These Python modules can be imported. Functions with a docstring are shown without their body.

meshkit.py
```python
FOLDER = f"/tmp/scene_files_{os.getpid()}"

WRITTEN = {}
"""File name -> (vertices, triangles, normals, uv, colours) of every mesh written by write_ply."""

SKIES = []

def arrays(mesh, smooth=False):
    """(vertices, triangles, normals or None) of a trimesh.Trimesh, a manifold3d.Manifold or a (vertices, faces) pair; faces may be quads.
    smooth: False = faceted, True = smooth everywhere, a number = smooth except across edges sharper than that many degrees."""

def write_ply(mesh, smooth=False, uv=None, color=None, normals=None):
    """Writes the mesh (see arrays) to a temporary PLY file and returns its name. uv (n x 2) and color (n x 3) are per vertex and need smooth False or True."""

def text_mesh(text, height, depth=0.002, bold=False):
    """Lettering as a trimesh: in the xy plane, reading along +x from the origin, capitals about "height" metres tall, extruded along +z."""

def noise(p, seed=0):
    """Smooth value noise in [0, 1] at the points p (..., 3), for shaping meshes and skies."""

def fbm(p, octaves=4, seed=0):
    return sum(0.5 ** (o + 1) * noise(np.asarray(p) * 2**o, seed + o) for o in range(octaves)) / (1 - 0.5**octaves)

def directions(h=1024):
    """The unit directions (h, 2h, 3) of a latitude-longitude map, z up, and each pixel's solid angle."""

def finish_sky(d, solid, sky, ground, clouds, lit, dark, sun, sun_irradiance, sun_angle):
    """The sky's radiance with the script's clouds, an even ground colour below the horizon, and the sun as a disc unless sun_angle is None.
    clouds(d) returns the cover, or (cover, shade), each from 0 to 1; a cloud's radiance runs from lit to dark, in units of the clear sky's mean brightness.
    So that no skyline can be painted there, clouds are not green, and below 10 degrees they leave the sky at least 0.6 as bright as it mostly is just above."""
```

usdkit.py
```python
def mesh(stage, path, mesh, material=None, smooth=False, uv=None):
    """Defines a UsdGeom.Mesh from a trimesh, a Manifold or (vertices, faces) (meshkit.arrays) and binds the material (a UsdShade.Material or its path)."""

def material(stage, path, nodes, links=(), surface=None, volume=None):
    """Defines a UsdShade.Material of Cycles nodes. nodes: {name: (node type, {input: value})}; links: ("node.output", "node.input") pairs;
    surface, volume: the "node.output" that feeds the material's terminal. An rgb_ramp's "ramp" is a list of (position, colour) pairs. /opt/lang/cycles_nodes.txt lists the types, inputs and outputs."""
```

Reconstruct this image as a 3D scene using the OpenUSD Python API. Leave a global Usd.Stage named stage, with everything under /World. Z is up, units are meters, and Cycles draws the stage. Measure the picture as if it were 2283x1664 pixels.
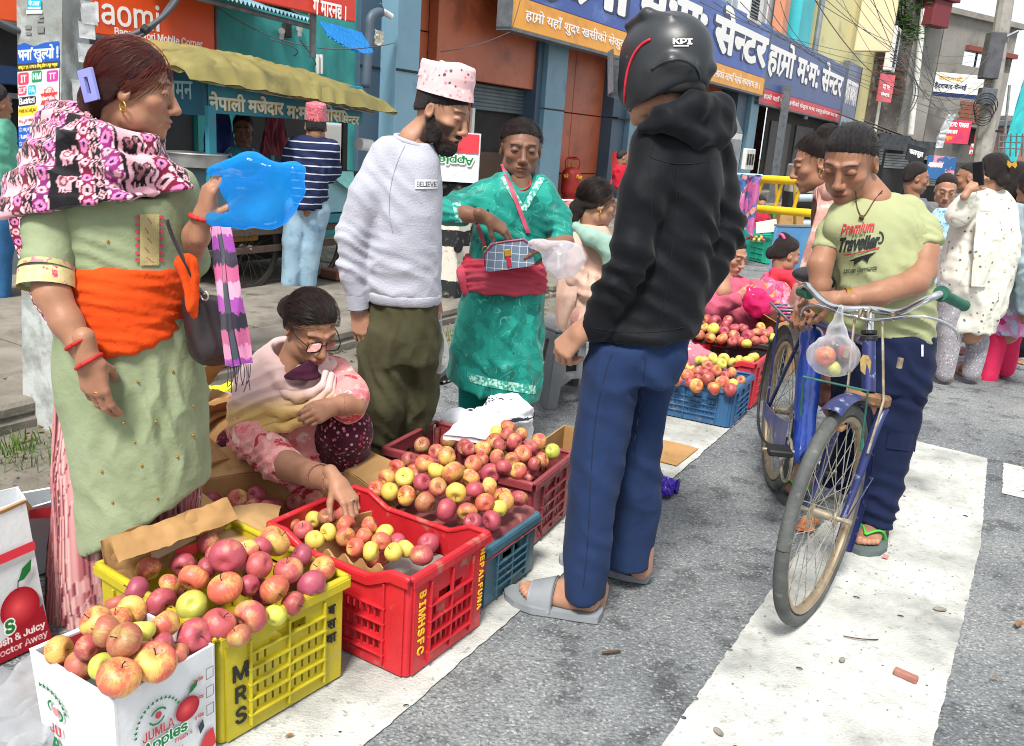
import math,glob,zlib,numpy as np,trimesh,usdkit,meshkit,shapely
from shapely import affinity
from shapely.geometry import Polygon,Point,LineString,box as sbox
from shapely.ops import unary_union
import manifold3d as m3
from pxr import Usd,UsdGeom,UsdLux,UsdShade,Gf,Sdf,Vt
stage=Usd.Stage.CreateInMemory()
UsdGeom.SetStageUpAxis(stage,'Z')
UsdGeom.Xform.Define(stage,'/World')
UsdGeom.Scope.Define(stage,'/World/Looks')
# --- camera, sky, sun, exposure
EYE,PITCH,ROLL,FOC=1.42,math.radians(15.2),math.radians(4.15),1950.0
EXPOSURE,SKY,SUN=1.98,0.118,0.4
SUN_EL,SUN_ROT=math.radians(56),math.radians(196)
_f=np.array([0,math.cos(PITCH),-math.sin(PITCH)]);_r0=np.array([1.,0,0]);_u0=np.cross(_r0,_f)
CR=math.cos(ROLL)*_r0+math.sin(ROLL)*_u0;CU=np.cross(CR,_f);CF=_f;CO=np.array([0,0,EYE])
cam=UsdGeom.Camera.Define(stage,'/World/camera')
cam.CreateHorizontalApertureAttr(36.0);cam.CreateVerticalApertureAttr(36.0*746/1024)
cam.CreateFocalLengthAttr(36.0*FOC/2283);cam.CreateClippingRangeAttr(Gf.Vec2f(0.05,2000))
cam.CreateExposureAttr(EXPOSURE)
_m=np.eye(4);_m[0,:3]=CR;_m[1,:3]=CU;_m[2,:3]=-CF;_m[3,:3]=CO
cam.AddTransformOp().Set(Gf.Matrix4d(*_m.ravel().tolist()))
sky=UsdLux.DomeLight.Define(stage,'/World/sky')
sky.GetPrim().SetCustomDataByKey('kind','structure')
sm=usdkit.material(stage,'/World/Looks/sky',{'tc':('texture_coordinate',{}),'n':('noise_texture',{'scale':1.7,'detail':5.0,'roughness':.55}),'r':('map_range',{'from_min':.25,'from_max':.62,'to_min':.72,'to_max':1.0,'clamp':True}),'s':('sky_texture',{'sky_type':'single_scattering','sun_disc':False,'sun_elevation':SUN_EL,'sun_rotation':SUN_ROT,'aerosol_density':2.0}),'m':('mix_color',{'b':(2.3,2.38,2.45),'use_clamp':False}),'b':('background_shader',{'strength':SKY})},[('tc.generated','n.vector'),('n.fac','r.value'),('r.result','m.fac'),('s.color','m.a'),('m.result','b.color')],surface='b.background')
UsdShade.MaterialBindingAPI.Apply(sky.GetPrim()).Bind(sm)
sun=UsdLux.DistantLight.Define(stage,'/World/sun')
sun.CreateIntensityAttr(SUN);sun.CreateAngleAttr(14.0);sun.CreateColorAttr(Gf.Vec3f(1,.96,.9))
UsdLux.LightAPI(sun.GetPrim()).GetNormalizeAttr().Set(True)if UsdLux.LightAPI(sun.GetPrim()).GetNormalizeAttr()else sun.CreateNormalizeAttr(True)
sun.CreateNormalizeAttr(True)
_d=np.array([math.sin(SUN_ROT)*math.cos(SUN_EL),math.cos(SUN_ROT)*math.cos(SUN_EL),math.sin(SUN_EL)])
_x=np.cross([0,0,1.],_d);_x/=np.linalg.norm(_x);_m=np.eye(4);_m[0,:3]=_x;_m[1,:3]=np.cross(_d,_x);_m[2,:3]=_d
sun.AddTransformOp().Set(Gf.Matrix4d(*_m.ravel().tolist()))
# --- a point of the place from a direction of sight
A_=np.array
def ray(px,py):return CF+CR*(px-1141.5)/FOC-CU*(py-832.)/FOC
def onz(px,py,z=0.):d=ray(px,py);return CO+d*((z-EYE)/d[2])
def at(px,py,Y):d=ray(px,py);return CO+d*(Y/d[1])
ST=A_([.5,math.sqrt(.75),0]);LT=A_([-math.sqrt(.75),.5,0]);UP=A_([0,0,1.])
def atoff(px,py,off):d=ray(px,py);return CO+d*(off/(d@LT))
def sp(s,o,z=0.):return ST*s+LT*o+UP*z
def unit(v):v=np.asarray(v,float);return v/(np.linalg.norm(v)+1e-12)
rng=np.random.default_rng(7)
# --- prims
_names,MATS={},{}
def _num(path):
 k=_names.get(path,0);_names[path]=k+1
 return path if k==0 else f'{path}_{k:03d}'
def tag(prim,label=None,cat=None,group=None,kind=None):
 for k,v in(('label',label),('category',cat),('group',group),('kind',kind)):
  if v:prim.SetCustomDataByKey(k,v)
class Thing:
 def __init__(s,name,label,cat,loc=(0,0,0),group=None,kind=None):
  s.loc=np.asarray(loc,float);s.path=_num('/World/'+name)
  s.prim=UsdGeom.Xform.Define(stage,s.path);s.prim.AddTranslateOp().Set(Gf.Vec3d(*s.loc.tolist()));s.prim=s.prim.GetPrim()
  tag(s.prim,label,cat,group,kind)
 def part(s,name,mesh,m,under=None,smooth=False,label=None,col=None,uvw=None,kind=None):
  p=_mesh(_num((under or s.path)+'/'+name),mesh,m,smooth,s.loc,col,uvw);tag(p,label,kind=kind);return str(p.GetPath())
def _mesh(path,mesh,m,smooth,loc,col=None,uvw=None):
 if hasattr(mesh,'to_mesh')or hasattr(mesh,'faces'):v,f,_=meshkit.arrays(mesh)
 else:v,f=mesh
 v=np.asarray(v,float)-loc;f=np.asarray(f,int)
 if f.shape[1]==4:f=np.vstack([f[:,[0,1,2]],f[:,[0,2,3]]])
 g=usdkit.mesh(stage,path,(v,f),m,smooth)
 pv=UsdGeom.PrimvarsAPI(g)
 if col is not None:pv.CreatePrimvar('tint',Sdf.ValueTypeNames.Color3fArray,'vertex').Set(Vt.Vec3fArray.FromNumpy(np.asarray(col,np.float32)))
 if uvw is not None:pv.CreatePrimvar('uvw',Sdf.ValueTypeNames.Vector3fArray,'vertex').Set(Vt.Vec3fArray.FromNumpy(np.asarray(uvw,np.float32)))
 return g.GetPrim()
def one(name,mesh,m,label,cat,group=None,kind=None,smooth=False,col=None,uvw=None,loc=None):
 v=np.asarray(mesh[0]if isinstance(mesh,tuple)else meshkit.arrays(mesh)[0])
 if loc is None:loc=A_([(v[:,0].min()+v[:,0].max())/2,(v[:,1].min()+v[:,1].max())/2,v[:,2].min()])
 p=_mesh(_num('/World/'+name),mesh,m,smooth,loc,col,uvw)
 UsdGeom.Xformable(p).AddTranslateOp().Set(Gf.Vec3d(*map(float,loc)));tag(p,label,cat,group,kind);return p
def setting(name,mesh,m,**k):return one(name,mesh,m,None,None,kind='structure',loc=A_([0,0,0.]),**k)
def copy(src,name,T4,label,cat,group=None):
 x=UsdGeom.Xform.Define(stage,_num('/World/'+name));x.GetPrim().GetReferences().AddInternalReference(src)
 x.ClearXformOpOrder();x.AddTransformOp().Set(Gf.Matrix4d(*np.asarray(T4).T.ravel().tolist()));tag(x.GetPrim(),label,cat,group);x.GetPrim().SetInstanceable(True)
# --- meshes: (vertices, triangles)
def cat(*ms):
 V,F,n=[],[],0
 for m in ms:
  if m is None:continue
  v,f=(meshkit.arrays(m)[:2]if(hasattr(m,'faces')or hasattr(m,'to_mesh'))else m)
  f=np.asarray(f)
  if f.shape[1]==4:f=np.vstack([f[:,[0,1,2]],f[:,[0,2,3]]])
  V.append(v);F.append(f+n);n+=len(v)
 return np.vstack(V),np.vstack(F)
def xf(m,M):v,f=m;return np.asarray(v)@np.asarray(M)[:3,:3].T+np.asarray(M)[:3,3],f
def frame(o,x,y,z=None):
 M=np.eye(4);M[:3,0]=x;M[:3,1]=y;M[:3,2]=np.cross(x,y)if z is None else z;M[:3,3]=o;return M
_bq=A_([[0,2,3,1],[4,5,7,6],[0,1,5,4],[2,6,7,3],[0,4,6,2],[1,3,7,5]])
_hull={}
def box(c,s,M=None,bev=0.):
 """A box of size s about c (in the frame M); its edges are chamfered by bev."""
 s=np.asarray(s,float)/2
 if bev:
  b=min(bev,*(s*.9));P=[]
  for sx in(-1,1):
   for sy in(-1,1):
    for sz in(-1,1):
     P+=[(sx*s[0],sy*(s[1]-b),sz*(s[2]-b)),(sx*(s[0]-b),sy*s[1],sz*(s[2]-b)),(sx*(s[0]-b),sy*(s[1]-b),sz*s[2])]
  if 'b' not in _hull:
   Q=[]
   for sx in(-1,1):
    for sy in(-1,1):
     for sz in(-1,1):Q+=[(sx,sy*.8,sz*.8),(sx*.8,sy,sz*.8),(sx*.8,sy*.8,sz)]
   h=trimesh.Trimesh(Q,trimesh.convex.convex_hull(A_(Q)).faces,process=False)
   hv=trimesh.convex.convex_hull(A_(Q));ix=A_([int(np.argmin(np.abs(A_(Q)-p).sum(1)))for p in hv.vertices]);_hull['b']=ix[hv.faces]
  v,f=A_(P),_hull['b']
 else:
  v=A_([(x*s[0],y*s[1],z*s[2])for x in(-1,1)for y in(-1,1)for z in(-1,1)]);f=np.vstack([_bq[:,[0,1,2]],_bq[:,[0,2,3]]])
 v=v+np.asarray(c,float)
 return xf((v,f),M)if M is not None else(v,f)
def tube(pts,r,n=8,cap=True,flat=1.):
 p=np.asarray(pts,float);r=np.broadcast_to(np.asarray(r,float),(len(p),))
 t=np.gradient(p,axis=0);t/=np.linalg.norm(t,axis=1,keepdims=True)+1e-12
 a=np.cross(t[0],[0,0,1.]if abs(t[0][2])<.9 else[1.,0,0]);a/=np.linalg.norm(a);Aa=[]
 for k in range(len(p)):
  a=a-t[k]*(a@t[k]);a/=np.linalg.norm(a)+1e-12;Aa.append(a)
 Aa=A_(Aa);Bb=np.cross(t,Aa);g=np.arange(n)*2*np.pi/n
 v=(p[:,None]+r[:,None,None]*(np.cos(g)[None,:,None]*Aa[:,None]+flat*np.sin(g)[None,:,None]*Bb[:,None])).reshape(-1,3)
 i,j=np.meshgrid(np.arange(len(p)-1),np.arange(n),indexing='ij');J=(j+1)%n
 q=np.stack([i*n+j,i*n+J,(i+1)*n+J,(i+1)*n+j],-1).reshape(-1,4);f=np.vstack([q[:,[0,1,2]],q[:,[0,2,3]]])
 if cap:
  m=len(v);v=np.vstack([v,p[:1],p[-1:]]);k=np.arange(n);K=(k+1)%n;e=(len(p)-1)*n
  f=np.vstack([f,np.stack([np.full(n,m),K,k],1),np.stack([np.full(n,m+1),e+k,e+K],1)])
 return v,f
def cyl(a,b,r,n=12,r2=None):return tube([a,b],[r,r if r2 is None else r2],n)
def spline(pts,n=24):
 from scipy.interpolate import CubicSpline
 p=np.asarray(pts,float);s=np.r_[0,np.cumsum(np.linalg.norm(np.diff(p,axis=0),axis=1))]
 return CubicSpline(s,p)(np.linspace(0,s[-1],n))
def lathe(prof,n=24,M=None):
 pr=np.asarray(prof,float);g=np.arange(n)*2*np.pi/n
 v=np.stack([pr[:,None,0]*np.cos(g),pr[:,None,0]*np.sin(g),np.repeat(pr[:,1:2],n,1)],-1).reshape(-1,3)
 i,j=np.meshgrid(np.arange(len(pr)-1),np.arange(n),indexing='ij');J=(j+1)%n
 q=np.stack([i*n+j,i*n+J,(i+1)*n+J,(i+1)*n+j],-1).reshape(-1,4)
 m=(v,np.vstack([q[:,[0,1,2]],q[:,[0,2,3]]]));return xf(m,M)if M is not None else m
def torus(R,r,M=None,n=48,k=10,a0=0.,a1=2*np.pi,sx=1.):
 full=a1-a0>6.28;g=np.linspace(a0,a1,n+1)
 return_=tube(np.stack([R*np.cos(g),R*np.sin(g),0*g],1),r,k,cap=not full)
 return xf(return_,M)if M is not None else return_
def prism(poly,depth,M=None):
 gs=[g for g in getattr(poly,'geoms',[poly])if g.area>1e-9]
 if not gs:return None
 m=cat(*[trimesh.creation.extrude_polygon(g,depth,engine='earcut')for g in gs]);return xf(m,M)if M is not None else m
def sheet(nu,nv,fn,thick=0.,closed=False):
 """A grid fn(u, v) -> points, u and v from 0 to 1; thick gives it a second face and edges. Returns mesh, (u, v) per vertex."""
 u,v=np.meshgrid(np.linspace(0,1,nu),np.linspace(0,1,nv),indexing='ij');P=fn(u,v).reshape(-1,3)
 i,j=np.meshgrid(np.arange(nu-1),np.arange(nv-1),indexing='ij')
 q=np.stack([i*nv+j,(i+1)*nv+j,(i+1)*nv+j+1,i*nv+j+1],-1).reshape(-1,4);f=np.vstack([q[:,[0,1,2]],q[:,[0,2,3]]])
 uv=np.stack([u.ravel(),v.ravel(),0*u.ravel()],1)
 if thick:
  n=meshkit.arrays((P,f),True)[2];e=len(P);b=np.r_[np.arange(nv),np.arange(1,nu)*nv+nv-1,(nu-1)*nv+np.arange(nv-2,-1,-1),np.arange(nu-2,0,-1)*nv]
  B=np.roll(b,-1);f=np.vstack([f,f[:,::-1]+e,np.stack([B,b,b+e],1),np.stack([B,b+e,B+e],1)]);P=np.vstack([P,P-n*thick]);uv=np.vstack([uv,uv])
 return(P,f),uv
def N3(p,s,seed=0,oct=3):return meshkit.fbm(np.asarray(p)*s+137.3,oct,seed)-.5
def rotz(a):c,s=math.cos(a),math.sin(a);return A_([[c,-s,0],[s,c,0],[0,0,1.]])
def rotx(a):c,s=math.cos(a),math.sin(a);return A_([[1.,0,0],[0,c,-s],[0,s,c]])
def roty(a):c,s=math.cos(a),math.sin(a);return A_([[c,0,s],[0,1.,0],[-s,0,c]])
def mat4(R,t=(0,0,0),s=1.):M=np.eye(4);M[:3,:3]=np.asarray(R)*s;M[:3,3]=t;return M
# --- lettering
from PIL import Image,ImageDraw,ImageFont
_FD=glob.glob('/opt/blender-*/*/datafiles/fonts/')[0];_fonts,_glyph={},{}
def font(deva,size=96):
 k=(deva,size)
 if k not in _fonts:_fonts[k]=ImageFont.truetype(_FD+('NotoSansDevanagari-Regular.woff2' if deva else 'Inter.woff2'),size)
 return _fonts[k]
def _shape(t,deva,stroke):
 k=(t,deva,stroke)
 if k not in _glyph:
  ft=font(deva);x0,y0,x1,y1=ft.getbbox(t,anchor='ls',stroke_width=stroke)
  im=Image.new('L',(x1-x0+8,y1-y0+8));ImageDraw.Draw(im).text((4-x0,4-y0),t,255,ft,anchor='ls',stroke_width=stroke)
  on=np.pad(np.asarray(im)>127,((0,0),(1,1))).astype(np.int8);d=np.diff(on,axis=1);rw,st=np.nonzero(d==1);en=np.nonzero(d==-1)[1]
  s=unary_union([sbox(a,-r-1,b,-r)for a,b,r in zip(st,en,rw)]).buffer(.7).buffer(-.7).simplify(.8)if len(rw)else Polygon()
  _glyph[k]=affinity.affine_transform(s,[1/70.,0,0,1/70.,(x0-4)/70.,(4-y0)/70.]),ft.getlength(t)/70.
 return _glyph[k]
def text(t,h=1.,bold=2):
 """Lettering as a flat outline, h = height of a capital. Devanagari: '<x' is the half form of x, '^' hangs a stroke for ra under the letter before it, '~' a hook above it."""
 out,x,i=[],0.,0
 if not any(0x900<=ord(c)<0x980 for c in t):g,w=_shape(t,False,bold);return affinity.scale(g,h,h,origin=(0,0))
 while i<len(t):
  c=t[i];i+=1
  if c=='^':
   out.append(affinity.translate(LineString([(x-.62,.12),(x-.85,-.12)]).buffer(.05),0,.05));continue
  if c=='~':
   out.append(affinity.translate(LineString([(x-.1,.78),(x+.02,.98),(x+.14,1.),(x+.12,.9)]).buffer(.05),0,0));continue
  half=c=='<'
  if half:c=t[i];i+=1
  g,w=_shape(c,0x900<=ord(c)<0x980 or c==' ',bold)
  if half:
   w*=.66;g=g.intersection(sbox(-1,-2,w,3))
  out.append(affinity.translate(g,x,0));x+=w
 return affinity.scale(unary_union(out),h,h,origin=(0,0))
def lettering(t,h,M,depth=.002,bold=2,width=None,height=None,center=False):
 g=text(t,h,bold);b=g.bounds
 if width:g=affinity.scale(g,width/(b[2]-b[0]),(height/(b[3]-b[1]))if height else 1.,origin=(b[0],0))
 b=g.bounds;g=affinity.translate(g,-b[0]-((b[2]-b[0])/2 if center else 0),-b[1]if height else 0)
 return prism(g,depth,M)
def decal(img,fn,lift=0.):
 """Print: every pixel of the drawing made here becomes a small coloured facet on fn(u, v) (v up); clear pixels are left out."""
 a=np.asarray(img.convert('RGBA')).astype(float)/255;H,W=a.shape[:2];keep=a[...,3]>.5
 u,v=np.meshgrid(np.linspace(0,1,W+1),np.linspace(1,0,H+1));P=fn(u,v).reshape(-1,3)
 pad=np.pad(np.where(keep[...,None],a[...,:3],np.nan),((1,1),(1,1),(0,0)),constant_values=np.nan)
 import warnings
 with warnings.catch_warnings():
  warnings.simplefilter('ignore');c=np.nanmean(np.stack([pad[:-1,:-1],pad[1:,:-1],pad[:-1,1:],pad[1:,1:]]),0)
 c=np.nan_to_num(c).reshape(-1,3);c=np.where(c<=.04045,c/12.92,((c+.055)/1.055)**2.4)
 r,k=np.nonzero(keep);a0=r*(W+1)+k;q=np.stack([a0,a0+W+1,a0+W+2,a0+1],1)
 used=np.unique(q);ix=np.zeros(len(P),int);ix[used]=np.arange(len(used))
 return(P[used],ix[np.vstack([q[:,[0,1,2]],q[:,[0,2,3]]])]),c[used]
def fit_text(im,t,xy,wh,fill,bold=2):
 """Draws t into the given box of a drawing."""
 g=text(t,1.,bold);b=g.bounds;x,y=xy;w,h=wh;k=Image.new('L',im.size);d=ImageDraw.Draw(k)
 q=lambda c:[(x+(X-b[0])/(b[2]-b[0])*w,y+h-(Y-b[1])/(b[3]-b[1])*h)for X,Y in c]
 for p in getattr(g,'geoms',[g]):
  d.polygon(q(p.exterior.coords),fill=255)
  for r in p.interiors:d.polygon(q(r.coords),fill=0)
 im.paste(Image.new(im.mode,im.size,fill),(0,0),k)
# --- materials
def srgb(h):c=A_([int(h[i:i+2],16)/255 for i in(0,2,4)]);return tuple(np.where(c<=.04045,c/12.92,((c+.055)/1.055)**2.4))
def mat(name,c1,c2=None,scale=6.,detail=4.,rough=.6,metal=0.,spec=.4,bump=0.,bscale=80.,sheen=0.,coord='object',lo=.35,hi=.65,c3=None,s3=40.,l3=.6,h3=.75,stretch=None,tint=None,trans=0.,sss=0.,coat=0.,bdist=.01,rvar=0.):
 """A surface: colour c1 going to c2 by noise, specks or stains of c3, fine relief. tint = 'mul' or 'set': colours carried by the mesh. trans: light passing through thin cloth or leaf."""
 if name in MATS:return MATS[name]
 hx=lambda c:srgb(c)if isinstance(c,str)else c
 c1,c2,c3=hx(c1),hx(c2)if c2 else None,hx(c3)if c3 else None
 n,l={'p':('principled_bsdf',{'roughness':rough,'metallic':metal,'specular_ior_level':spec,'sheen_weight':sheen,'coat_weight':coat,'base_color':c1}),'tc':('texture_coordinate',{}),'mp':('mapping',{'scale':stretch or(1,1,1)})},[(f'tc.{coord}','mp.vector')]
 src=None
 if coord=='attr':n['tc']=('attribute',{'attribute':'uvw'});l[0]=('tc.vector','mp.vector')
 if c2:
  n['n']=('noise_texture',{'scale':scale,'detail':detail,'roughness':.6});n['r']=('map_range',{'from_min':lo,'from_max':hi,'clamp':True});n['m']=('mix_color',{'a':c1,'b':c2})
  l+=[('mp.vector','n.vector'),('n.fac','r.value'),('r.result','m.fac')];src='m.result'
 if tint:
  n['at']=('attribute',{'attribute':'tint'})
  if tint=='set':src='at.color'
  else:
   n['mu']=('mix_color',{'blend_type':'multiply','fac':1.,'a':c1});l+=[('at.color','mu.b')]+([(src,'mu.a')]if src else[]);src='mu.result'
 if c3:
  n['n3']=('noise_texture',{'scale':s3,'detail':3.,'roughness':.6});n['r3']=('map_range',{'from_min':l3,'from_max':h3,'clamp':True});n['m3']=('mix_color',{'a':c1,'b':c3})
  l+=[('mp.vector','n3.vector'),('n3.fac','r3.value'),('r3.result','m3.fac')]+([(src,'m3.a')]if src else[]);src='m3.result'
 if src:l.append((src,'p.base_color'))
 if bump:
  n['nb']=('noise_texture',{'scale':bscale,'detail':4.,'roughness':.6});n['b']=('bump',{'strength':bump,'distance':bdist})
  l+=[('mp.vector','nb.vector'),('nb.fac','b.height'),('b.normal','p.normal')]
 if rvar:
  n['rr']=('map_range',{'from_min':.3,'from_max':.7,'to_min':max(.02,rough-rvar),'to_max':min(1,rough+rvar),'clamp':True});n['rn']=('noise_texture',{'scale':bscale*.25,'detail':3.})
  l+=[('mp.vector','rn.vector'),('rn.fac','rr.value'),('rr.result','p.roughness')]
 out='p.BSDF'
 if trans:
  n['t']=('translucent_bsdf',{'color':c1});n['mx']=('mix_closure',{'fac':trans});l+=[('p.BSDF','mx.closure1'),('t.BSDF','mx.closure2')]+([(src,'t.color')]if src else[]);out='mx.closure'
 MATS[name]=usdkit.material(stage,'/World/Looks/'+name,n,l,surface=out);return MATS[name]
def film(name,col,clear,rough=.12,haze=.5):
 """Thin plastic film: partly clear, partly milky, with a sheen where it creases."""
 if name in MATS:return MATS[name]
 col=srgb(col)if isinstance(col,str)else col
 MATS[name]=usdkit.material(stage,'/World/Looks/'+name,{'tr':('transparent_bsdf',{'color':tuple(1-(1-A_(col))*.35)}),'d':('principled_bsdf',{'base_color':col,'roughness':rough,'specular_ior_level':.6}),'tl':('translucent_bsdf',{'color':col}),'m1':('mix_closure',{'fac':haze}),'m2':('mix_closure',{}),'lw':('layer_weight',{'blend':.35}),'r':('map_range',{'from_min':0.,'from_max':1.,'to_min':1-clear,'to_max':1.,'clamp':True}),'tc':('texture_coordinate',{}),'n':('noise_texture',{'scale':28.,'detail':3.}),'b':('bump',{'strength':.5,'distance':.01})},[('d.BSDF','m1.closure1'),('tl.BSDF','m1.closure2'),('lw.facing','r.value'),('r.result','m2.fac'),('tr.BSDF','m2.closure1'),('m1.closure','m2.closure2'),('tc.object','n.vector'),('n.fac','b.height'),('b.normal','d.normal')],surface='m2.closure')
 return MATS[name]
def glassmat(name='pane_glass',tintc=(.85,.9,.9)):
 if name in MATS:return MATS[name]
 MATS[name]=usdkit.material(stage,'/World/Looks/'+name,{'t':('transparent_bsdf',{'color':tintc}),'g':('glossy_bsdf',{'roughness':.03}),'f':('fresnel',{'IOR':1.5}),'m':('mix_closure',{})},[('f.fac','m.fac'),('t.BSDF','m.closure1'),('g.BSDF','m.closure2')],surface='m.closure');return MATS[name]
PRINT=lambda:mat('print',(1,1,1),tint='set',rough=.55,spec=.25)
# --- soft shapes: distance fields turned into meshes
class Field:
 def __init__(s,lo,hi,h):
  s.lo=np.asarray(lo,float);s.h=h;s.n=np.ceil((np.asarray(hi,float)-s.lo)/h).astype(int)+1
  s.d=np.full(s.n,9.,np.float32)
 def _box(s,lo,hi):
  a=np.clip(np.floor((np.asarray(lo)-s.lo)/s.h).astype(int),0,s.n);b=np.clip(np.ceil((np.asarray(hi)-s.lo)/s.h).astype(int)+1,0,s.n)
  if(b<=a).any():return None,None
  g=[(s.lo[k]+np.arange(a[k],b[k])*s.h).astype(np.float32)for k in range(3)]
  return tuple(slice(a[k],b[k])for k in range(3)),np.stack(np.meshgrid(*g,indexing='ij'),-1)
 def put(s,lo,hi,fn,k=.01,mode='add',pad=None):
  m=(3*s.h+k*1.2)if pad is None else pad
  ix,P=s._box(np.asarray(lo)-m,np.asarray(hi)+m)
  if ix is None:return s
  e=fn(P);d=s.d[ix]
  if mode=='add':h=np.clip(.5+.5*(d-e)/k,0,1);s.d[ix]=d*(1-h)+e*h-k*h*(1-h)
  else:
   e=-e if mode=='sub' else e;h=np.clip(.5-.5*(d-e)/k,0,1);s.d[ix]=d*(1-h)+e*h+k*h*(1-h)
  return s
 def cone(s,a,b,ra,rb,k=.01,mode='add'):
  a,b=np.asarray(a,np.float32),np.asarray(b,np.float32);R=max(ra,rb);w=b-a;ww=float(w@w)+1e-9
  def fn(P):
   q=P-a;t=np.clip((q@w)/ww,0,1);return np.linalg.norm(q-t[...,None]*w,axis=-1)-(ra+(rb-ra)*t)
  return s.put(np.minimum(a,b)-R,np.maximum(a,b)+R,fn,k,mode)
 def chain(s,pts,rs,k=.01,mode='add'):
  for i in range(len(pts)-1):s.cone(pts[i],pts[i+1],rs[i],rs[i+1],k,mode)
  return s
 def ell(s,c,r,R=None,k=.01,mode='add'):
  c=np.asarray(c,np.float32);r=np.asarray(r,np.float32);R=np.eye(3)if R is None else np.asarray(R);R=R.astype(np.float32)
  e=np.abs(R)@r
  def fn(P):
   q=(P-c)@R;a=np.linalg.norm(q/r,axis=-1);b=np.linalg.norm(q/(r*r),axis=-1)+1e-6;return a*(a-1)/b
  return s.put(c-e,c+e,fn,k,mode)
 def half(s,p,n,k=.004):
  """Keeps what lies behind the plane through p with outward normal n."""
  p=np.asarray(p,np.float32);n=unit(n).astype(np.float32)
  return s.put(s.lo,s.lo+s.n*s.h,lambda P:(P-p)@n,k,'and')
 def mesh(s,project=2):
  d=s.d;d=np.pad(d,1,constant_values=9.);neg=d<0;n=A_(d.shape)-1
  cnt=np.zeros(n,np.int8);cor=[(a,b,c)for a in(0,1)for b in(0,1)for c in(0,1)]
  for a,b,c in cor:cnt+=neg[a:n[0]+a,b:n[1]+b,c:n[2]+c]
  I=np.argwhere((cnt>0)&(cnt<8));ids=np.full(n,-1,np.int64);ids[tuple(I.T)]=np.arange(len(I))
  acc=np.zeros((len(I),3));w=np.zeros(len(I))
  val={c:d[I[:,0]+c[0],I[:,1]+c[1],I[:,2]+c[2]]for c in cor}
  for c in cor:
   for ax in range(3):
    if c[ax]==0:
     e=list(c);e[ax]=1;va,vb=val[c],val[tuple(e)];cr=(va<0)!=(vb<0);t=np.where(cr,va/np.where(cr,va-vb,1),0)
     p=np.zeros((len(I),3))+c;p[:,ax]=t;acc+=p*cr[:,None];w+=cr
  V=(I+acc/w[:,None]-1)*s.h+s.lo;Q=[]
  for ax in range(3):
   o=[k for k in range(3)if k!=ax];sl0=[slice(1,n[k])for k in range(3)];sl0[ax]=slice(0,n[ax]);sl1=list(sl0);sl1[ax]=slice(1,n[ax]+1)
   A,B=neg[tuple(sl0)],neg[tuple(sl1)];E=np.argwhere(A!=B)
   if not len(E):continue
   f=A[tuple(E.T)];base=E+1;base[:,ax]-=1;u,v=np.zeros(3,int),np.zeros(3,int);u[o[0]]=1;v[o[1]]=1
   g=lambda x:ids[tuple(x.T)]
   q=np.stack([g(base-u-v),g(base-v),g(base),g(base-u)],1)
   if ax==1:f=~f
   q[~f]=q[~f][:,::-1];Q.append(q)
  q=np.vstack(Q);F=np.vstack([q[:,[0,1,2]],q[:,[0,2,3]]])
  for _ in range(project):
   s0=np.zeros_like(V);c0=np.zeros(len(V))
   for k in range(4):
    np.add.at(s0,q[:,k],V[q[:,(k+1)%4]]);np.add.at(c0,q[:,k],1)
   V=V*.55+.45*s0/np.maximum(c0,1)[:,None]
  return V,F
def vnorm(m):return meshkit.arrays(m,True)[2]
def smin(a,b,k):h=np.clip(.5+.5*(b-a)/k,0,1);return b*(1-h)+a*h-k*h*(1-h)
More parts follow.
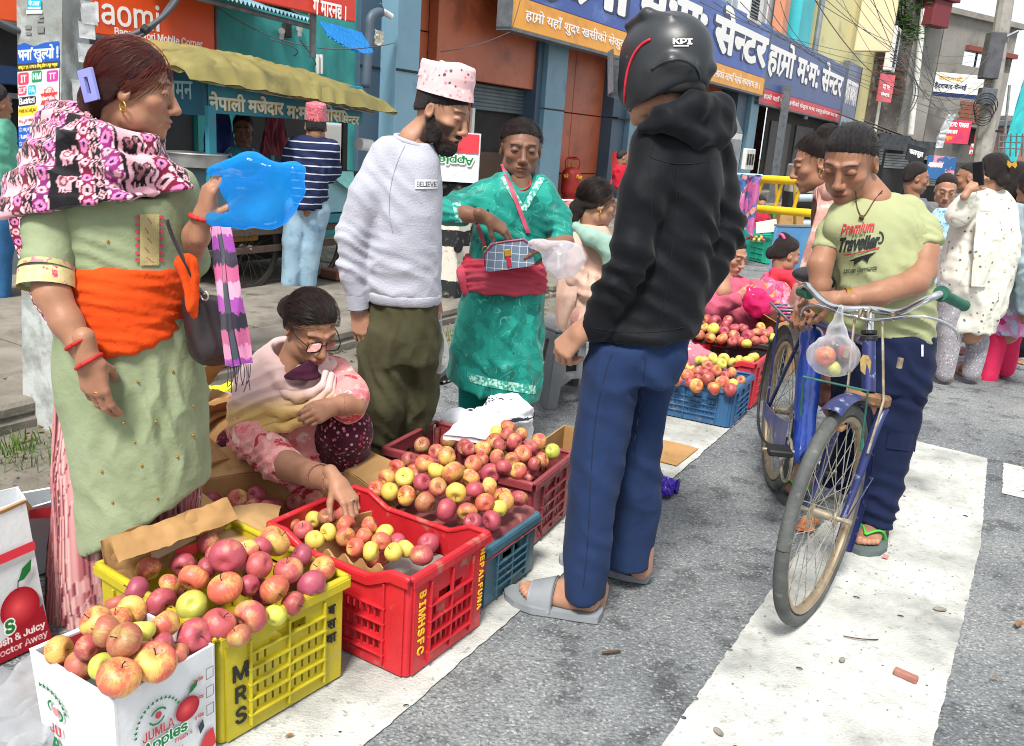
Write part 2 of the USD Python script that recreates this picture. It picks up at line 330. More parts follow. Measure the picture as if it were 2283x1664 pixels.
def ridge(p,seed=0,oct=2):return 1-np.abs(2*meshkit.fbm(np.asarray(p)+57.7,oct,seed)-1)*2.2
def crumple(m,amp,s=9.,stretch=(1,1,1),R=None,seed=0,where=None):
 """Cloth creases: moves the surface along its normal by ridged noise, stretched along the axes of R."""
 v,f=m;n=vnorm(m);p=(v if R is None else v@R)*A_(stretch)*s
 p=p+1.1*np.stack([N3(p,.35,seed+5),N3(p,.35,seed+6),N3(p,.35,seed+7)],1)
 d=(ridge(p,seed)-.45)*.6+N3(p,.5,seed+3,2)*.8
 return v+n*(amp*d*(1 if where is None else where(v)))[:,None],f
def near(c,r):c=np.asarray(c);return lambda v:np.exp(-((np.linalg.norm(v-c,axis=1)/r)**2))
def bump_sum(*fs):return lambda v:np.clip(sum(f(v)for f in fs),0,1.3)
# --- heads, hands, feet
def head_frame(yaw,pitch=0.,roll=0.):
 """yaw 0 looks away from the camera along +y, 90 to the right of the picture, 180 at the camera; pitch > 0 looks down. Columns: the person's left is -x."""
 return rotz(-math.radians(yaw))@rotx(-math.radians(pitch))@roty(math.radians(roll))
SKIN={}
def skinmat(name,c,c2):
 return mat(name,c,c2,scale=14,rough=.52,spec=.38,tint='mul',bump=.12,bscale=260,bdist=.004,sheen=.08)
def face(c,R,nb,h=.0042,s=1.,beard=0.,brow=1.,mouth=0.,eyes=.25,long=1.,nose=1.,lip=(.78,.42,.40),gray=0.,wide=1.,wrinkle=0.,nr=.05,lipk=1.):
 """Head and neck: c centre, R its frame, nb the base of the neck. Returns mesh and colours that multiply the skin's."""
 c=np.asarray(c,float);R=np.asarray(R);L=lambda x,y,z:c+R@(A_([x*wide,y,z*long])*s)
 lo,hi=np.minimum(c-.15*s,np.asarray(nb)-.08),np.maximum(c+.15*s,np.asarray(nb)+.08)
 F=Field(lo,hi,h);E=lambda p,r,k=.012,mode='add',R2=None:F.ell(L(*p),A_(r)*s*A_([wide,1,long]),R if R2 is None else R@R2,k*s,mode)
 E((0,-.014,.04),(.073,.092,.082));E((0,.026,-.012),(.06,.066,.088),.03);E((0,.042,-.072),(.046,.042,.036),.03)
 E((0,.078,-.1),(.021,.017,.017),.022);E((0,-.02,-.03),(.058,.06,.05),.03)
 for q in(-1,1):
  E((q*.043,.06,-.018),(.022,.022,.018),.022);E((q*.05,.01,-.07),(.02,.034,.028),.025)
  E((q*.032,.108,.013),(.018,.021,.0125),.012,'sub');E((q*.0315,.0815,.012),(.0165,.0125,.0115),.004)
  F.cone(L(q*.012,.092,.034),L(q*.047,.075,.036),.0085*s,.006*s,.012*s)
  E((q*.0125,.1,-.036),(.0095,.0115,.0085),.007);E((q*.006,.107,-.046),(.0035,.005,.004),.004,'sub')
  E((q*.0745,-.012,-.002),(.010,.021,.032),.008,'add',rotz(q*-.35));E((q*.083,-.008,.004),(.006,.0115,.018),.005,'sub')
 F.cone(L(0,.088,.022),L(0,.112+.006*(nose-1)*3,-.028),.009*s,.0115*s*nose,.01*s);E((0,.113+.012*(nose-1),-.03),(.0125,.012,.0105),.007)
 E((0,.082,-.066),(.03,.018,.02),.015)
 E((0,.099,-.0605+.001*mouth),(.0235,.0085,.0062),.005);E((0,.0955,-.0735-.011*mouth),(.019,.0085,.0068),.005)
 if mouth>.05:E((0,.103,-.0685-.005*mouth),(.017,.016,.0045+.006*mouth),.003,'sub')
 else:F.cone(L(-.019,.1025,-.0675),L(.019,.1025,-.0675),.0022*s,.0022*s,.003*s,'sub')
 F.cone(L(0,-.034,-.062),nb,nr*s*.97,(nr+.004)*s,.018*s)
 m=F.mesh(1);q=((m[0]-c)@R)/s/A_([wide,1,long]);x,y,z=q.T;col=np.ones((len(q),3))
 def paint(w,rgb):
  nonlocal col
  w=np.clip(w,0,1)[:,None];col=col*(1-w)+w*A_(rgb)
 G=lambda X,Y,rx,ry:np.exp(-(((x-X)/rx)**2+((z-Y)/ry)**2)**1.5)
 fr=y>.045
 nz=meshkit.fbm(q*45,3,3)
 paint(.35*G(.04,-.02,.025,.02)+.35*G(-.04,-.02,.025,.02),(1.06,.86,.8));paint(fr*.3*G(0,-.035,.018,.014),(1.05,.8,.74))
 for e in(-1,1):paint(fr*.5*G(e*.033,.0,.022,.012),(.62,.55,.52));paint(fr*.28*G(e*.033,.02,.02,.01),(.7,.6,.56))
 if lipk:paint(fr*lipk*.9*np.clip((G(0,-.062,.023,.0068)+G(0,-.0745-.01*mouth,.019,.0075)),0,1),lip)
 if mouth>.05:
  paint((y>.07)*G(0,-.0685-.005*mouth,.0155,.004+.006*mouth)*(y<.1)*1.2,(.10,.05,.05));paint((y>.07)*G(0,-.0662,.0125,.003+.002*mouth)*(y<.101),(1.9,2.1,2.3))
 else:paint(fr*.75*np.exp(-((z+.0675)/.0022)**2)*(np.abs(x)<.021),(.35,.2,.2))
 if beard:
  b=np.clip(1.25-np.sqrt((x/.062)**2+((z+.1)/.075)**2+((y-.06)/.085)**2),0,1)*4;lowf=(z<-.018-.25*np.clip(y-.09,0,1));mu=np.exp(-(((x)/.028)**2+((z+.051)/.008)**2)**2)*fr
  jaw=np.clip((-.012-z)/.012,0,1)*np.clip((y+.03)/.02,0,1)*np.clip(1.6-np.abs(np.abs(x)-0)*0,0,1)*np.clip(((np.abs(x)-.028)/.012)*(z>-.068)+(z<=-.068)*2+np.clip((-.075-z)/.01,0,1),0,1)*(z>-.155)
  paint(beard*np.clip(np.maximum(jaw,mu)*(.8+.5*nz),0,1)*(1-.95*np.clip(G(0,-.068,.02,.009),0,1)),(.045,.035,.035))
 if brow:
  for e in(-1,1):paint(fr*brow*np.exp(-(((x-e*.032)/.021)**4+((z-.037+.18*(np.abs(x)-.03)**1*(np.abs(x)>.03))/.0052)**2)),(.10,.08,.08))
 for e in(-1,1):
  X=x-e*.0315;lid=.012-.008*(1-eyes)-14*X*X*(.3+eyes)
  paint(fr*(np.abs(X)<.0155)*np.exp(-((z-lid+.0005)/.0022)**2)*.95,(.07,.05,.05))
  if eyes>.12:
   op=(z<lid-.0012)&(z>lid-.0012-.0095*eyes*(1-(X/.0155)**2))&(np.abs(X)<.0145)&fr
   paint(op*1.,(1.5,1.75,2.0));paint(op*(np.abs(X)<.0062)*1.,(.06,.04,.04))
 if wrinkle:
  wv=wrinkle*(.0011*np.sin(z*700+3*np.sin(x*60))*G(0,.075,.045,.02)+.0016*-np.exp(-((np.abs(x)-.026-.25*(-.035-z))/.004)**2)*((z<-.03)&(z>-.085)))
  m=(m[0]+vnorm(m)*(fr*wv)[:,None],m[1])
 return m,col*(.96+.08*nz[:,None])
def hand(w,d,back,s=1.,left=False,curl=(.35,.4,.45,.5),spread=1.,thumb=(.5,.3),h=.0036,fore=None,rw=.027,bends=None):
 """A hand from the wrist w, fingers along d, the back of the hand facing "back". curl: bend of index to little finger; the thumb lies on the side of d x back (other side if left)."""
 d=unit(d);b=np.asarray(back,float);b=unit(b-d*(b@d));t=np.cross(d,b)*(-1 if left else 1);w=np.asarray(w,float);s=s*.97
 P=lambda x,y,z:w+(d*x+t*y+b*z)*s
 F=Field(w-.22*s,w+.22*s,h);bases=[(.088,.030,0),(.092,.0095,.002),(.087,-.0105,0),(.078,-.029,-.004)];ln=[(.043,.026,.021),(.048,.030,.022),(.044,.028,.021),(.034,.021,.019)]
 for(x,y,z)in bases:F.cone(P(.012,y*.62,0),P(x,y,z),.0145*s,.0115*s,.016*s)
 F.ell(P(.04,.022,-.008),A_([.032,.016,.015])*s,np.stack([d,t,b],1),.012*s)
 if fore is not None:F.cone(fore,P(.008,0,0),rw*s*1.12,rw*s*.93,.02)
 else:F.cone(P(-.05,0,0),P(.01,0,0),rw*s,rw*s*.95,.02)
 for i in range(4):
  p=P(*bases[i]);yv=bases[i][1]*2.1*spread;di=unit(d+t*yv);a=0.;r=(.0096,.0098,.0092,.0082)[i]*s
  bd=bends[i]if bends else None
  for j in range(3):
   a+=(bd[j]if bd else curl[i]*(.9,1.25,.8)[j]);v=di*math.cos(a)-b*math.sin(a);q=p+v*ln[i][j]*s
   F.cone(p,q,r*(1,.95,.88)[j],r*(.95,.88,.76)[j],.0045*s);p=q
 p=P(.022,.027,-.006);v=unit(d*.62+t*(.8-thumb[0])-b*(.25+thumb[0]*.9))
 for j,l in enumerate((.043,.032,.025)):
  q=p+v*l*s;F.cone(p,q,(.0145,.0112,.0098)[j]*s,(.0112,.0098,.0078)[j]*s,.006*s);p=q;v=unit(v+(d*.5-t*.55-b*.1)*thumb[1])
 m=F.mesh(1);q=(m[0]-w)@np.stack([d,t,b],1);col=np.ones((len(q),3))*(.97+.1*N3(m[0],60,4)[:,None])
 palm=np.clip(-vnorm(m)@b,0,1)*(q[:,0]>0);col=col*(1-palm[:,None]*.5)+palm[:,None]*.5*A_([1.25,1.08,1.05])
 return m,col
def foot(heel,toe,s=1.,left=False,ank=None,h=.0045):
 """A bare foot on its sole, from heel to toe."""
 heel,toe=np.asarray(heel,float),np.asarray(toe,float);d=unit((toe-heel)*A_([1,1,0]));l=.245*s;t=np.cross(UP,d)*(-1 if left else 1)
 P=lambda x,y,z:heel+d*x*l+t*y*l+UP*z*l
 F=Field(heel-.16,np.maximum(heel,toe)*0+heel+d*l*.5+.28,h)if False else Field(np.minimum(heel,heel+d*l)-.08,np.maximum(heel,heel+d*l)+A_([.08,.08,.2]),h)
 F.cone(P(.1,0,.12),P(.14,0,.45),.13*l,.14*l,.02);F.cone(P(.06,0,.11),P(.3,0,.12),.115*l,.12*l,.02)
 F.cone(P(.2,0,.28),P(.7,.04,.1),.135*l,.085*l,.03);F.cone(P(.3,-.06,.09),P(.68,-.09,.075),.1*l,.075*l,.03);F.cone(P(.4,.07,.1),P(.72,.1,.085),.1*l,.08*l,.03)
 if ank is not None:F.cone(P(.16,0,.4),ank,.135*l,.15*l,.03)
 for i,(y,x0,x1,r)in enumerate([(.115,.74,.95,.058),(.035,.76,.94,.04),(-.025,.75,.905,.037),(-.08,.72,.865,.035),(-.13,.68,.815,.034)]):
  F.cone(P(x0,y*.9,.09),P(x1-.06,y,.075),r*l*1.05,r*l,.008);F.cone(P(x1-.06,y,.075),P(x1,y,.055),r*l,r*l*.9,.004)
 F.half(heel+UP*.002,-UP,.006);m=F.mesh(1);q=m[0]-heel;x,y,z=q@d/l,q@t/l,q[:,2]/l;col=np.ones((len(q),3))*(.96+.12*N3(m[0],50,9)[:,None])
 for(yy,xx)in[(.115,.955),(.035,.945),(-.025,.91),(-.08,.87),(-.13,.82)]:
  w=np.exp(-(((x-xx+.02)/.022)**2+((y-yy)/.026)**2)**2)*(z>.06);col=col*(1-w[:,None])+w[:,None]*A_([1.5,1.5,1.5])
 return m,col
def sandal(heel,d,s=1.,left=False,thick=.022):
 """Outline of a slip-on's sole, as a mesh, and its frame."""
 d=unit(np.asarray(d)*A_([1,1,0]));t=np.cross(UP,d)*(-1 if left else 1);l=.27*s
 o=Polygon([(-.06,-.13),(-.075,0),(-.06,.13),(.15,.165),(.4,.15),(.62,.2),(.8,.215),(.95,.14),(.99,.04),(.95,-.06),(.82,-.17),(.62,-.22),(.4,-.19),(.15,-.165)]).buffer(.05).buffer(-.03)
 o=affinity.scale(o,l,l,origin=(0,0));z=np.cross(d,t);M=frame(np.asarray(heel)-UP*0,d,t,z)
 if z[2]<0:M=frame(np.asarray(heel),d,t,-z)
 return o,M,l
def body_mesh(J,h=.0085,thin=1.,arms=True,legs=True,col=None):
 """The body under the clothes, one skin from the neck to the ankles."""
 pts=[np.asarray(v,float)for k,v in J.items()];lo,hi=np.min(pts,0)-.2,np.max(pts,0)+.2;F=Field(lo,hi,h);g=lambda k:np.asarray(J[k],float);T=thin
 X=unit(g('sr')-g('sl'));Z=unit(g('nk')-g('pv'));Y=unit(np.cross(Z,X));X=np.cross(Y,Z);R=np.stack([X,Y,Z],1);ch=g('pv')*.32+g('nk')*.68;W=np.linalg.norm(g('sr')-g('sl'))/2
 F.ell(ch,A_([W*.82,.1*T,.2]),R,.05);F.ell(g('pv')*.7+g('nk')*.3,A_([.13*T,.095*T,.17]),R,.05);F.ell(g('pv'),A_([.155*T,.105*T,.13]),R,.05)
 F.cone(g('sl'),g('sr'),.05,.05,.05);F.cone(g('nk')-Z*.05,g('nk')+Z*.02,.062,.05,.03)
 for q in 'lr':
  if arms and 'e'+q in J:F.cone(g('s'+q),g('e'+q),.05*T,.041*T,.03);F.cone(g('e'+q),g('e'+q)*.6+g('w'+q)*.4,.041*T,.039*T,.015);F.cone(g('e'+q)*.6+g('w'+q)*.4,g('w'+q),.039*T,.0265*T,.015)
  if legs and 'k'+q in J:
   hp=g('h'+q)if 'h'+q in J else g('pv')+X*(.09 if q=='r' else-.09)
   F.cone(hp,g('k'+q),.085*T,.056*T,.04);F.cone(g('k'+q),g('k'+q)*.65+g('a'+q)*.35,.056*T,.056*T,.02);F.cone(g('k'+q)*.65+g('a'+q)*.35,g('a'+q),.056*T,.04*T,.02)
 return F.mesh(1),R
def tinted(*mc):
 """Joins (mesh, colours) pairs into one skin."""
 V=cat(*[m for m,c in mc]);C=np.vstack([np.ones((len(m[0]),3))if c is None else c for m,c in mc]);return V,C
def hairmass(c,R,s=1.,h=.006,th=.012,front=.062,slope=.9,low=-.055,extra=(),parts=True,seed=0,strand=.004,wide=1.,ears=True,flow=None):
 """Hair on the skull: c, R as for the face; front = height of the hairline, low = how far down the nape; extra: (point, radii) of a bun or tail in the head's frame."""
 c=np.asarray(c,float);L=lambda p:c+R@(A_(p)*s*A_([wide,1,1]));F=Field(c-.24*s,c+.24*s,h)
 F.ell(L((0,-.014,.04)),A_([(.073+th)*wide,.092+th,.082+th])*s,R,.01);F.ell(L((0,-.035,-.02)),A_([(.062+th)*wide,.058+th,.055])*s,R,.03)
 n=R@unit(A_([0,slope,-1.]));front=front+.016;F.half(L((0,.078,front)),n*1.,.006)
 F.half(L((0,0,low)),R@unit(A_([0,-.25,-1.])),.01)
 if ears:
  for q in(-1,1):F.ell(L((q*.08,.022,-.012)),A_([.03,.036,.044])*s,R,.008,'sub')
 for p,r in extra:F.ell(L(p),A_(r)*s,R,.012)
 m=F.mesh(1);q=((m[0]-c)@R)/s;a=np.arctan2(q[:,0],q[:,2]+.02);g=np.stack([a*9 if flow is None else q@A_(flow[0])*130,q[:,1]*6,q[:,2]*5],1)
 pd=(m[0]-L((0,.078,front)))@unit(n);thin_=np.clip(1+pd/(.045*s),0,1)**1.5*(q[:,1]>-.03)*th*.85*s;m=(m[0]-vnorm(m)*thin_[:,None],m[1])
 v=m[0]+vnorm(m)*((meshkit.fbm(g*1.6+31,3,seed)-.5)*strand*2+N3(q,30,seed+2)*strand*.8)[:,None]*s
 return(v,m[1]),np.stack([g[:,0]*.2,q[:,1],q[:,2]],1)
def strands(T,c,R,s,n,to,seed,th=.014,wide=1.,short=0.,r=.0007,zone=None,lift=.0055):
 """Fine strands over the hair: drawn back over the skull to the point "to" (or short and standing), as thin three sided threads."""
 g=np.random.default_rng(seed);rad=A_([(.073+th)*wide,.092+th,.082+th]);ctr=A_([0,-.014,.04]);d=g.normal(0,1,(n*4,3));d/=np.linalg.norm(d,axis=1,keepdims=True);p=ctr+d*rad;ok=zone(p);d=d[ok][:n];n=len(d);k=7
 if short:
  t=np.linspace(0,1,k)[None,:,None];dirv=d[:,None]*.7+A_([0,.75,-.1])*(1 if short>0 else-1)+g.normal(0,.35,(n,1,3));P=ctr+(d*(rad-.004))[:,None]+dirv*abs(short)*t
 else:
  e=(A_(to)-ctr)/rad;e=e/np.linalg.norm(e);t=np.linspace(0,.92,k)[None,:,None]*g.uniform(.5,1,(n,1,1));w=d[:,None]*(1-t)+e*t+g.normal(0,.022,(n,1,3))+g.normal(0,.012,(n,k,3));w/=np.linalg.norm(w,axis=2,keepdims=True);P=ctr+w*(rad+lift*g.uniform(.2,1.3,(n,1,1)))
 P=np.asarray(c)+(P*s*A_([1,1,1]))@R.T;tg=np.gradient(P,axis=1);a=np.cross(tg,P-np.asarray(c));a/=np.linalg.norm(a,axis=2,keepdims=True)+1e-9;b=(P-np.asarray(c));b=b/np.linalg.norm(b,axis=2,keepdims=True);rr=r*s*(1-.6*np.linspace(0,1,k))[None,:,None]
 V=np.stack([P+a*rr,P-a*rr,P+b*rr],2).reshape(-1,3);i=np.arange(n)[:,None,None]*k*3+np.arange(k-1)[None,:,None]*3;j=np.arange(3)[None,None];J=(j+1)%3
 q=np.stack(np.broadcast_arrays(i+j,i+J,i+3+J,i+3+j),-1).reshape(-1,4);T.part('hair_strands',(V,q),HSTR2 if T.path.endswith("person")else HSTR,smooth=True,kind='stuff',uvw=V*0+g.uniform(0,1,(n,1)).repeat(k*3,0).reshape(-1,1))
def hairmat(name,c1,c2,rough=.42):
 return mat(name,c1,c2,scale=9,coord='attr',stretch=(16,6,3),rough=rough,spec=.22,bump=.8,bscale=26,bdist=.008,lo=.4,hi=.66)
def weave(name,c1,c2=None,rough=.9,**k):return mat(name,c1,c2,rough=rough,spec=.08,sheen=k.pop('sheen',.03),bump=k.pop('bump',.18)+.12,bscale=k.pop('bscale',48),bdist=.006,**k)
def folded(m,L,Y):
 v,f=m;n=vnorm(m)
 for i,(px,py,dx,dz,lam,amp,rad)in enumerate(L):
  q=v-at(px,py,Y);ph=(q[:,0]*dx+q[:,2]*dz+.4*q[:,1])/lam+2.2*N3(v,5,31+i);d=(1-2*np.abs(ph%1-.5))**1.5-.4;rx=rad*(1 if abs(dz)>abs(dx)else.8);rz=rad*(1 if abs(dz)<abs(dx)else.8)
  v=v+n*(amp*d*np.exp(-(q[:,0]/rx)**2-(q[:,2]/rz)**2)*(.55+.9*(N3(v,7,51+i)+.5)))[:,None]
 return v,f
# --- ground, road, kerb, pavement
def node_road():
 n={'tc':('texture_coordinate',{}),'big':('noise_texture',{'scale':.9,'detail':4.,'roughness':.55}),'mid':('noise_texture',{'scale':7.,'detail':5.,'roughness':.65}),'v':('voronoi_texture',{'scale':95.,'randomness':1.}),'v2':('voronoi_texture',{'scale':210.}),'r1':('rgb_ramp',{'ramp':[(.3,srgb('62666a')),(.5,srgb('7d8183')),(.7,srgb('939593'))]}),'r2':('rgb_ramp',{'ramp':[(.0,(.3,.3,.31)),(.38,(.52,.52,.53)),(.46,(.92,.92,.92)),(.58,(1.,1.,1.)),(1.,(1.14,1.12,1.08))]}),'r3':('map_range',{'from_min':.0,'from_max':.6,'to_min':1.12,'to_max':.74}),'m1':('mix_color',{'blend_type':'multiply','fac':1.,'use_clamp':False}),'m2':('mix_color',{'blend_type':'multiply','fac':.8,'use_clamp':False}),'wet':('noise_texture',{'scale':1.6,'detail':2.}),'wr':('map_range',{'from_min':.58,'from_max':.7,'to_min':.85,'to_max':.5,'clamp':True}),'wc':('map_range',{'from_min':.6,'from_max':.7,'to_min':0.,'to_max':.45,'clamp':True}),'m3':('mix_color',{'b':srgb('4a4a4b')}),'v3':('voronoi_texture',{'scale':150.}),'s3':('separate_color',{}),'k1':('map_range',{'from_min':.86,'from_max':.93,'to_min':0.,'to_max':.32,'clamp':True}),'k2':('map_range',{'from_min':.84,'from_max':.92,'to_min':0.,'to_max':.4,'clamp':True}),'m4':('mix_color',{'b':srgb('c2c2bb')}),'m5':('mix_color',{'b':srgb('343536')}),'hm':('math',{'math_type':'multiply_add','value2':-.6}),'h2':('math',{'math_type':'multiply_add','value2':-.35}),'b':('bump',{'strength':.75,'distance':.012}),'p':('principled_bsdf',{'roughness':.8,'specular_ior_level':.35})}
 l=[('tc.object',f'{k}.vector')for k in('big','mid','v','v2','wet')]+[('big.fac','r1.fac'),('mid.fac','r2.fac'),('r1.color','m1.a'),('r2.color','m1.b'),('v.distance','r3.value'),('m1.result','m2.a'),('r3.result','m2.b'),('wet.fac','wc.value'),('wc.result','m3.fac'),('m2.result','m3.a'),('tc.object','v3.vector'),('v3.color','s3.color'),('s3.r','k1.value'),('s3.g','k2.value'),('k1.result','m4.fac'),('m3.result','m4.a'),('k2.result','m5.fac'),('m4.result','m5.a'),('m5.result','p.base_color'),('wet.fac','wr.value'),('wr.result','p.roughness'),('v.distance','hm.value1'),('mid.fac','hm.value3'),('v2.distance','h2.value1'),('hm.value','h2.value3'),('h2.value','b.height'),('b.normal','p.normal')]
 return usdkit.material(stage,'/World/Looks/asphalt',n,l,surface='p.BSDF')
ASPHALT=node_road()
KO=3.6
def street_quad(s0,s1,o0,o1,z):return A_([sp(s0,o0,z),sp(s1,o0,z),sp(s1,o1,z),sp(s0,o1,z)]),A_([[0,2,1],[0,3,2]])
(gm,_)=sheet(90,60,lambda u,v:(lambda s,o:ST*s[...,None]+LT*o[...,None]+UP*(.005*N3(np.stack([s,o,0*s],-1),1.3,2)*(np.abs(s-3)<12))[...,None])(-14+34*u,-22+(22+KO+.05)*v))
gm=(gm[0],gm[1][:,::-1])if vnorm(gm)[0,2]<0 else gm
setting('road',gm,ASPHALT,smooth=True)
setting('ground',(lambda q:(q[0],q[1][:,::-1]))(street_quad(-200,400,-300,60,-.035)),mat('far_ground','6b6a66','7a7873',scale=.4,rough=.9))
def painted(name,pts,seed,rag=.007):
 """A painted stripe with worn, ragged edges."""
 P=Polygon(pts);r=np.random.default_rng(seed);c=P.segmentize(.02).exterior.coords;c=A_(c)[:-1];n=N3(np.c_[c,0*c[:,0]],22,seed)*2+N3(np.c_[c,0*c[:,0]],70,seed+1)*1.4
 ctr=A_(P.centroid.coords[0]);t=np.roll(c,-1,0)-np.roll(c,1,0);t/=np.linalg.norm(t,axis=1,keepdims=True);nn=np.c_[t[:,1],-t[:,0]];P=Polygon(c+nn*(n*rag)[:,None]).buffer(0)
 holes=[Point(r.uniform(*P.bounds[0::2]),r.uniform(*P.bounds[1::2])).buffer(r.uniform(.003,.011),3)for _ in range(50)]
 P=P.difference(unary_union(holes));setting(name,prism(P,.0012,frame(A_([0,0,.0045]),ST[:3]*1,LT)),STRIPE)
STRIPE=usdkit.material(stage,'/World/Looks/road_paint',{'tc':('texture_coordinate',{}),'a':('noise_texture',{'scale':2.2,'detail':6.,'roughness':.65}),'b':('noise_texture',{'scale':30.,'detail':6.,'roughness':.75}),'r':('rgb_ramp',{'ramp':[(.3,srgb('757774')),(.43,srgb('9c9d98')),(.55,srgb('b6b7b1')),(.72,srgb('c8c8c2'))]}),'r2':('map_range',{'from_min':.56,'from_max':.66,'to_min':0.,'to_max':.85,'clamp':True}),'m':('mix_color',{'b':srgb('7d7d78')}),'bp':('bump',{'strength':.8,'distance':.006}),'n':('noise_texture',{'scale':130.,'detail':4.}),'p':('principled_bsdf',{'roughness':.75,'specular_ior_level':.3})},[('tc.object','a.vector'),('tc.object','b.vector'),('tc.object','n.vector'),('a.fac','r.fac'),('r.color','m.a'),('b.fac','r2.value'),('r2.result','m.fac'),('m.result','p.base_color'),('n.fac','bp.height'),('bp.normal','p.normal')],surface='p.BSDF')
SO=lambda p:(float(p@ST),float(p@LT))
_e0,_e1=SO(onz(900,1599)),SO(onz(1617,964))
painted('crossing_stripe',[(_e0[0]-3.2,_e0[1]-.06),(_e1[0]+.25,_e1[1]),(_e1[0]+.25,1.74),(_e0[0]-3.2,1.70)],1)
B0,B1,C0,C2_,C3_,B3=[SO(onz(*p))for p in((1480,1659),(1802,1201),(2080,1659),(2185,1225),(2201,1024),(2040,985))]
painted('crossing_stripe',[(B0[0]-2.2,B0[1]+.06),B0,B1,(B3[0],B3[1]+.03),(C3_[0],C3_[1]),C2_,C0,(C0[0]-2.2,C0[1]+.05)],2)
q=[SO(onz(*p))for p in((2237,1034),(2233,1102))]
painted('crossing_stripe',[(q[1][0],q[1][1]),(q[0][0],q[0][1]),(q[0][0],q[0][1]-.56),(q[1][0],q[1][1]-.56)],3)
CONC=mat('old_concrete','837d72','625e56',scale=3.2,detail=6,rough=.9,bump=.5,bscale=55,c3='4c4a45',s3=5.,l3=.58,h3=.72)
pv=Thing('pavement',None,None,kind='structure')
pv.part('bed',cat(box(sp(6,5.5,.03),(46,3.7,.1),frame(A_([0,0,0]),ST,LT)))if False else xf(box((6,KO+1.92,.045),(46,3.7,.13)),frame(A_([0,0,0.]),ST,LT)),CONC)
r_=np.random.default_rng(3);s=-3.2
while s<12:
 L=r_.uniform(.9,1.35)
 for o0,w in((KO,.42),(KO+.43,1.15),(KO+1.59,1.25)):
  ds=r_.uniform(-.02,.02);m=box((s+L/2+ds+(.4 if w>1 else 0),o0+w/2,.13+r_.uniform(-.008,.008)),(L-.018,w-.012,.07),bev=.018)
  if o0==KO:m=cat(m,box((s+L/2,o0+w/2,.045),(L-.012,w,.10),bev=.02))
  v,f=trimesh.remesh.subdivide_to_size(*m,.12)if w>0 else m;v=np.asarray(v);v=v+np.c_[0*v[:,0],0*v[:,0],.016*N3(v,3.,5)]-np.c_[0*v[:,0],.03*N3(v,4.,6)*(v[:,1]<o0+.05),0*v[:,0]]
  pv.part('paving_slab',xf((v,f),frame(A_([0,0,0.]),ST,LT)),CONC)
 s+=L
(dm,_)=sheet(160,16,lambda u,v:(lambda s,o:ST*s[...,None]+LT*o[...,None]+UP*(.008+.03*v**2+.03*v*np.clip(N3(np.stack([s,o,0*s],-1),5,8)+.15,0,1))[...,None])(-4+13*u,2.98+.28*N3(np.stack([u*20,0*u,0*u],-1),1.,3)+(KO+.01-2.98)*v))
one('dirt',(dm[0],dm[1][:,::-1])if vnorm(dm)[0,2]<0 else dm,mat('dirt','605a50','757066',scale=6,detail=6,rough=.95,c3='4d463c',s3=30,bump=.6,bscale=60),'grey brown dirt gathered along the foot of the kerb','dirt',kind='stuff',smooth=True)
def scatter(fn,n,seed):r=np.random.default_rng(seed);return cat(*[fn(r,k)for k in range(n)])
_ico=trimesh.creation.icosphere(0)
def stone(r,p,a):v=_ico.vertices*A_([a,a*r.uniform(.6,1),a*r.uniform(.35,.7)])*(1+.3*r.standard_normal((12,1)).clip(-1,1));return v@rotz(r.uniform(0,6)).T+p,_ico.faces
one('gravel',scatter(lambda r,k:stone(r,sp(r.uniform(-3,8),r.uniform(2.6,KO),r.uniform(.015,.04)),r.uniform(.004,.014)),900,5),mat('gravel','8c867b','5f5b54',scale=20,rough=.9),'loose grit and small stones along the kerb','gravel',kind='stuff')
one('road_grit',scatter(lambda r,k:stone(r,sp(r.uniform(.6,5),r.uniform(-.9,2.4),r.uniform(.004,.009)),r.uniform(.0015,.0045)),1100,6),mat('grit','807f7a','4a4a48',scale=30,rough=.9),'loose stone chips spread over the asphalt','grit',kind='stuff')
def leafmesh(r,p,a,up=.3):
 d=rotz(r.uniform(0,6.3));c=A_([(-a,0,0),(-.3*a,.4*a,.3*a*up),(.4*a,.35*a,.5*a*up),(a,0,.1),(.4*a,-.35*a,.4*a*up),(-.3*a,-.4*a,.2*a*up)]);c[3,2]=a*up*r.uniform(0,.6)
 return c@d.T+p,A_([[0,1,2],[0,2,3],[0,3,4],[0,4,5]])[:,::-1]
one('fallen_leaves',scatter(lambda r,k:leafmesh(r,sp(r.uniform(-2.5,7),KO-abs(r.normal(0,.35)),r.uniform(.03,.06)),r.uniform(.008,.028)),520,8),mat('litter_leaf','7d6f4c','4e4530',scale=11,coord='object',rough=.9,c3='a39a80',s3=8),'dry leaves and scraps gathered in the gutter','leaves',kind='stuff')
def blade(r,p,hgt):a=r.uniform(0,6.3);d=A_([math.cos(a),math.sin(a),0])*hgt*r.uniform(.2,.8);n=A_([-math.sin(a),math.cos(a),0])*.0028;return A_([p-n,p+n,p+d*.5+UP*hgt*.7-n*.7,p+d*.5+UP*hgt*.7+n*.7,p+d+UP*hgt*.9]),A_([[0,1,3],[0,3,2],[2,3,4]])
GRASS=mat('grass','5d7a2c','36541c',scale=5,rough=.6,trans=.3)
_gs=[(-2.02,3.32,150),(-1.78,3.42,120),(-1.3,4.36,50),(-.75,5.0,60),(-2.25,3.2,80),(.2,6.4,60),(-.45,5.95,90)]
one('grass',cat(*[scatter(lambda r,k:blade(r,A_([x,y,.02])+ST*r.normal(0,.13)+LT*r.normal(0,.05),r.uniform(.03,.11)),n,i+20)for i,(x,y,n)in enumerate(_gs)]),GRASS,'thin tufts of grass growing at the foot of the kerb and pole','grass',kind='stuff')
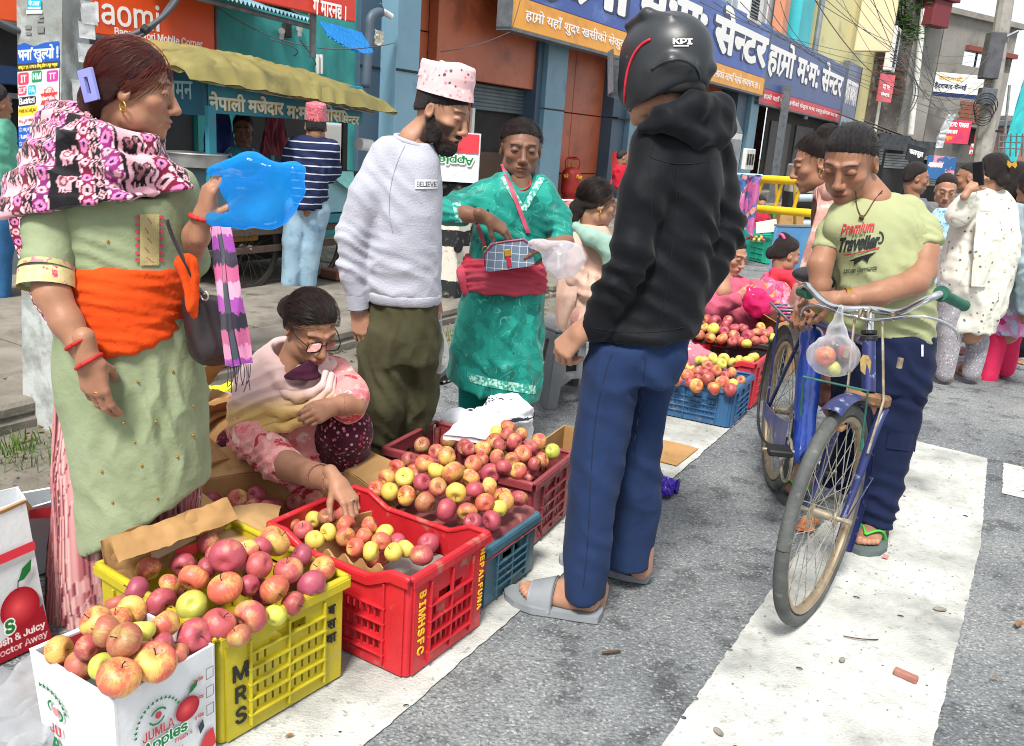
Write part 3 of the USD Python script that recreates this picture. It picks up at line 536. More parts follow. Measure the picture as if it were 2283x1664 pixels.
# --- the row of shops: helpers in the street's own frame (s along it, o to its left, z up)
SF=frame(A_([0,0,0.]),ST,LT)
def SB(s0,s1,o0,o1,z0,z1,bev=0.):return box(((s0+s1)/2,(o0+o1)/2,(z0+z1)/2),(abs(s1-s0),abs(o1-o0),abs(z1-z0)),SF,bev)
def S_(px,off):return float(atoff(px,300,off)@ST)
def SZ(px,py,off):p=atoff(px,py,off);return float(p@ST),float(p[2])
WALL=7.2
TEAL=mat('teal_wall','3d9d98','358b88',scale=1.2,rough=.75,c3='2a6c6b',s3=1.8,l3=.5,h3=.75,stretch=(1,1,.5),bump=.2,bscale=40)
ORANGE=mat('orange_panel','b0603f','9f5034',scale=.8,rough=.42,spec=.45,c3='84452f',s3=2.2,l3=.52,h3=.72,bump=.06,bscale=2)
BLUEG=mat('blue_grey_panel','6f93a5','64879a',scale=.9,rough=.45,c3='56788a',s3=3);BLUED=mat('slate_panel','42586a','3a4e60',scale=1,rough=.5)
DARK=mat('dark_interior','1d1b1a','2a2725',scale=2,rough=.8);SOFF=mat('brown_soffit','7a4632','6b3b2a',scale=1,rough=.6);BLACK=mat('black_joint','141516',rough=.6)
WHITEP=mat('white_paint','d8d8d4','c2c2bd',scale=3,rough=.5,c3='9a988f',s3=12,l3=.62);ZINC=mat('zinc_sheet','9aa0a2','7d8486',scale=4,rough=.45,metal=.6);STEEL=mat('grey_steel','6d7378','565b60',scale=8,rough=.5,metal=.3)
sX=S_(452,7.1);sT=S_(790,WALL);sC=S_(835,WALL);sD=S_(886,WALL)
b=Thing('phone_shop','low dark shop front under the orange phone sign, left end of the row','shop',sp(sX-3,WALL,0))
b.part('wall',SB(sX-9,sX,WALL+.05,WALL+.35,.1,3.6),mat('shop_wall','37393b','2c2e30',scale=2,rough=.7))
b.part('counter',SB(sX-5.6,sX-.1,WALL-.5,WALL+.02,.1,1.0,.01),mat('grey_counter','7f8a8e','6d777b',scale=2,rough=.5));b.part('shelf',SB(sX-5.4,sX-.2,WALL-.3,WALL+.03,1.42,1.46),STEEL)
b.part('shutter_box',SB(sX-8,sX-.02,WALL-.2,WALL+.04,1.52,1.66,.01),mat('blue_shutter','2c4a78','263f66',scale=2,rough=.5))
b.part('banner',SB(sX-5.3,sX-3.3,WALL-.53,WALL-.51,.95,1.52),mat('pale_banner','a9bcc2','2d8fa0',scale=1.3,rough=.6,lo=.5,hi=.54))
z0=SZ(452,111,6.9)[1]
sg=Thing('shop_sign','orange phone shop sign with white lettering above the bent woman in the shawl','sign',sp(sX,6.9,z0))
sg.part('board',SB(sX-5.2,sX,6.9,7.04,z0,z0+1.7,.01),mat('orange_sign','e4561f','dc4d1b',scale=2,rough=.35));sg.part('frame',cat(SB(sX-5.2,sX+.02,6.885,7.05,z0-.03,z0-.002),SB(sX+.002,sX+.03,6.885,7.05,z0-.03,z0+1.7)),STEEL)
_L=lambda px,py,off:frame(atoff(px,py,off),ST,UP)
sg.part('lettering',cat(lettering('xiaomi',.2,frame(atoff(176,42,6.896),ST,UP,-LT),bold=1,width=S_(352,6.9)-S_(176,6.9)),lettering('Bageshwori Mobile Corner',.06,frame(atoff(256,78,6.896),ST,UP,-LT),bold=2,width=S_(447,6.9)-S_(256,6.9))),mat('sign_white','f2f0ec',rough=.4))
b=Thing('teal_house','teal rendered house wall behind the food cart, under a zinc awning','house',sp(sX,WALL,0))
b.part('wall',SB(sX+.03,sT,WALL,WALL+.3,.1,5.2),TEAL);b.part('doorway',SB(sX+.5,sX+1.5,WALL-.02,WALL-.003,.14,1.9),DARK)
for px,py in((628,70),(668,64)):b.part('lamp_bracket',cat(cyl(atoff(px,py,WALL),atoff(px,py,WALL-.12),.035),cyl(atoff(px,py+6,WALL-.1),atoff(px,py+18,WALL-.1),.03,r2=.02)),mat('old_plastic','b7b9b5','7f807c',scale=8,rough=.5))
for px in(708,716):b.part('pipe',cyl(atoff(px,165,WALL-.05),atoff(px,122,WALL-.05),.022),WHITEP)
b.part('switch_box',xf(box((0,0,0),(.1,.05,.14),bev=.008),frame(atoff(640,68,WALL-.03),ST,LT)),DARK)
a0,a1=atoff(519,0,6.35),atoff(707,50,6.35)
def corrug(p0,p1,back,rise,n,amp=.016,th=.0015):
 e=p1-p0;return sheet(n,8,lambda u,v:p0+e*u[...,None]+LT*(back*v)[...,None]+UP*(rise*v+amp*np.sin(u*n*.5*np.pi*.5))[...,None],th)[0]
e_=a1-a0;a0=a0-e_*.5
b.part('awning',corrug(a0,A_([a1[0],a1[1],a1[2]*1]),.84,.22,260),mat('painted_zinc','7fa6b4','5f8896',scale=5,rough=.5,metal=.3,c3='b9cbd0',s3=14),smooth=True)
b.part('beam',cat(tube([a0+LT*.05-UP*.05,a1+LT*.05-UP*.05],.025,6),tube([a1+LT*.1-UP*.04,a1+LT*.84+UP*.1],.02,6)),STEEL)
o=Thing('plastic_sheet','crumpled blue corrugated plastic sheet hanging off the awning end','plastic sheet',atoff(765,80,6.4))
o.part('sheet',crumple(sheet(60,22,lambda u,v:(lambda c:c)(atoff(712,48,6.4)*(1-u[...,None])+(atoff(806,74,6.5))*u[...,None]+(atoff(745,104,6.0)-atoff(712,48,6.4))*(v*(.6+.4*np.sin(u*2.6)))[...,None]+LT*(.014*np.sin(u*90))[...,None]),.002)[0],.03,5),film('blue_film','2f8fd6',.25,haze=.4),smooth=True)
o=Thing('tarpaulin','green and white folded tarpaulin lying on the zinc awning','tarpaulin',atoff(640,20,6.6))
o.part('cloth',crumple(sheet(50,16,lambda u,v:atoff(590,6,6.5)*(1-u[...,None])+atoff(705,44,6.5)*u[...,None]+LT*(.25*v)[...,None]+UP*(.1*np.sin(v*3)+.03)[...,None],.004)[0],.05,7),mat('green_tarp','2f7d5c','d3dbd2',scale=5,rough=.6,lo=.5,hi=.56),smooth=True)
s0,z1=SZ(580,4,5.6);s1,z2=SZ(797,50,5.6)
sg=Thing('red_sign','red sign board with white script above the awning of the teal house','sign',sp(s0,5.6,z2));
sg.part('board',xf(box(((s1-s0)/2,.05,.4),(s1-s0,.06,.8),bev=.006),frame(sp(s0,5.6,z2),ST,LT)),mat('red_sign_board','d8402c','cf3826',scale=3,rough=.4))
sg.part('lettering',lettering('ग मारन<छ ।',.13,frame(atoff(697,24,5.6)-LT*.004-UP*.02,ST,UP,-LT),width=S_(768,5.6)-S_(697,5.6)),MATS['sign_white']);sg.part('post',cyl(sp(s0+(s1-s0)*.62,5.72,z2-.35),sp(s0+(s1-s0)*.62,5.72,z2+.2),.03),STEEL)
R_=Thing('restaurant','restaurant front clad in orange panels with blue grey pillars','restaurant',sp(sD,WALL,0))
sE=S_(1410,WALL)+9.5
R_.part('wall',SB(sT,sE,WALL+.1,WALL+.4,.1,6.5),mat('brown_wall','6a3a2a','5c3225',scale=1,rough=.7))
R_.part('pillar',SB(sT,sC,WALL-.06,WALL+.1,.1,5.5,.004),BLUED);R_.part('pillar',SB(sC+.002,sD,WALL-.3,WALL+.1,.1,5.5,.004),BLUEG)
sO0,sO1=S_(1050,WALL),S_(1166,WALL);sP0,sP1=S_(1206,WALL-.25),S_(1250,WALL-.25);sQ0,sQ1=S_(1362,WALL-.2),S_(1412,WALL-.2)
zs,zj=SZ(1060,182,WALL)[1],SZ(1240,248,WALL)[1];zlow=SZ(1240,388,WALL)[1]
def panel(a,c,z0,z1,dep=0.,m=ORANGE):R_.part('wall_panel',SB(a+.008,c-.008,WALL+.02-dep,WALL+.098,z0+.008,z1-.008,.006),m)
zt=3.25
for(a,c,zz)in((sD,sD+(sO0-sD)*.36,(.42,1.05,zj,2.62,zt)),(sD+(sO0-sD)*.36,sO0,(.42,1.05,zj,2.35,zt)),(sP1+.02,sP1+(sQ0-sP1)*.42,(.42,zlow,zj,zt)),(sP1+(sQ0-sP1)*.42,sQ0,(.42,zlow,zj,zt)),(sQ1+.02,sQ1+1.6,(.42,zlow,zj,zt)),(sQ1+1.62,sE-2.5,(.42,zlow,zj,zt)),(sO1,sP0-.06,(.42,zj,zs-.3,zt))):
 for k in range(len(zz)-1):panel(a,c,zz[k],zz[k+1])
R_.part('lintel',SB(sO0-1.1,sP0-.02,WALL-.14,WALL+.01,zs,zt,.006),ORANGE)
R_.part('opening',SB(sO0,sO1,WALL+.086,WALL+.104,.42,zs-.002),DARK)
for k in range(7):R_.part('shutter_slat',cyl(sp(sO0+.02,WALL+.04,zs-.035-.052*k),sp(sO1-.02,WALL+.04,zs-.035-.052*k),.03,8),mat('shutter_grey','5e6b70','4f5a5f',scale=3,rough=.5,metal=.3))
R_.part('door_post',SB(sO0-.02,sO0+.05,WALL-.02,WALL+.08,.42,zs-.36,.004),WHITEP)
R_.part('counter',SB(sO0+.1,sO1-.3,WALL+.01,WALL+.08,.42,1.15,.01),mat('brown_counter','4a3220','3a2618',scale=3,rough=.5))
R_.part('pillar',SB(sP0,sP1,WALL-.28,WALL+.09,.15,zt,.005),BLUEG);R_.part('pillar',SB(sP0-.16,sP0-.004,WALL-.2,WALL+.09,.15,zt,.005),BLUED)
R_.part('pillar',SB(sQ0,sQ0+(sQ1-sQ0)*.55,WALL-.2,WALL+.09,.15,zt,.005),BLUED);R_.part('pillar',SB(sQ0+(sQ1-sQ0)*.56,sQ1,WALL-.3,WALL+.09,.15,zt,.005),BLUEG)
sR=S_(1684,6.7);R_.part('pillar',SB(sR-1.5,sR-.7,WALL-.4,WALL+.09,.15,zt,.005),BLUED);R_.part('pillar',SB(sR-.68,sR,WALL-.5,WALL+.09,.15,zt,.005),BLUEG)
for(s_,w_)in((sT,sC),(sC,sD)):R_.part('joint_strip',SB(s_+.004,w_-.004,WALL-(.066 if s_==sT else.306),WALL,2.06,2.09),BLACK)
for(a,c,o_)in((sP0,sP1,.286),(sQ0,sQ1,.306)):R_.part('joint_strip',SB(a,c,WALL-o_,WALL,zj-.012,zj+.012),BLACK)
R_.part('soffit',SB(sD-.1,sE,6.72,WALL+.1,zt+.002,zt+.08),SOFF);R_.part('plinth',SB(sD-.3,sE,6.5,WALL+.05,.1,.42,.02),CONC)
WH=MATS['sign_white'];SHADOW=mat('sign_navy','1c2a55',rough=.4)
def shopsign(name,label,pxl,pxr,pyl,hgt,off,top,strip,frac,parts):
 s0,zb=SZ(pxl,pyl,off);s1=S_(pxr,off);W=s1-s0;t=Thing(name,label,'sign',sp(s0,off,zb))
 t.part('board',SB(s0,s1,off+.02,off+.2,zb+hgt*frac,zb+hgt,.008),top);t.part('strip',SB(s0,s1,off+.02,off+.2,zb,zb+hgt*frac-.003,.008),strip)
 t.part('frame',cat(SB(s0-.04,s0-.002,off,off+.22,zb-.03,zb+hgt),SB(s0-.04,s1+.04,off,off+.22,zb-.045,zb-.002),SB(s1+.002,s1+.04,off,off+.22,zb-.03,zb+hgt)),STEEL)
 for(tx,u0,u1,v0,v1,m,bold,lift)in parts:
  t.part('lettering',lettering(tx,.3,frame(sp(s0+W*u0,off+.016-lift,zb+hgt*v0),ST,UP,-LT),depth=.003,bold=bold,width=W*(u1-u0),height=hgt*(v1-v0)),m)
 return t
BLUE1,YEL1=mat('sign_blue','3c5aa6','35519a',scale=.5,rough=.35,c3='5c78b4',s3=1.3,l3=.52,h3=.7,stretch=(1,1,2.5)),mat('sign_yellow','eba63c','e09530',scale=.6,rough=.4,c3='c98a3c',s3=1.8,l3=.55,h3=.7,bump=.1,bscale=3)
_h1=SZ(1697,64,6.5)[1]-SZ(1690,226,6.5)[1];_h2=SZ(1868,138,6.6)[1]-SZ(1860,268,6.6)[1]
big='हाम^ो म:म: से<नटर'
shopsign('restaurant_sign','long blue and yellow restaurant sign with big white script over the orange front',1141,1690,60,_h1,6.5,BLUE1,YEL1,.25,[(big,.03,.992,.285,.97,SHADOW,9,0),(big,.028,.99,.295,.98,WH,4,.006),('हाम^ो यहाँ शुद<ध खसीको सेकुवा, म:म:, पक<कु तथा खाजा पाइन<छ',.03,.6,.06,.19,WH,1,0),('खानाको लागि राम^ो ब<यवस<था छ ।',.66,.97,.06,.19,WH,1,0)])
shopsign('restaurant_sign','smaller blue sign with a red lower strip and white script, beyond the long restaurant sign',1692,1866,228,_h2,6.6,mat('sign_blue_dusty','46598c','3d4f80',scale=.6,rough=.4),mat('sign_red_strip','d0333f','c42c38',scale=.8,rough=.4),.2,[(big,.03,.97,.36,.93,SHADOW,9,0),(big,.028,.968,.37,.94,WH,3,.008),('हाम^ो यहाँ शुद<ध खसीको सेकुवा म:म: पक<कु छोयला पाइन<छ',.04,.96,.05,.15,WH,1,0)])
shopsign('shop_sign','grey blue sign with faded white script, farthest along the row of signs',1871,1899,291,2.3,6.6,mat('sign_grey','77809a','69728c',scale=.8,rough=.5),mat('sign_grey2','a6adba','98a0b0',scale=.8,rough=.5),.22,[('भाज ब<यवसाय',.05,.95,.4,.75,WH,2,0),('काठमाडौं ०१',.1,.8,.06,.16,SHADOW,1,0)])
zU=SZ(1705,60,7.0)[1];GLASS=mat('window_glass','aebfc6','8ea2ab',scale=.7,rough=.12,spec=.7)
b=Thing('upper_floor','glazed upper floor above the long restaurant sign, with turquoise columns','building',sp(S_(1640,7.1),7.1,zU))
u0=S_(1500,7.1)
for k in range(9):b.part('window',SB(u0+1.45*k,u0+1.45*k+1.38,7.12,7.17,zU-.6,zU+3),GLASS)
for k in range(10):b.part('window_frame',SB(u0+1.45*k-.065,u0+1.45*k-.004,7.1,7.18,zU-.6,zU+3),WHITEP)
uc=S_(1735,6.9);b.part('column',SB(uc,uc+1.4,6.75,7.1,zU-1,zU+5,.01),mat('turquoise','48b8c0','3da9b2',scale=1,rough=.6));uo=S_(1722,6.8);b.part('column',SB(uo-.55,uo-.02,6.8,7.08,zU-1,zU+5,.01),mat('salmon','c98a6c','bd7d5f',scale=1,rough=.6))
def aircon(label,c,w=.8,h=.55,ax=ST):
 t=Thing('air_conditioner',label,'air conditioner',c);M=frame(c,ax,np.cross(UP,ax));t.part('case',box((0,0,h/2),(w,.3,h),M,.03),WHITEP)
 t.part('fan_grille',cat(*[box((-.1*w,-.155,h*(.14+.09*k)),(w*.55,.012,.02),M)for k in range(9)]),ZINC);t.part('fan_hole',box((-.1*w,-.1505,h/2),(w*.55,.004,h*.8),M),DARK);t.part('bracket',cat(box((-w*.35,.05,-.03),(.03,.4,.04),M),box((w*.35,.05,-.03),(.03,.4,.04),M)),STEEL)
aircon('white air conditioner on the ledge above the long restaurant sign',atoff(1668,52,6.65),1.1,.75);aircon('white air conditioner fixed to the dark stone house beside the red sign',at(1981,160,36.),1.0,1.6)
zy=2.6;yS0,yS1=S_(1800,6.9),S_(1930,6.9)
b=Thing('yellow_house','pale yellow rendered house with flaking plaster beyond the restaurant signs','house',sp(yS0,6.9,0))
YEL=mat('yellow_render','ddd6a0','d3ca92',scale=.35,rough=.85,c3='a7a184',s3=.7,l3=.6,h3=.75);b.part('wall',SB(S_(1775,6.9),yS1,6.92,7.6,0,19),YEL)
b.part('plaster_patch',crumple(sheet(14,12,lambda u,v:at(1882,42,36.2)+ST*((u-.5)*1.6)[...,None]+UP*((v-.5)*1.1)[...,None]*1.,.12)[0],.35,2),mat('bare_brick','6f6259','4a423c',scale=6,rough=.95),smooth=True)
b.part('shop_opening',SB(S_(1700,6.95),S_(1868,6.95),6.9,6.915,.1,3.3),DARK);b.part('awning_post',SB(S_(1745,6.4),S_(1745,6.4)+.25,6.4,6.55,.1,3.2),STEEL)
for k in range(3):b.part('roller_shutter',SB(S_(1713,6.9)+k*2.9,S_(1713,6.9)+k*2.9+2.2,6.86,6.89,.1,2.3),mat('dark_shutter','4a4645','3e3b3a',scale=2,rough=.6))
b.part('drain_pipe',cyl(sp(S_(1792,6.7),6.75,2.5),sp(S_(1792,6.7),6.75,19),.09),ZINC);b.part('drain_pipe',cyl(sp(S_(1938,6.7),6.75,2),sp(S_(1938,6.7),6.75,19),.12),WHITEP);b.part('side_board',SB(S_(1918,6.1),S_(1918,6.1)+.2,5.6,6.8,5.1,8.3,.03),mat('cream_board','cdbfa0',rough=.6))
STONE=mat('stone_wall','6a625c','4d4743',scale=1.6,detail=7,rough=.95,bump=.6,bscale=9,c3='8e867c',s3=3,l3=.55,bdist=.06)
GREYR=mat('grey_render','8f8c86','79766f',scale=.5,detail=6,rough=.9,c3='5c5954',s3=1.1,l3=.55,h3=.75,bump=.3,bscale=8,bdist=.03)
def wallpix(pl,pr,Yl,Yr,z0,z1,th=.35):
 a,c=at(pl,330,Yl),at(pr,330,Yr);a[2]=c[2]=0;d=c-a;L=np.linalg.norm(d);x=d/L;n=np.cross(UP,x);return box((L/2,th/2,(z0+z1)/2),(L,th,z1-z0),frame(a,x,n)),frame(a,x,n),L
b=Thing('stone_house','tall dark house of bare brick and stone with a planted balcony','house',at(1960,330,38))
m,M1,L1=wallpix(1922,2056,37.2,39.5,0,16);b.part('wall',m,STONE);b.part('render_strip',box((L1*.74,-.02,8),(L1*.45,.05,16),M1),GREYR)
for k in range(26):
 x,z=(.15+.35*(k%5)+.17*(k//5%2)),3.0+.3*(k//5);b.part('brick',box((x,-.03,z+1.2),(.3,.1,.16),M1,.01),MATS.get('brick_red')or mat('brick_red','8b5a48','6f4638',scale=5,rough=.9))
b.part('drain_pipe',cyl(at(2060,20,38),at(2030,300,38),.12),WHITEP);b.part('drain_pipe',cyl(at(1988,60,37),at(1950,300,37),.06),WHITEP);b.part('balcony_slab',box((L1*.62,-.45,7.9),(1.7,1.0,.2),M1,.02),mat('red_balcony','6e2c33',rough=.7));b.part('planter',box((L1*.6,-.6,7.3),(1.2,.5,1.0),M1,.03),MATS['red_balcony'])
for k in range(9):b.part('balcony_bar',cyl(*(xf((A_([[L1*.7+.27*k,-.6,8.6],[L1*.7+.27*k,-.6,10.4]]),np.zeros((1,3),int)),M1)[0]),.025),BLACK)
b.part('balcony_rail',cat(box((L1*.7+1.1,-.6,9.4),(2.4,.06,.05),M1),box((L1*.7+1.1,-.6,10.4),(2.4,.06,.05),M1)),BLACK)
LEAF=mat('leaf','4f7d3a','2e5526',scale=3,rough=.5,trans=.35,c3='86a85a',s3=9)
def bush(p,r,n,seed,a=.08):q=np.random.default_rng(seed);return cat(*[leafmesh(q,A_(p)+q.normal(0,1,3)*A_(r)*.55,q.uniform(.5,1.2)*a,.8)for _ in range(n)])
o=Thing('balcony_plant','leafy green shrubs growing out of the planter on the stone house','plant',at(2010,60,36.8));o.part('foliage',cat(bush(at(2005,20,36.6),(.7,.5,1.2),700,4,.13),bush(at(2022,75,36.6),(.7,.4,.45),300,5,.12)),LEAF);o.part('stem',cat(*[tube(spline([at(2008,80,36.7),at(2004+6*k,40,36.7),at(1998+10*k,-10,36.7)],8),.03,5)for k in range(3)]),mat('stem','5a4a35',rough=.8))
def flatsign(name,label,p,ax,w,h,m,lines,m2=None,cat_='sign',th=.05,post=None):
 t=Thing(name,label,cat_,p);n=-np.cross(UP,ax)*-1;M=frame(p,ax,np.cross(UP,ax));t.part('board',box((w/2,0,h/2),(w,th,h),M,.006),m)
 for(tx,x,z,ww,hh,mm)in lines:t.part('lettering',lettering(tx,.2,frame(p+ax*(x*w)+UP*(z*h)-np.cross(UP,ax)*(th/2+.004),ax,UP,-np.cross(UP,ax)),depth=.004,bold=3,width=w*ww,height=h*hh),mm)
 if m2:t.part('strip',box((w/2,-.012,h*.09),(w,th,h*.18),M,.004),m2)
 return t
REDS,XR=mat('sign_red','cf3b45','c0323d',scale=1,rough=.45),A_([1.,0,0])
flatsign('shop_sign','small faded red sign standing out from the dark stone house',at(1953,226,35.),unit(A_([.9,.43,0])),.75,1.0,mat('sign_pink','cf6670','c45a66',scale=1,rough=.5),[('म म',.25,.45,.5,.18,WH),('से<नटर',.2,.2,.6,.18,WH)])
b=Thing('grey_house','grey unfinished house with an open storey, closing the view down the street','house',at(2130,330,46))
m,M2,L2=wallpix(2052,2216,44,47.5,0,6.2);b.part('wall',m,GREYR)
XX,NN=M2[:3,0],M2[:3,1];HB=lambda x0,x1,z0,z1,y0=0.,th=.35,m=GREYR,nm='wall',bev=0.:b.part(nm,box(((x0+x1)/2,y0+th/2,(z0+z1)/2),(x1-x0,th,z1-z0),M2,bev),m)
zq=lambda py,px=2130,Y=45.5:float(at(px,py,Y)[2])
HB(0,L2*.33,6.202,zq(42));HB(L2*.331,L2,zq(112),zq(42));HB(L2*.90,L2,6.202,zq(112),m=STONE);HB(0,L2*1.04,zq(42)+.002,zq(42)+.25,-.25,.7,m=GREYR,nm='roof_slab');HB(L2*.33,L2*1.02,zq(112)+.002,zq(112)+.22,-.2,.3,m=mat('brick_rust','7b3f38',rough=.8),nm='beam')
HB(L2*.52,L2*.54,6.2,8.4,.1,.05,BLACK,'post');HB(L2*.7,L2*.72,6.2,8.0,.1,.05,BLACK,'post')
for k in range(40):HB(L2*.4+.33*(k%8)+.16*(k//8%2),L2*.4+.33*(k%8)+.16*(k//8%2)+.31,3.6+.2*(k//8),3.78+.2*(k//8),-.05,.1,MATS['brick_red'],'brick',.01)
for(px,py,w,h)in((2120,262,1.6,1.1),(2160,305,.9,.8)):p=at(px,py,45.2);b.part('window',box((0,0,0),(w,.1,h),frame(p,XX,NN)),DARK)
b.part('canopy',box((L2*.62,-.5,3.3),(L2*.55,1.0,.07),M2),BLACK)
flatsign('billboard','white and yellow billboard with blue lettering on the grey house',at(2072,213,43.),unit(A_([.98,.18,0])),3.0,1.05,mat('sign_offwhite','e6e6dc','d9d9cc',scale=.7,rough=.5),[('हैदराबाद चे<ननई',.05,.3,.55,.3,SHADOW),('काठमाडौं',.1,.68,.4,.22,mat('sign_gold','d6a02c',rough=.5)),('9858074633, 9858074633',.3,.03,.65,.12,WH)],SHADOW)
flatsign('poster_board','red and yellow printed poster board low on the grey house',at(2100,318,42.5),unit(A_([.98,.2,0])),1.35,1.05,mat('poster_red','cf3f4e','b8345a',scale=2.5,rough=.5),[('म:म: पसल',.1,.7,.8,.2,WH),('ताजा खाना',.1,.4,.4,.16,WH),('खुला',.1,.1,.25,.18,mat('sign_gold','d6a02c'))])
flatsign('shop_sign','small red and white sign at the far street end, left of the utility pole',at(2171,316,43),XR,.34,.5,REDS,[('दूध',.2,.5,.6,.3,WH)])
flatsign('shop_sign','striped red and white hanging sign below the small red sign at the street end',at(2160,345,43),XR,.8,.5,mat('sign_stripe','d9d9d2','c5303c',scale=9,lo=.48,hi=.52),[])
b=Thing('market_shed','low dark market sheds with corrugated roofs under the stone house','shed',at(2030,360,30))
for k,(pl,pr,pyt,Yd)in enumerate(((1965,2030,290,30),(2022,2085,305,32),(2080,2150,352,36))):
 a,c=at(pl,pyt,Yd),at(pr,pyt+26,Yd+1);b.part('roof',corrug(a,c,1.6,.5,60,.02),mat('rusty_zinc','3c3b3a','55504c',scale=3,rough=.7),smooth=True);b.part('wall',box(((0),0,0),(.02,.02,.02)),DARK)if False else None
 d=c-a;L=float(np.hypot(d[0],d[1]));x=unit(d*A_([1,1,0]));b.part('front',box((L/2,.9,-1.5),(L,.1,2.8),frame(a,x,np.cross(UP,x))),mat('shed_front','2a2a2c','3a3838',scale=1,rough=.8));b.part('valance',box((L/2,.02,-.35),(L,.04,.5),frame(a,x,np.cross(UP,x))),mat('shed_valance','2f3338','45494e',scale=5,rough=.7))
 for j in range(6):b.part('shutter_slat',box((L/2,.84,-.62-.09*j),(L*.8,.02,.07),frame(a,x,np.cross(UP,x))),ZINC)
flatsign('shop_sign','small tilted black and white board hanging under the dark shed roof',at(2018,356,29),unit(A_([.85,.5,-.12])),.9,.5,mat('sign_black','202428',rough=.5),[('फलफूल',.1,.3,.8,.4,WH)])
flatsign('poster_board','blue and pink posters on the shed wall behind the crowd',at(2060,398,30),XR,.95,.75,mat('poster_blue','2f5f94','d08a94',scale=1.3,lo=.52,hi=.55,rough=.5),[('आवश<यकता',.05,.5,.5,.2,WH)])
o=Thing('awning_tarp','pale plastic tarp hanging in folds from the sheds at the end of the street','tarpaulin',at(2095,300,33));o.part('cloth',crumple(sheet(16,22,lambda u,v:at(2085,330,33)*(1-u[...,None])+at(2102,330,33)*u[...,None]+UP*(v*1.2)[...,None]+XR*(.25*v*v)[...,None],.004)[0],.12,3),mat('pale_tarp','c9ced2',rough=.5,trans=.3),smooth=True)
def pole(name,label,a,c,r0,r1,m):t=Thing(name,label,'utility pole',a);t.part('shaft',tube([a,a*.5+c*.5,c],[r0,(r0+r1)/2,r1],10),m);return t
UPC=mat('pole_concrete','9c9892','827e78',scale=2,detail=6,rough=.9,c3='5f5b56',s3=4)
t=pole('utility_pole','leaning concrete utility pole carrying a knot of wires at the end of the street',at(2178,420,30),at(2247,-30,30),.3,.24,UPC);t.part('transformer_box',box((0,0,0),(.5,.4,1.4),frame(at(2212,125,29.6),XR,A_([0,1.,0])),.03),mat('dark_box','55565a','44454a',scale=3,rough=.6));t.part('cross_arm',tube([at(2205,100,29.7),at(2270,70,29.7)],.05,6),STEEL);t.part('junction_box',box((0,0,0),(.5,.3,.5),frame(at(2200,215,29.7),XR,A_([0,1.,0])),.02),STEEL);t.part('cable_coil',cat(*[torus(.26+.04*k,.015,frame(at(2192,262,29.5)+UP*.12*k,XR,UP),24,5)for k in range(4)]),BLACK)
o=Thing('hoarding','turquoise sheet hoarding beside the utility pole','hoarding',at(2250,330,34));o.part('sheet',crumple((lambda m:m)(sheet(12,30,lambda u,v:at(2236,330,34)+XR*(u*.75)[...,None]+UP*(v*4.6-.5)[...,None]+A_([0,1.,0])*(.3*u)[...,None]+XR*(.09*v)[...,None]*4,.01)[0]),.06,2),mat('turquoise_sheet','35b5b8','2aa3a8',scale=1.5,rough=.5),smooth=True);o.part('post',cyl(at(2236,340,33.9),at(2251,190,33.9),.05),ZINC)
b=Thing('far_house','pale hazy low house with a grey roof at the right edge of the street','house',at(2265,330,60));p=at(2225,372,60);b.part('wall',box((2.6,1.5,1.3),(5.2,3,3.2),frame(p,XR,A_([0,1.,0]))),GREYR);b.part('roof',box((2.6,1.5,3.1),(5.8,3.6,.3),frame(p,XR,A_([0,1.,0])),.04),CONC);b.part('window',box((2.2,-.01,1.6),(1.2,.1,1.1),frame(p,XR,A_([0,1.,0]))),DARK)
b=Thing('far_house','grey roofed brick house behind the railings at the far right','house',at(2270,330,52));p=at(2245,360,52);b.part('wall',box((2,1.5,.7),(4,3,2.4),frame(p,XR,A_([0,1.,0]))),mat('far_brick','8d6a5f','7a5a50',scale=3,rough=.9));b.part('roof',box((2,1.5,2.1),(4.6,3.6,.35),frame(p,XR,A_([0,1.,0])),.05),STEEL)
o=Thing('railing','dark steel railing at the far right of the street','railing',at(2260,330,24))
for k in range(3):o.part('rail',tube([at(2225,302+14*k,24),at(2300,305+14*k,24)],.02,6),STEEL)
for k in range(6):o.part('rail_post',tube([at(2228+13*k,298,24),at(2226+13*k,350,24)],.02,6),STEEL)
WIRE=mat('wire','4a4c50',rough=.6);CABLE=mat('grey_cable','4d5156','3e4247',scale=10,rough=.5)
def wire(label,pts,r,m=WIRE,group=None,n=30,nm='overhead_wire'):one(nm,tube(spline(pts,n),r,5),m,label,'wire',group,smooth=True)
wr=np.random.default_rng(12)
for k in range(15):
 p0=at(1790+19*k+wr.uniform(-8,8),-20,14+.8*k);p1=at(2195+wr.uniform(-8,30),120+9*k+wr.uniform(-20,20),29.6);m_=(p0+p1)/2-UP*wr.uniform(.3,1.6);wire('thin dark wire of the tangle strung down to the leaning utility pole',[p0,m_,p1],wr.uniform(.004,.009),group='wires strung to the utility pole')
for k in range(7):wire('dark wire running along the shop signs and the yellow house',[at(1560+30*k,4,13+k),at(1760+20*k,85+14*k,20+k),at(2040+14*k,140+22*k,31)],.007,group='wires along the signs')
for k in range(3):wire('loop of black cable hanging against the stone house',[at(1985,120+8*k,34),at(2035+6*k,200,34),at(1990,280+5*k,34)],.02,group='cable loops on the stone house')
for(a,c,e,lb)in(((455,-5),(560,62),(880,96),'thin wire sagging across the teal wall above the food cart'),((600,88),(640,100),(655,125),'short loose wire hanging on the teal wall left of the pipes'),((668,88),(690,118),(700,145),'loose wire hanging beside the white pipes on the teal wall')):wire(lb,[at(*a,8.2),at(*c,8.4),at(*e,9)],.005)
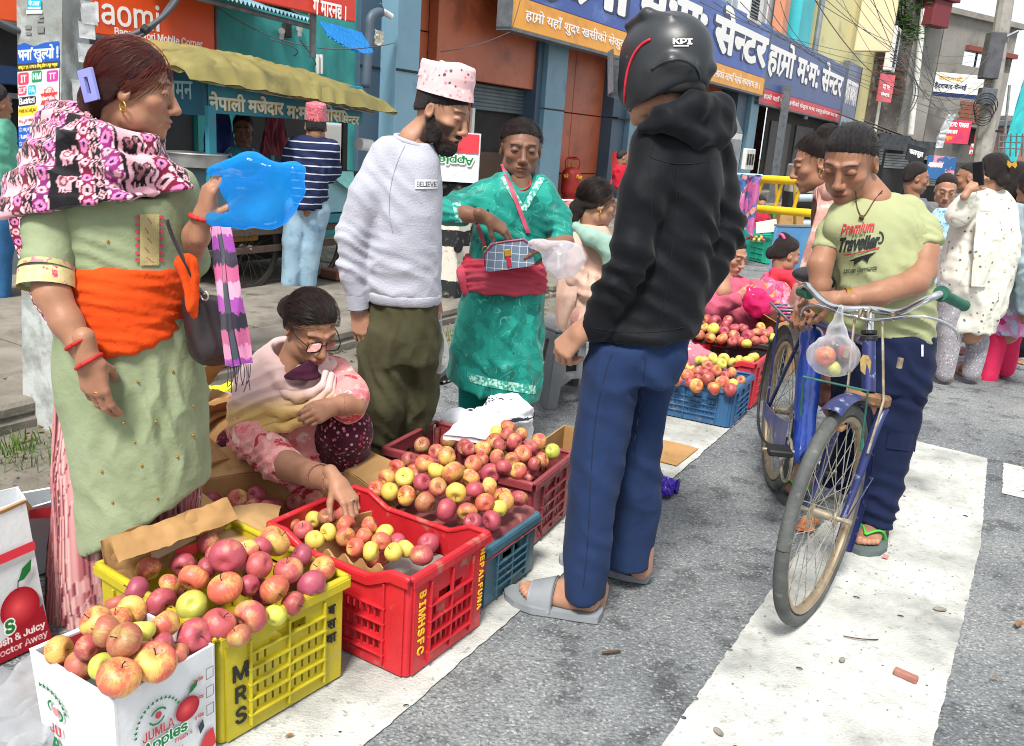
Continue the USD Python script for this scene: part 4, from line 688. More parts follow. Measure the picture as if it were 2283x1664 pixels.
for(a,c,e,lb)in(((860,108),(1010,112),(1136,72),'thin pale wire sagging from the pillar to the long restaurant sign'),((1165,-20),(1152,30),(1142,62),'thin wire hanging down the left end of the restaurant sign')):wire(lb,[at(*a,12.),at(*c,12),at(*e,12)],.005)
# --- crates, cartons and apples
def crate(label,A,ang,l1,l2,h,cname,c1,c2,rows=4,cols=8,dip=0.,words=(),group=None,wall=.009,solid=.15,ovals=False):
 """A plastic market crate: near corner A, l1 along heading ang (degrees from +y to the right), l2 to its left."""
 a=math.radians(ang);x=A_([math.sin(a),math.cos(a),0]);y=A_([-math.cos(a),math.sin(a),0]);A=A_([A[0],A[1],A[2]if len(A)>2 else 0.009]);t=Thing('crate',label,'crate',A,group)
 m=mat(cname,c1,c2,scale=6,rough=.42,spec=.4,c3='8f8a78',s3=11,l3=.6,h3=.85,bump=.15,bscale=60,rvar=.15)
 M0=frame(A,x,y);rim=.05
 for(o,d,L,n)in((A,x,l1,-y),(A+x*l1,y,l2,x),(A+y*l2+x*l1,-x,l1,y),(A+y*l2,-y,l2,-x)):
  hh=lambda q:h-dip*np.clip((.5-abs(q/L-.5))*7-.8,0,1)*(1 if L==l2 else 0)
  q=np.linspace(.012,L-.012,30);P=Polygon([(.012,.004),(L-.012,.004)]+[(k,hh(k))for k in q[::-1]]);holes=[]
  x0,x1=solid*.5,L-solid*.5;nb=2 if L>.3 else 1;z0,z1=.045,h-rim-.03-dip;rh=(z1-z0)/rows
  for b in range(nb):
   u0=x0+(x1-x0)*b/nb+.012;u1=x0+(x1-x0)*(b+1)/nb-.012;k=max(2,int((u1-u0)/.021))
   for r in range(rows):
    for j in range(k):
     c=u0+(u1-u0)*(j+.5)/k;w=.0033 if not ovals else.0056
     hz=sbox(c-w,z0+rh*r+.009,c+w,z0+rh*(r+1)-.009);holes.append(hz.buffer(.002)if ovals else hz)
  hd=sbox(L/2-.055,h-rim-.036-dip,L/2+.055,h-rim-.006-dip)if L==l1 or dip==0 else None
  P=P.difference(unary_union([g for g in holes if not hd or not g.buffer(.006).intersects(hd)]+([hd]if hd else[])))
  M=frame(o,d,UP,n);wallm=prism(P,wall,M)
  pn_=t.part('side_panel',wallm,m)
  for r in range(rows+1):z=z0+rh*r;t.part('rib',box((L/2,z,wall+.004),(x1-x0+.01,.0065,.012),M,.0015),m,under=pn_)
  for k in range(nb+1):t.part('rib',box((x0+(x1-x0)*k/nb,h/2-.012,wall+.004),(.0065,h-.06,.011),M,.0015),m,under=pn_)
  zs=[(k,hh(k))for k in np.linspace(-.006,L+.006,34)]
  t.part('rim',tube([o+d*k+UP*(z-.006)+n*(wall*.7)for k,z in zs],.0105,8,flat=.8),m,smooth=True,under=pn_)
  t.part('rim_skirt',prism(Polygon([(k,z-.028)for k,z in zs]+[(k,z-.006)for k,z in zs[::-1]]),.0045,M@mat4(np.eye(3),(0,0,wall+.006))),m,under=pn_)
 for(cx,cy)in((0,0),(l1,0),(0,l2),(l1,l2)):t.part('corner_post',cyl(A+x*cx*.992+y*cy*.992+x*(l1/2-cx)*.05+y*(l2/2-cy)*.04+UP*.004,A+x*cx*.992+y*cy*.992+x*(l1/2-cx)*.05+y*(l2/2-cy)*.04+UP*(h-.02),.013,10),m,smooth=40)
 t.part('base',box((l1/2,l2/2,.012),(l1-.01,l2-.01,.014),M0),m)
 for(side,tx,uu,z,hgt,mm,rot)in words:
  o,d,L,n=((A,x,l1,-y),(A+x*l1,y,l2,x),(A,x,l1,-y),(A+y*l2,-y,l2,-x))[side]
  for k,ch in enumerate(tx):
   g=text(ch,hgt,2);b=g.bounds;g=affinity.translate(g,-(b[0]+b[2])/2,-(b[1]+b[3])/2);g=affinity.rotate(g,rot,origin=(0,0));pm=prism(g,.0025,frame(o+d*(L*uu)+UP*(z-k*hgt*(1.45 if rot==0 else 1.1))+n*(wall+.0015),d,UP,n))
   if pm is not None:t.part('lettering',pm,mm)
 t.A,t.x,t.y,t.l1,t.l2,t.h=A,x,y,l1,l2,h;t.m=m;return t
INK=mat('black_ink','17181a',rough=.6);YINK=mat('yellow_ink','e9b52a',rough=.5)
def carton(label,base,top,h=None,th=.006,flaps=(),inner=None,outer=None,group=None,bot=True,name='carton'):
 """An open cardboard box between four corners at the foot and four at the rim (anticlockwise from above)."""
 base,top=A_(base),A_(top);t=Thing(name,label,'carton',base[0],group);outer=outer or CARD;c=(base.mean(0)+top.mean(0))/2
 for k in range(4):
  j=(k+1)%4;fn=lambda u,v:(base[k]*(1-u[...,None])+base[j]*u[...,None])*(1-v[...,None])+(top[k]*(1-u[...,None])+top[j]*u[...,None])*v[...,None]
  s=sheet(9,7,fn,0)[0];n=vnorm(s);sg=1 if(n.mean(0)@(s[0].mean(0)-c))>0 else-1
  fn2=lambda u,v:fn(u,v)+(lambda P:(.0035*N3(P.reshape(-1,3),9,k).reshape(P.shape[:2]))[...,None]*unit(n.mean(0)*sg))(fn(u,v))
  s,_=sheet(9,7,fn2 if sg>0 else(lambda u,v:fn2(1-u,v)),th);t.part('side_panel',s,outer)
 if bot:t.part('base',cat((base+UP*.004+(base.mean(0)-base)*.03,A_([[0,1,2],[0,2,3]])),(base+UP*.009+(base.mean(0)-base)*.03,A_([[0,1,2],[0,2,3]]))),outer)
 for(k,v,mm)in flaps:
  j=(k+1)%4;v=A_(v);t.part('flap',crumple(sheet(12,8,lambda u,w:(top[k]*(1-u[...,None])+top[j]*u[...,None])+v*w[...,None]+UP*(.01*np.sin(u*5)*w)[...,None],.004)[0],.008,9,seed=k),mm or outer)
 return t
CARD=mat('cardboard','a98457','97744b',scale=4,detail=5,rough=.85,spec=.15,c3='7c5f3d',s3=9,l3=.6,h3=.8,bump=.2,bscale=25)
WCARD=mat('white_cardboard','d6d8da','c6c9cc',scale=3,detail=5,rough=.7,spec=.2,c3='a7a6a2',s3=8,l3=.63,h3=.8,bump=.15,bscale=30)
MCARD=mat('maroon_cardboard','8e2f3f','7a4a45',scale=4,detail=6,rough=.6,c3='b98f86',s3=14,l3=.6,h3=.75,bump=.2,bscale=40)
def applemesh(seed):
 r=np.random.default_rng(seed);n,k=26,20;th=np.linspace(.02,np.pi-.02,k);g=np.arange(n)*2*np.pi/n
 rad=np.sin(th)**.92*(1-.10*np.cos(th)*-1*r.uniform(.4,1.2));z=np.cos(th)*r.uniform(.84,.95)
 z=z-.34*np.exp(-(th/.36)**2)+.24*np.exp(-((np.pi-th)/.34)**2);rad=rad*(1-.05*(np.cos(th)<0)*np.cos(th)**2)
 lob=1+.022*np.cos(5*g+r.uniform(0,6))[None]*(np.cos(th)<.2)[:,None]*np.abs(np.cos(th))[:,None]*2+.03*np.cos(g+r.uniform(0,6))[None]+.022*np.cos(2*g+r.uniform(0,6))[None]
 v=np.stack([rad[:,None]*lob*np.cos(g),rad[:,None]*lob*np.sin(g),np.repeat(z[:,None],n,1)+.07*np.cos(g+r.uniform(0,6))[None]*np.sin(th)[:,None]*r.uniform(.3,1)],-1).reshape(-1,3)
 i,j=np.meshgrid(np.arange(k-1),np.arange(n),indexing='ij');J=(j+1)%n;q=np.stack([i*n+j,(i+1)*n+j,(i+1)*n+J,i*n+J],-1).reshape(-1,4)
 v=v*(1+.03*N3(v,2.2,seed)[:,None]*2);m=len(v);v=np.vstack([v,[[0,0,v[:n,2].mean()]],[[0,0,v[-n:,2].mean()]]]);f=np.vstack([q[:,[0,1,2]],q[:,[0,2,3]],np.stack([np.full(n,m),np.arange(n),(np.arange(n)+1)%n],1),np.stack([np.full(n,m+1),(k-1)*n+(np.arange(n)+1)%n,(k-1)*n+np.arange(n)],1)]);return v,f
def applemat(name,ground,ground2,blush,blush2,lo,hi,streak,rough=.42):
 g=lambda c:srgb(c)
 return usdkit.material(stage,'/World/Looks/'+name,{'tc':('texture_coordinate',{}),'oi':('object_info',{}),'of':('vector_math',{'math_type':'scale','vector1':(13.,7.,5.)}),'ad':('vector_math',{'math_type':'add'}),'n':('noise_texture',{'scale':.75,'detail':3.,'roughness':.5}),'sm':('mapping',{'scale':(4.2,4.2,.5)}),'sn':('noise_texture',{'scale':1.6,'detail':4.,'roughness':.65,'distortion':.6}),'ma':('math',{'math_type':'multiply_add','value2':streak}),'r':('map_range',{'from_min':lo,'from_max':hi,'clamp':True}),'gn':('noise_texture',{'scale':1.3,'detail':2.}),'gc':('mix_color',{'a':g(ground),'b':g(ground2)}),'bc':('mix_color',{'a':g(blush),'b':g(blush2)}),'m':('mix_color',{}),'v':('voronoi_texture',{'scale':9.}),'vr':('map_range',{'from_min':.05,'from_max':.13,'to_min':.35,'to_max':0.,'clamp':True}),'sp':('mix_color',{'b':g('c9a870')}),'sz':('separate_xyz',{}),'dr':('map_range',{'from_min':.42,'from_max':.72,'to_min':0.,'to_max':0.,'clamp':True}),'rs':('noise_texture',{'scale':2.4,'detail':5.,'roughness':.7}),'rr':('map_range',{'from_min':.6,'from_max':.72,'to_min':0.,'to_max':.7,'clamp':True}),'ru':('mix_color',{'b':g('8a5a35')}),'hv':('hsv',{'saturation':.94}),'hr':('map_range',{'to_min':.76,'to_max':1.02}),'bp':('bump',{'strength':.12,'distance':.05}),'p':('principled_bsdf',{'roughness':rough,'specular_ior_level':.45,'subsurface_weight':.0})},[('oi.random','of.scale'),('tc.object','ad.vector1'),('of.vector','ad.vector2'),('ad.vector','n.vector'),('ad.vector','gn.vector'),('ad.vector','sm.vector'),('sm.vector','sn.vector'),('sn.fac','ma.value1'),('n.fac','ma.value3'),('ma.value','r.value'),('gn.fac','gc.fac'),('sn.fac','bc.fac'),('r.result','m.fac'),('gc.result','m.a'),('bc.result','m.b'),('ad.vector','v.vector'),('v.distance','vr.value'),('vr.result','sp.fac'),('m.result','sp.a'),('ad.vector','rs.vector'),('rs.fac','rr.value'),('rr.result','ru.fac'),('sp.result','ru.a'),('ru.result','hv.color'),('oi.random','hr.value'),('hr.result','hv.value'),('hv.color','p.base_color'),('rs.fac','bp.height'),('bp.normal','p.normal')],surface='p.BSDF')
KINDS={'R':[applemat('apple_red','c08e52','c49a55','a23640','b04a48',.50,.72,.5),applemat('apple_crimson','c08058','bb6a50','9a2c40','a84250',.42,.6,.4)],'S':[applemat('apple_streaked','d1a24a','c98f45','b5412f','c65a3c',.62,.86,.7),applemat('apple_blushed','d9b04e','cfa046','b93a34','c8583f',.70,.9,.6)],'Y':[applemat('apple_yellow','d9c04a','cdb53f','d08a45','c97a40',.95,1.15,.6)],'G':[applemat('apple_green','b9bd3f','c4c24a','b8893f','b56a40',.95,1.1,.5)],'B':[applemat('apple_russet','b09a4c','a38a45','a04a3c','ae5a44',.66,.95,.8,.45)],'P':[applemat('apple_plum','b0565a','a84658','8f2f48','a04258',.4,.6,.4)]}
STEM=mat('apple_stem','4a3320',rough=.8);_proto,_seen={},{}
WORDS={'R':'red','S':'red and yellow streaked','Y':'pale yellow','G':'green','B':'russet brown','P':'dark plum red'}
ar=np.random.default_rng(5)
def apple(p,r,kind,where,group,up=None):
 v=ar.integers(0,3);km=ar.integers(0,len(KINDS[kind]));key=(kind,km,v);z=unit(up if up is not None else ar.normal(0,1,3)*A_([1,1,.8])+A_([0,-.25,.35]));a=unit(np.cross(z,ar.normal(0,1,3)));M=mat4(np.stack([a,np.cross(z,a),z],1),p,r)
 lab=f'{WORDS[kind]} apple {where}'
 if key not in _proto:
  x=UsdGeom.Xform.Define(stage,_num('/World/apple'));x.AddTransformOp().Set(Gf.Matrix4d(*M.T.ravel().tolist()));tag(x.GetPrim(),lab,'apple',group);pth=str(x.GetPath())
  _mesh(pth+'/skin',applemesh(11*v+3),KINDS[kind][km],True,A_([0,0,0.]));st=tube([(0,0,.5),(.02,.03,.72),(.08*(v-1),.08,.96)],[.035,.03,.045],6);_mesh(pth+'/stem',st,STEM,True,A_([0,0,0.]));_proto[key]=pth
 else:copy(_proto[key],'apple',M,lab,'apple',group)
def heap(items,org,sc,surf,where,group,rmin=.027,rmax=.043,fill=0,box_=None,relax=True):
 """Apples where the photograph shows them: each lies where its line of sight meets the heap's own surface; then they are pushed apart."""
 P,Rr,K,Dv=[],[],[],[]
 for it in items:
  px,py,rp,k=it;px,py,rp=org[0]+px/sc,org[1]+py/sc,rp/sc;d=ray(px,py);t=np.linspace(1.,14,5200);q=CO+d*t[:,None];zz=surf(q[:,0],q[:,1]);i=int(np.argmax(q[:,2]<zz))
  if not i or zz[i]<-1:continue
  tt=t[i];r=float(np.clip(rp*tt/FOC,rmin,rmax));P.append(CO+d*(tt-r*.4));Rr.append(r);K.append(k);Dv.append(unit(d))
 P,Rr,Dv=A_(P),A_(Rr),A_(Dv)
 for _ in range(60 if relax else 0):
  for i in range(len(P)):
   w=P-P[i];L=np.linalg.norm(w,axis=1)+1e-9;o=(Rr+Rr[i])*.93-L;o[i]=0
   for j in np.nonzero(o>0)[0]:s=np.sign((P[j]-P[i])@Dv[i])or 1.;P[j]+=Dv[j]*s*o[j]*.35;P[i]-=Dv[i]*s*o[j]*.35;P[j]+=w[j]/L[j]*o[j]*.06;P[i]-=w[j]/L[j]*o[j]*.06
 for p,r,k in zip(P,Rr,K):apple(p,r,k,where,group)
 if fill and box_:
  c0,x,y,l1,l2,z0=box_;n=0
  for _ in range(fill*30):
   r=.033;q=c0+x*ar.uniform(r+.01,l1-r-.01)+y*ar.uniform(r+.01,l2-r-.01);s=float(surf(q[0:1],q[1:2])[0]);q=A_([q[0],q[1],ar.uniform(max(z0+r,s-.11),max(z0+r,s-r*1.5))])
   if n<fill and(np.linalg.norm(P-q,axis=1)>Rr*.95+r).all():P=np.vstack([P,q]);Rr=np.r_[Rr,r];n+=1;apple(q,r,ar.choice(list('RRSB')),where,group)
def mound(t,z0,hb,inset=.9):
 def f(X,Y):
  q=np.stack([X-t.A[0],Y-t.A[1]],-1);u=np.clip((q@t.x[:2])/t.l1*2-1,-1,1);v=np.clip((q@t.y[:2])/t.l2*2-1,-1,1);ins=(np.abs((q@t.x[:2])/t.l1*2-1)<1.35)&(np.abs((q@t.y[:2])/t.l2*2-1)<1.35)
  return np.where(ins,t.A[2]+z0+hb*(1-np.abs(u)**2.2)*(1-np.abs(v)**2.2),-9)
 return f
cy=crate('yellow ribbed plastic crate with black letters beside the white apple carton',(-.612,1.722),35.5,.375,.485,.29,'plastic_yellow','b0a21f','a3951c',words=((0,'MRS',.13,.175,.04,INK,0),(0,['ब','स','वा'],.87,.215,.028,INK,0)))
heap([(455,610,115,'P'),(300,720,70,'B'),(420,770,120,'S'),(660,695,120,'R'),(725,570,90,'S'),(930,500,120,'S'),(1030,430,80,'R'),(905,730,125,'G'),(1130,885,138,'R'),(1195,340,145,'R'),(1180,595,140,'S'),(1370,570,92,'R'),(1455,400,115,'R'),(1575,600,120,'S'),(1390,815,140,'R'),(1575,815,75,'G'),(1720,710,102,'R'),(1690,450,120,'R'),(1800,330,100,'P'),(1575,215,130,'S'),(1970,440,110,'S'),(1885,565,120,'P'),(1365,285,60,'S'),(1290,985,70,'B'),(1470,250,60,'R')],(180,1150),3.656,mound(cy,.285,.10),'heaped in the yellow crate','apples in the yellow crate',fill=14,box_=(cy.A,cy.x,cy.y,cy.l1,cy.l2,.1),rmax=.044)
o=Thing('cardboard_sheet','folded brown cardboard standing along the back of the yellow crate','cardboard',cy.A+cy.y*cy.l2+UP*.25)
b0,b1=cy.A+cy.y*(cy.l2-.03)+UP*.22,cy.A+cy.y*(cy.l2-.03)+cy.x*cy.l1*.93+UP*.22;o.part('sheet',crumple(sheet(40,14,lambda u,v:b0+(b1-b0)*u[...,None]+UP*(.145*v*(.92+.35*N3(np.stack([u*6,0*u,0*u],-1),1.,4)))[...,None]+cy.y*(.03*v+.02*N3(np.stack([u*3,v,0*u],-1),1.,5))[...,None],.005)[0],.012,12),CARD,smooth=40)
o.part('folded_edge',crumple(sheet(40,8,lambda u,v:b0+(b1-b0)*u[...,None]+UP*(.147-.05*v)[...,None]+cy.y*.032-cy.y*(.035+.05*v)[...,None]+UP*(.03*N3(np.stack([u*7,v,0*u],-1),1.,6))[...,None],.005)[0],.012,14,seed=4),CARD,smooth=40)
o.part('tape',sheet(12,4,lambda u,v:b0+(b1-b0)*(.3+.38*u)[...,None]+UP*(.05+.035*v+.02*u)[...,None]+cy.y*-.022,.0006)[0],film('tape','d8cfc0',.5));o.part('red_print',sheet(8,4,lambda u,v:b0+(b1-b0)*(.5+.2*u)[...,None]+UP*(.03+.03*v)[...,None]-cy.y*.0235,.0006)[0],REDS)
cr=crate('bright red plastic crate with yellow letters, the woman in glasses reaching into it',(-.222,2.028),31,.345,.50,.30,'plastic_red','b8222a','a81d26',dip=.035,ovals=True,rows=3,words=((0,'BIMHSFC',.12,.235,.0255,YINK,-90),(0,'NEPALFUNA',.93,.25,.02,YINK,-90)))
heap([(1060,1330,75,'S'),(1175,1395,105,'R'),(1280,1280,90,'Y'),(1430,1250,100,'B'),(1465,1080,95,'B'),(1600,1210,108,'B'),(1430,1410,95,'Y'),(1300,1480,100,'Y'),(1610,1340,105,'S'),(1615,1455,105,'S'),(1790,1460,80,'S'),(1850,1345,85,'S'),(1720,1560,72,'S'),(2005,1415,95,'Y'),(1980,1510,100,'S'),(1870,1600,88,'Y'),(2130,1520,85,'R'),(2110,1610,80,'Y')]+[(x,y,r,k)for(x,y,r,k)in((2215,1580,90,'Y'),(2375,1640,122,'R'))],(420,880),4.589,mound(cr,.25,.06),'lying in the bright red crate','apples in the bright red crate',fill=6,box_=(cr.A,cr.x,cr.y*1.,cr.l1,cr.l2,.02),rmax=.04)
o=Thing('cardboard_sheet','torn strip of cardboard along the front rim inside the bright red crate','cardboard',cr.A+cr.y*.2+UP*.2)
o.part('sheet',crumple(sheet(30,8,lambda u,v:cr.A+cr.y*(.10+.30*u)[...,None]+cr.x*(.012+.02*(1-v))[...,None]+UP*(.16+.125*v+.012*np.sin(u*31)*(v>.8)-.03*u)[...,None],.004)[0],.006,15),CARD,smooth=40)
o=Thing('plastic_liner','clear crumpled liner under the apples in the bright red crate','liner',cr.A+cr.y*.1+UP*.18);o.part('film',crumple(sheet(30,30,lambda u,v:cr.A+cr.x*(.02+.30*u)[...,None]+cr.y*(.02+.2*v)[...,None]+UP*(.19+.0*u)[...,None],.001)[0],.012,14),film('liner_film','b9b6b0',.45),smooth=True)
cb=crate('slate blue plastic crate under a heaped cardboard tray, behind the bright red crate',(-.05,2.40),29,.335,.5,.205,'plastic_slate','3d6272','365867',rows=3)
o=Thing('cardboard_tray','dark red printed cardboard tray draped over the slate blue crate','cardboard',cb.A+UP*.21)
tr=lambda u,v:cb.A+cb.x*(-.02+(cb.l1+.05)*u)[...,None]+cb.y*(-.02+(cb.l2+.03)*v)[...,None]+UP*(cb.h+.012-.055*np.clip((np.abs(u-.5)-.44)/.06,0,1)-.05*np.clip((.06-v)/.06,0,1))[...,None]
o.part('sheet',crumple(sheet(50,60,tr,.006)[0],.007,11,seed=9),MCARD,smooth=40)
heap([(650,350,78,'Y'),(825,310,85,'Y'),(840,355,80,'Y'),(745,450,82,'R'),(860,440,50,'S'),(630,510,55,'Y'),(500,570,78,'R'),(505,500,70,'R'),(665,610,100,'S'),(890,535,105,'S'),(1050,510,78,'S'),(960,400,55,'R'),(1160,615,92,'S'),(945,690,115,'S'),(790,680,58,'Y'),(470,745,100,'Y'),(640,795,95,'R'),(380,660,58,'S'),(285,750,62,'S'),(190,860,80,'S'),(310,885,90,'Y'),(490,930,105,'S'),(675,1000,110,'B'),(800,845,95,'B'),(990,900,105,'Y'),(1165,865,98,'R'),(1130,760,92,'S'),(1320,840,70,'S'),(890,1070,120,'R'),(1100,1100,105,'S'),(1150,1190,75,'R'),(1275,1005,100,'S'),(1340,1175,105,'R'),(1410,1060,65,'Y'),(1475,1000,110,'S'),(1615,960,85,'R'),(1485,815,92,'R')],(800,900),4.534,mound(cb,.245,.145),'heaped on the dark red cardboard tray','apples on the dark red cardboard tray',fill=12,box_=(cb.A,cb.x,cb.y,cb.l1,cb.l2,cb.h+.02),rmin=.03)
cm=crate('dusty maroon plastic crate behind the heaped tray, its side ribbed in squares',(.10,2.835),24,.365,.60,.255,'plastic_maroon','84383c','783236',rows=3)
heap([(1500,235,75,'S'),(1630,245,75,'R'),(1400,300,60,'Y'),(1760,190,75,'S'),(1905,145,75,'S'),(1900,210,70,'R'),(2035,225,70,'R'),(1480,320,60,'R'),(1770,280,85,'R'),(1640,315,65,'S'),(1570,390,90,'R'),(1390,390,90,'B'),(1410,440,70,'R'),(1250,470,90,'S'),(1810,390,95,'S'),(1910,330,80,'S'),(2040,335,85,'S'),(1735,440,75,'R'),(1650,510,92,'S'),(1950,485,82,'G'),(1410,535,90,'B'),(1770,610,75,'R'),(1850,570,75,'S'),(1240,560,70,'R'),(1350,680,105,'R'),(1450,650,65,'R'),(1610,680,88,'S'),(1540,570,70,'B'),(1120,460,60,'R')],(800,900),4.534,mound(cm,.25,.12),'heaped in the dusty maroon crate','apples in the dusty maroon crate',fill=10,box_=(cm.A,cm.x,cm.y,cm.l1,cm.l2,.12),rmin=.028)
def quad(A,ang,l1,l2,z=0.,s=1.):
 a=math.radians(ang);x=A_([math.sin(a),math.cos(a),0]);y=A_([-math.cos(a),math.sin(a),0]);A=A_([A[0],A[1],z]);c=A+x*l1/2+y*l2/2;return[c+((p-c)*s)*A_([1,1,1])for p in(A,A+x*l1,A+x*l1+y*l2,A+y*l2)]
t=carton('brown carton with faint print behind the right end of the dusty maroon crate',quad((.26,3.19),24,.3,.16,.008),quad((.26,3.19),24,.3,.16,.25));t.part('lettering',lettering('GOLDEN',.03,frame(A_([.262,3.205,.2]),A_([math.sin(.419),math.cos(.419),0]),UP),bold=1),mat('brown_ink','6b5436',rough=.8))
def print_apple(d,cx,cy,r,leaf=True):
 for k in range(14,0,-1):q=r*k/14;d.ellipse([cx-q-r*.12*(1-k/14),cy-q*.92-r*.1*(1-k/14),cx+q-r*.12*(1-k/14),cy+q*.92-r*.1*(1-k/14)],fill=(150+6*(14-k),18+5*(14-k),34+4*(14-k)))
 if leaf:d.line([(cx,cy-r*.8),(cx+r*.1,cy-r*1.25)],fill=(60,40,25),width=max(2,int(r*.07)));d.polygon([(cx+r*.1,cy-r*1.2),(cx+r*.4,cy-r*1.7),(cx+r*.95,cy-r*1.95),(cx+r*.8,cy-r*1.45),(cx+r*.4,cy-r*1.2)],fill=(28,104,52))
def star(d,x,y,r,c):d.polygon([(x+(r if k%2==0 else r*.42)*math.sin(k*math.pi/5),y-(r if k%2==0 else r*.42)*math.cos(k*math.pi/5))for k in range(10)],fill=c)
def art1():
 im=Image.new('RGBA',(250,300),(0,0,0,0));d=ImageDraw.Draw(im);G=(25,110,60,255);RD=(176,60,66,255)
 for k in range(15):a=math.radians(180+11*k);star(d,84+62*math.cos(a),118+70*math.sin(a),5.5,G)
 d.arc([62,70,106,104],200,350,fill=G,width=5);d.arc([58,76,102,112],20,170,fill=G,width=5);d.ellipse([76,80,92,98],fill=RD);print_apple(d,166,120,34)
 fit_text(im,'JUMLA',(40,118),(86,26),RD,1);fit_text(im,'Apples',(36,146),(130,42),(235,238,236,255),9);fit_text(im,'Apples',(38,148),(126,38),G,3);fit_text(im,'Fresh &',(128,184),(50,12),RD,0);fit_text(im,'Fresh & Juicy',(30,210),(120,15),RD,0)
 for k in range(3):d.rectangle([222,40+52*k,244,70+52*k],outline=(90,80,80,255),width=2);fit_text(im,'ए ग<रेड',(186,50+52*k),(28,14),RD,0)
 d.polygon([(196,190),(210,176),(214,200),(202,214)],fill=(45,52,66,255));d.pieslice([200,216,300,320],150,260,fill=(190,50,60,255));return im
def art2():
 im=Image.new('RGBA',(260,300),(0,0,0,0));d=ImageDraw.Draw(im);G=(25,110,60,255);RD=(176,60,66,255)
 for k in range(8):a=math.radians(255+12*k);star(d,40+72*math.cos(a),140+76*math.sin(a),9,G)
 d.arc([40,96,80,136],120,260,fill=G,width=7);d.arc([56,110,96,150],300,80,fill=G,width=7);d.ellipse([58,112,78,140],fill=(196,130,130,255));fit_text(im,'JU',(36,172),(44,34),RD,2);fit_text(im,'A',(34,216),(40,44),G,3)
 print_apple(d,180,270,44);return im
wb=[A_([*q,.008])for q in((-.745,1.50),(-.618,1.705),(-.85,1.87),(-.985,1.66))];wt=[onz(*p,z=.292)for p in((253,1562),(478,1437),(300,1352),(66,1450))]
t=carton('white printed apple carton heaped with apples, nearest the camera at lower left',wb,wt,outer=WCARD,flaps=((2,A_([.02,.05,-.01]),WCARD),))
def facefn(a,b,c,d_,u0,u1,v0,v1,lift):n=unit(np.cross(b-a,d_-a));return lambda u,v:(lambda U,V:(a*(1-U)+b*U)*(1-V)+(d_*(1-U)+c*U)*V+n*lift)((u0+(u1-u0)*u)[...,None],(v0+(v1-v0)*v)[...,None])
m_,c_=decal(art1(),facefn(wb[0],wb[1],wt[1],wt[0],.08,.98,.0,.97,.007));t.part('print',m_,PRINT(),col=c_);m_,c_=decal(art2(),facefn(wb[3],wb[0],wt[0],wt[3],.05,.95,.05,.95,.007));t.part('print',m_,PRINT(),col=c_)
t.part('red_lining',cat(sheet(6,3,facefn(wb[3],wb[0],wt[0],wt[3],.05,.6,.9,.99,-.009))[0],sheet(6,3,facefn(wb[2],wb[3],wt[3],wt[2],.1,.9,.9,.99,-.009))[0]),REDS)
class Q_:pass
wq=Q_();wq.A=wb[0]*1.;wq.A[2]=0;wq.x=unit(wb[1]-wb[0]);wq.y=unit(wb[3]-wb[0]);wq.l1=.24;wq.l2=.29
heap([(330,1125-0,85,'S'),(455,1185,90,'B'),(495,1110,65,'R'),(570,1215,78,'G'),(670,1260,115,'S'),(850,1175,115,'S'),(690,1065,97,'B'),(585,1030,85,'B'),(535,960,90,'S'),(785,1015,55,'G'),(910,990,87,'S'),(980,1140,72,'B'),(1075,1045,100,'R'),(900,1110,60,'R')],(0,1000),2.488,mound(wq,.285,.10),'heaped in the white carton nearest the camera','apples in the white carton',fill=8,box_=(wq.A,wq.x,wq.y,.23,.27,.12),rmax=.045)
cb2=[A_([-1.02,1.80,.006]),A_([-.93,2.02,.006]),A_([-1.3,2.2,.006]),A_([-1.5,1.75,.006])];ct2=[onz(38,1150,.43),at(52,1106,2.02),onz(-60,1085,.46),onz(-190,1160,.43)]
ct2=[at(2,1155,1.84),at(52,1108,2.03),at(-10,1075,2.28),at(-190,1150,1.95)]
b2=[A_([*G[:2],.006])for G in(onz(35,1500),onz(112,1418),onz(40,1330),onz(-190,1480))]
b2=[onz(-180,1560,.006),onz(112,1425,.006),onz(60,1330,.006),onz(-190,1400,.006)];t2=[at(-190,1215,b2[0][1]+.06),at(56,1112,b2[1][1]+.03),at(40,1085,b2[2][1]+.05),at(-160,1130,b2[3][1]+.04)]
t=carton('tall white carton printed with a big red apple at the left edge',b2,t2,outer=WCARD,flaps=((0,A_([.0,.03,-.03]),CARD),))
def art3():
 im=Image.new('RGBA',(300,330),(0,0,0,0));d=ImageDraw.Draw(im);d.rectangle([0,90,300,110],fill=(200,52,66,255));d.polygon([(0,285),(120,300),(230,268),(292,240),(300,330),(0,330)],fill=(150,24,38,255));print_apple(d,236,225,50);fit_text(im,'s',(190,238),(30,38),(236,238,232,255),12);fit_text(im,'s',(193,241),(24,32),(40,110,55,255),3)
 fit_text(im,'Fresh & Juicy',(150,278),(140,20),(236,228,226,255),2);fit_text(im,'Doctor Away',(160,302),(132,18),(225,205,205,255),1);return im
m_,c_=decal(art3(),facefn(b2[0],b2[1],t2[1],t2[0],0.,1.,.0,.98,.008));t.part('print',m_,PRINT(),col=c_)
t=carton('open carton with a red printed rim behind the striped trousers, at the left edge',[onz(*p,.006)for p in((62,1290),(230,1235),(150,1150),(40,1180))],[at(62,1135,2.32),at(180,1100,2.45),at(150,1080,2.75),at(45,1098,2.66)],outer=WCARD);
t.part('red_band',sheet(8,3,facefn(at(62,1155,2.30),at(180,1150,2.43),at(180,1118,2.43),at(62,1135,2.30),0,1,0,1,.008))[0],REDS)
k0=[A_([*q,.01])for q in((-.70,2.32),(-.36,2.60),(-.62,2.93),(-1.02,2.66))];k1=[p+UP*.235+(p-A_([-.68,2.62,0]))*A_([.06,.06,0])for p in k0]
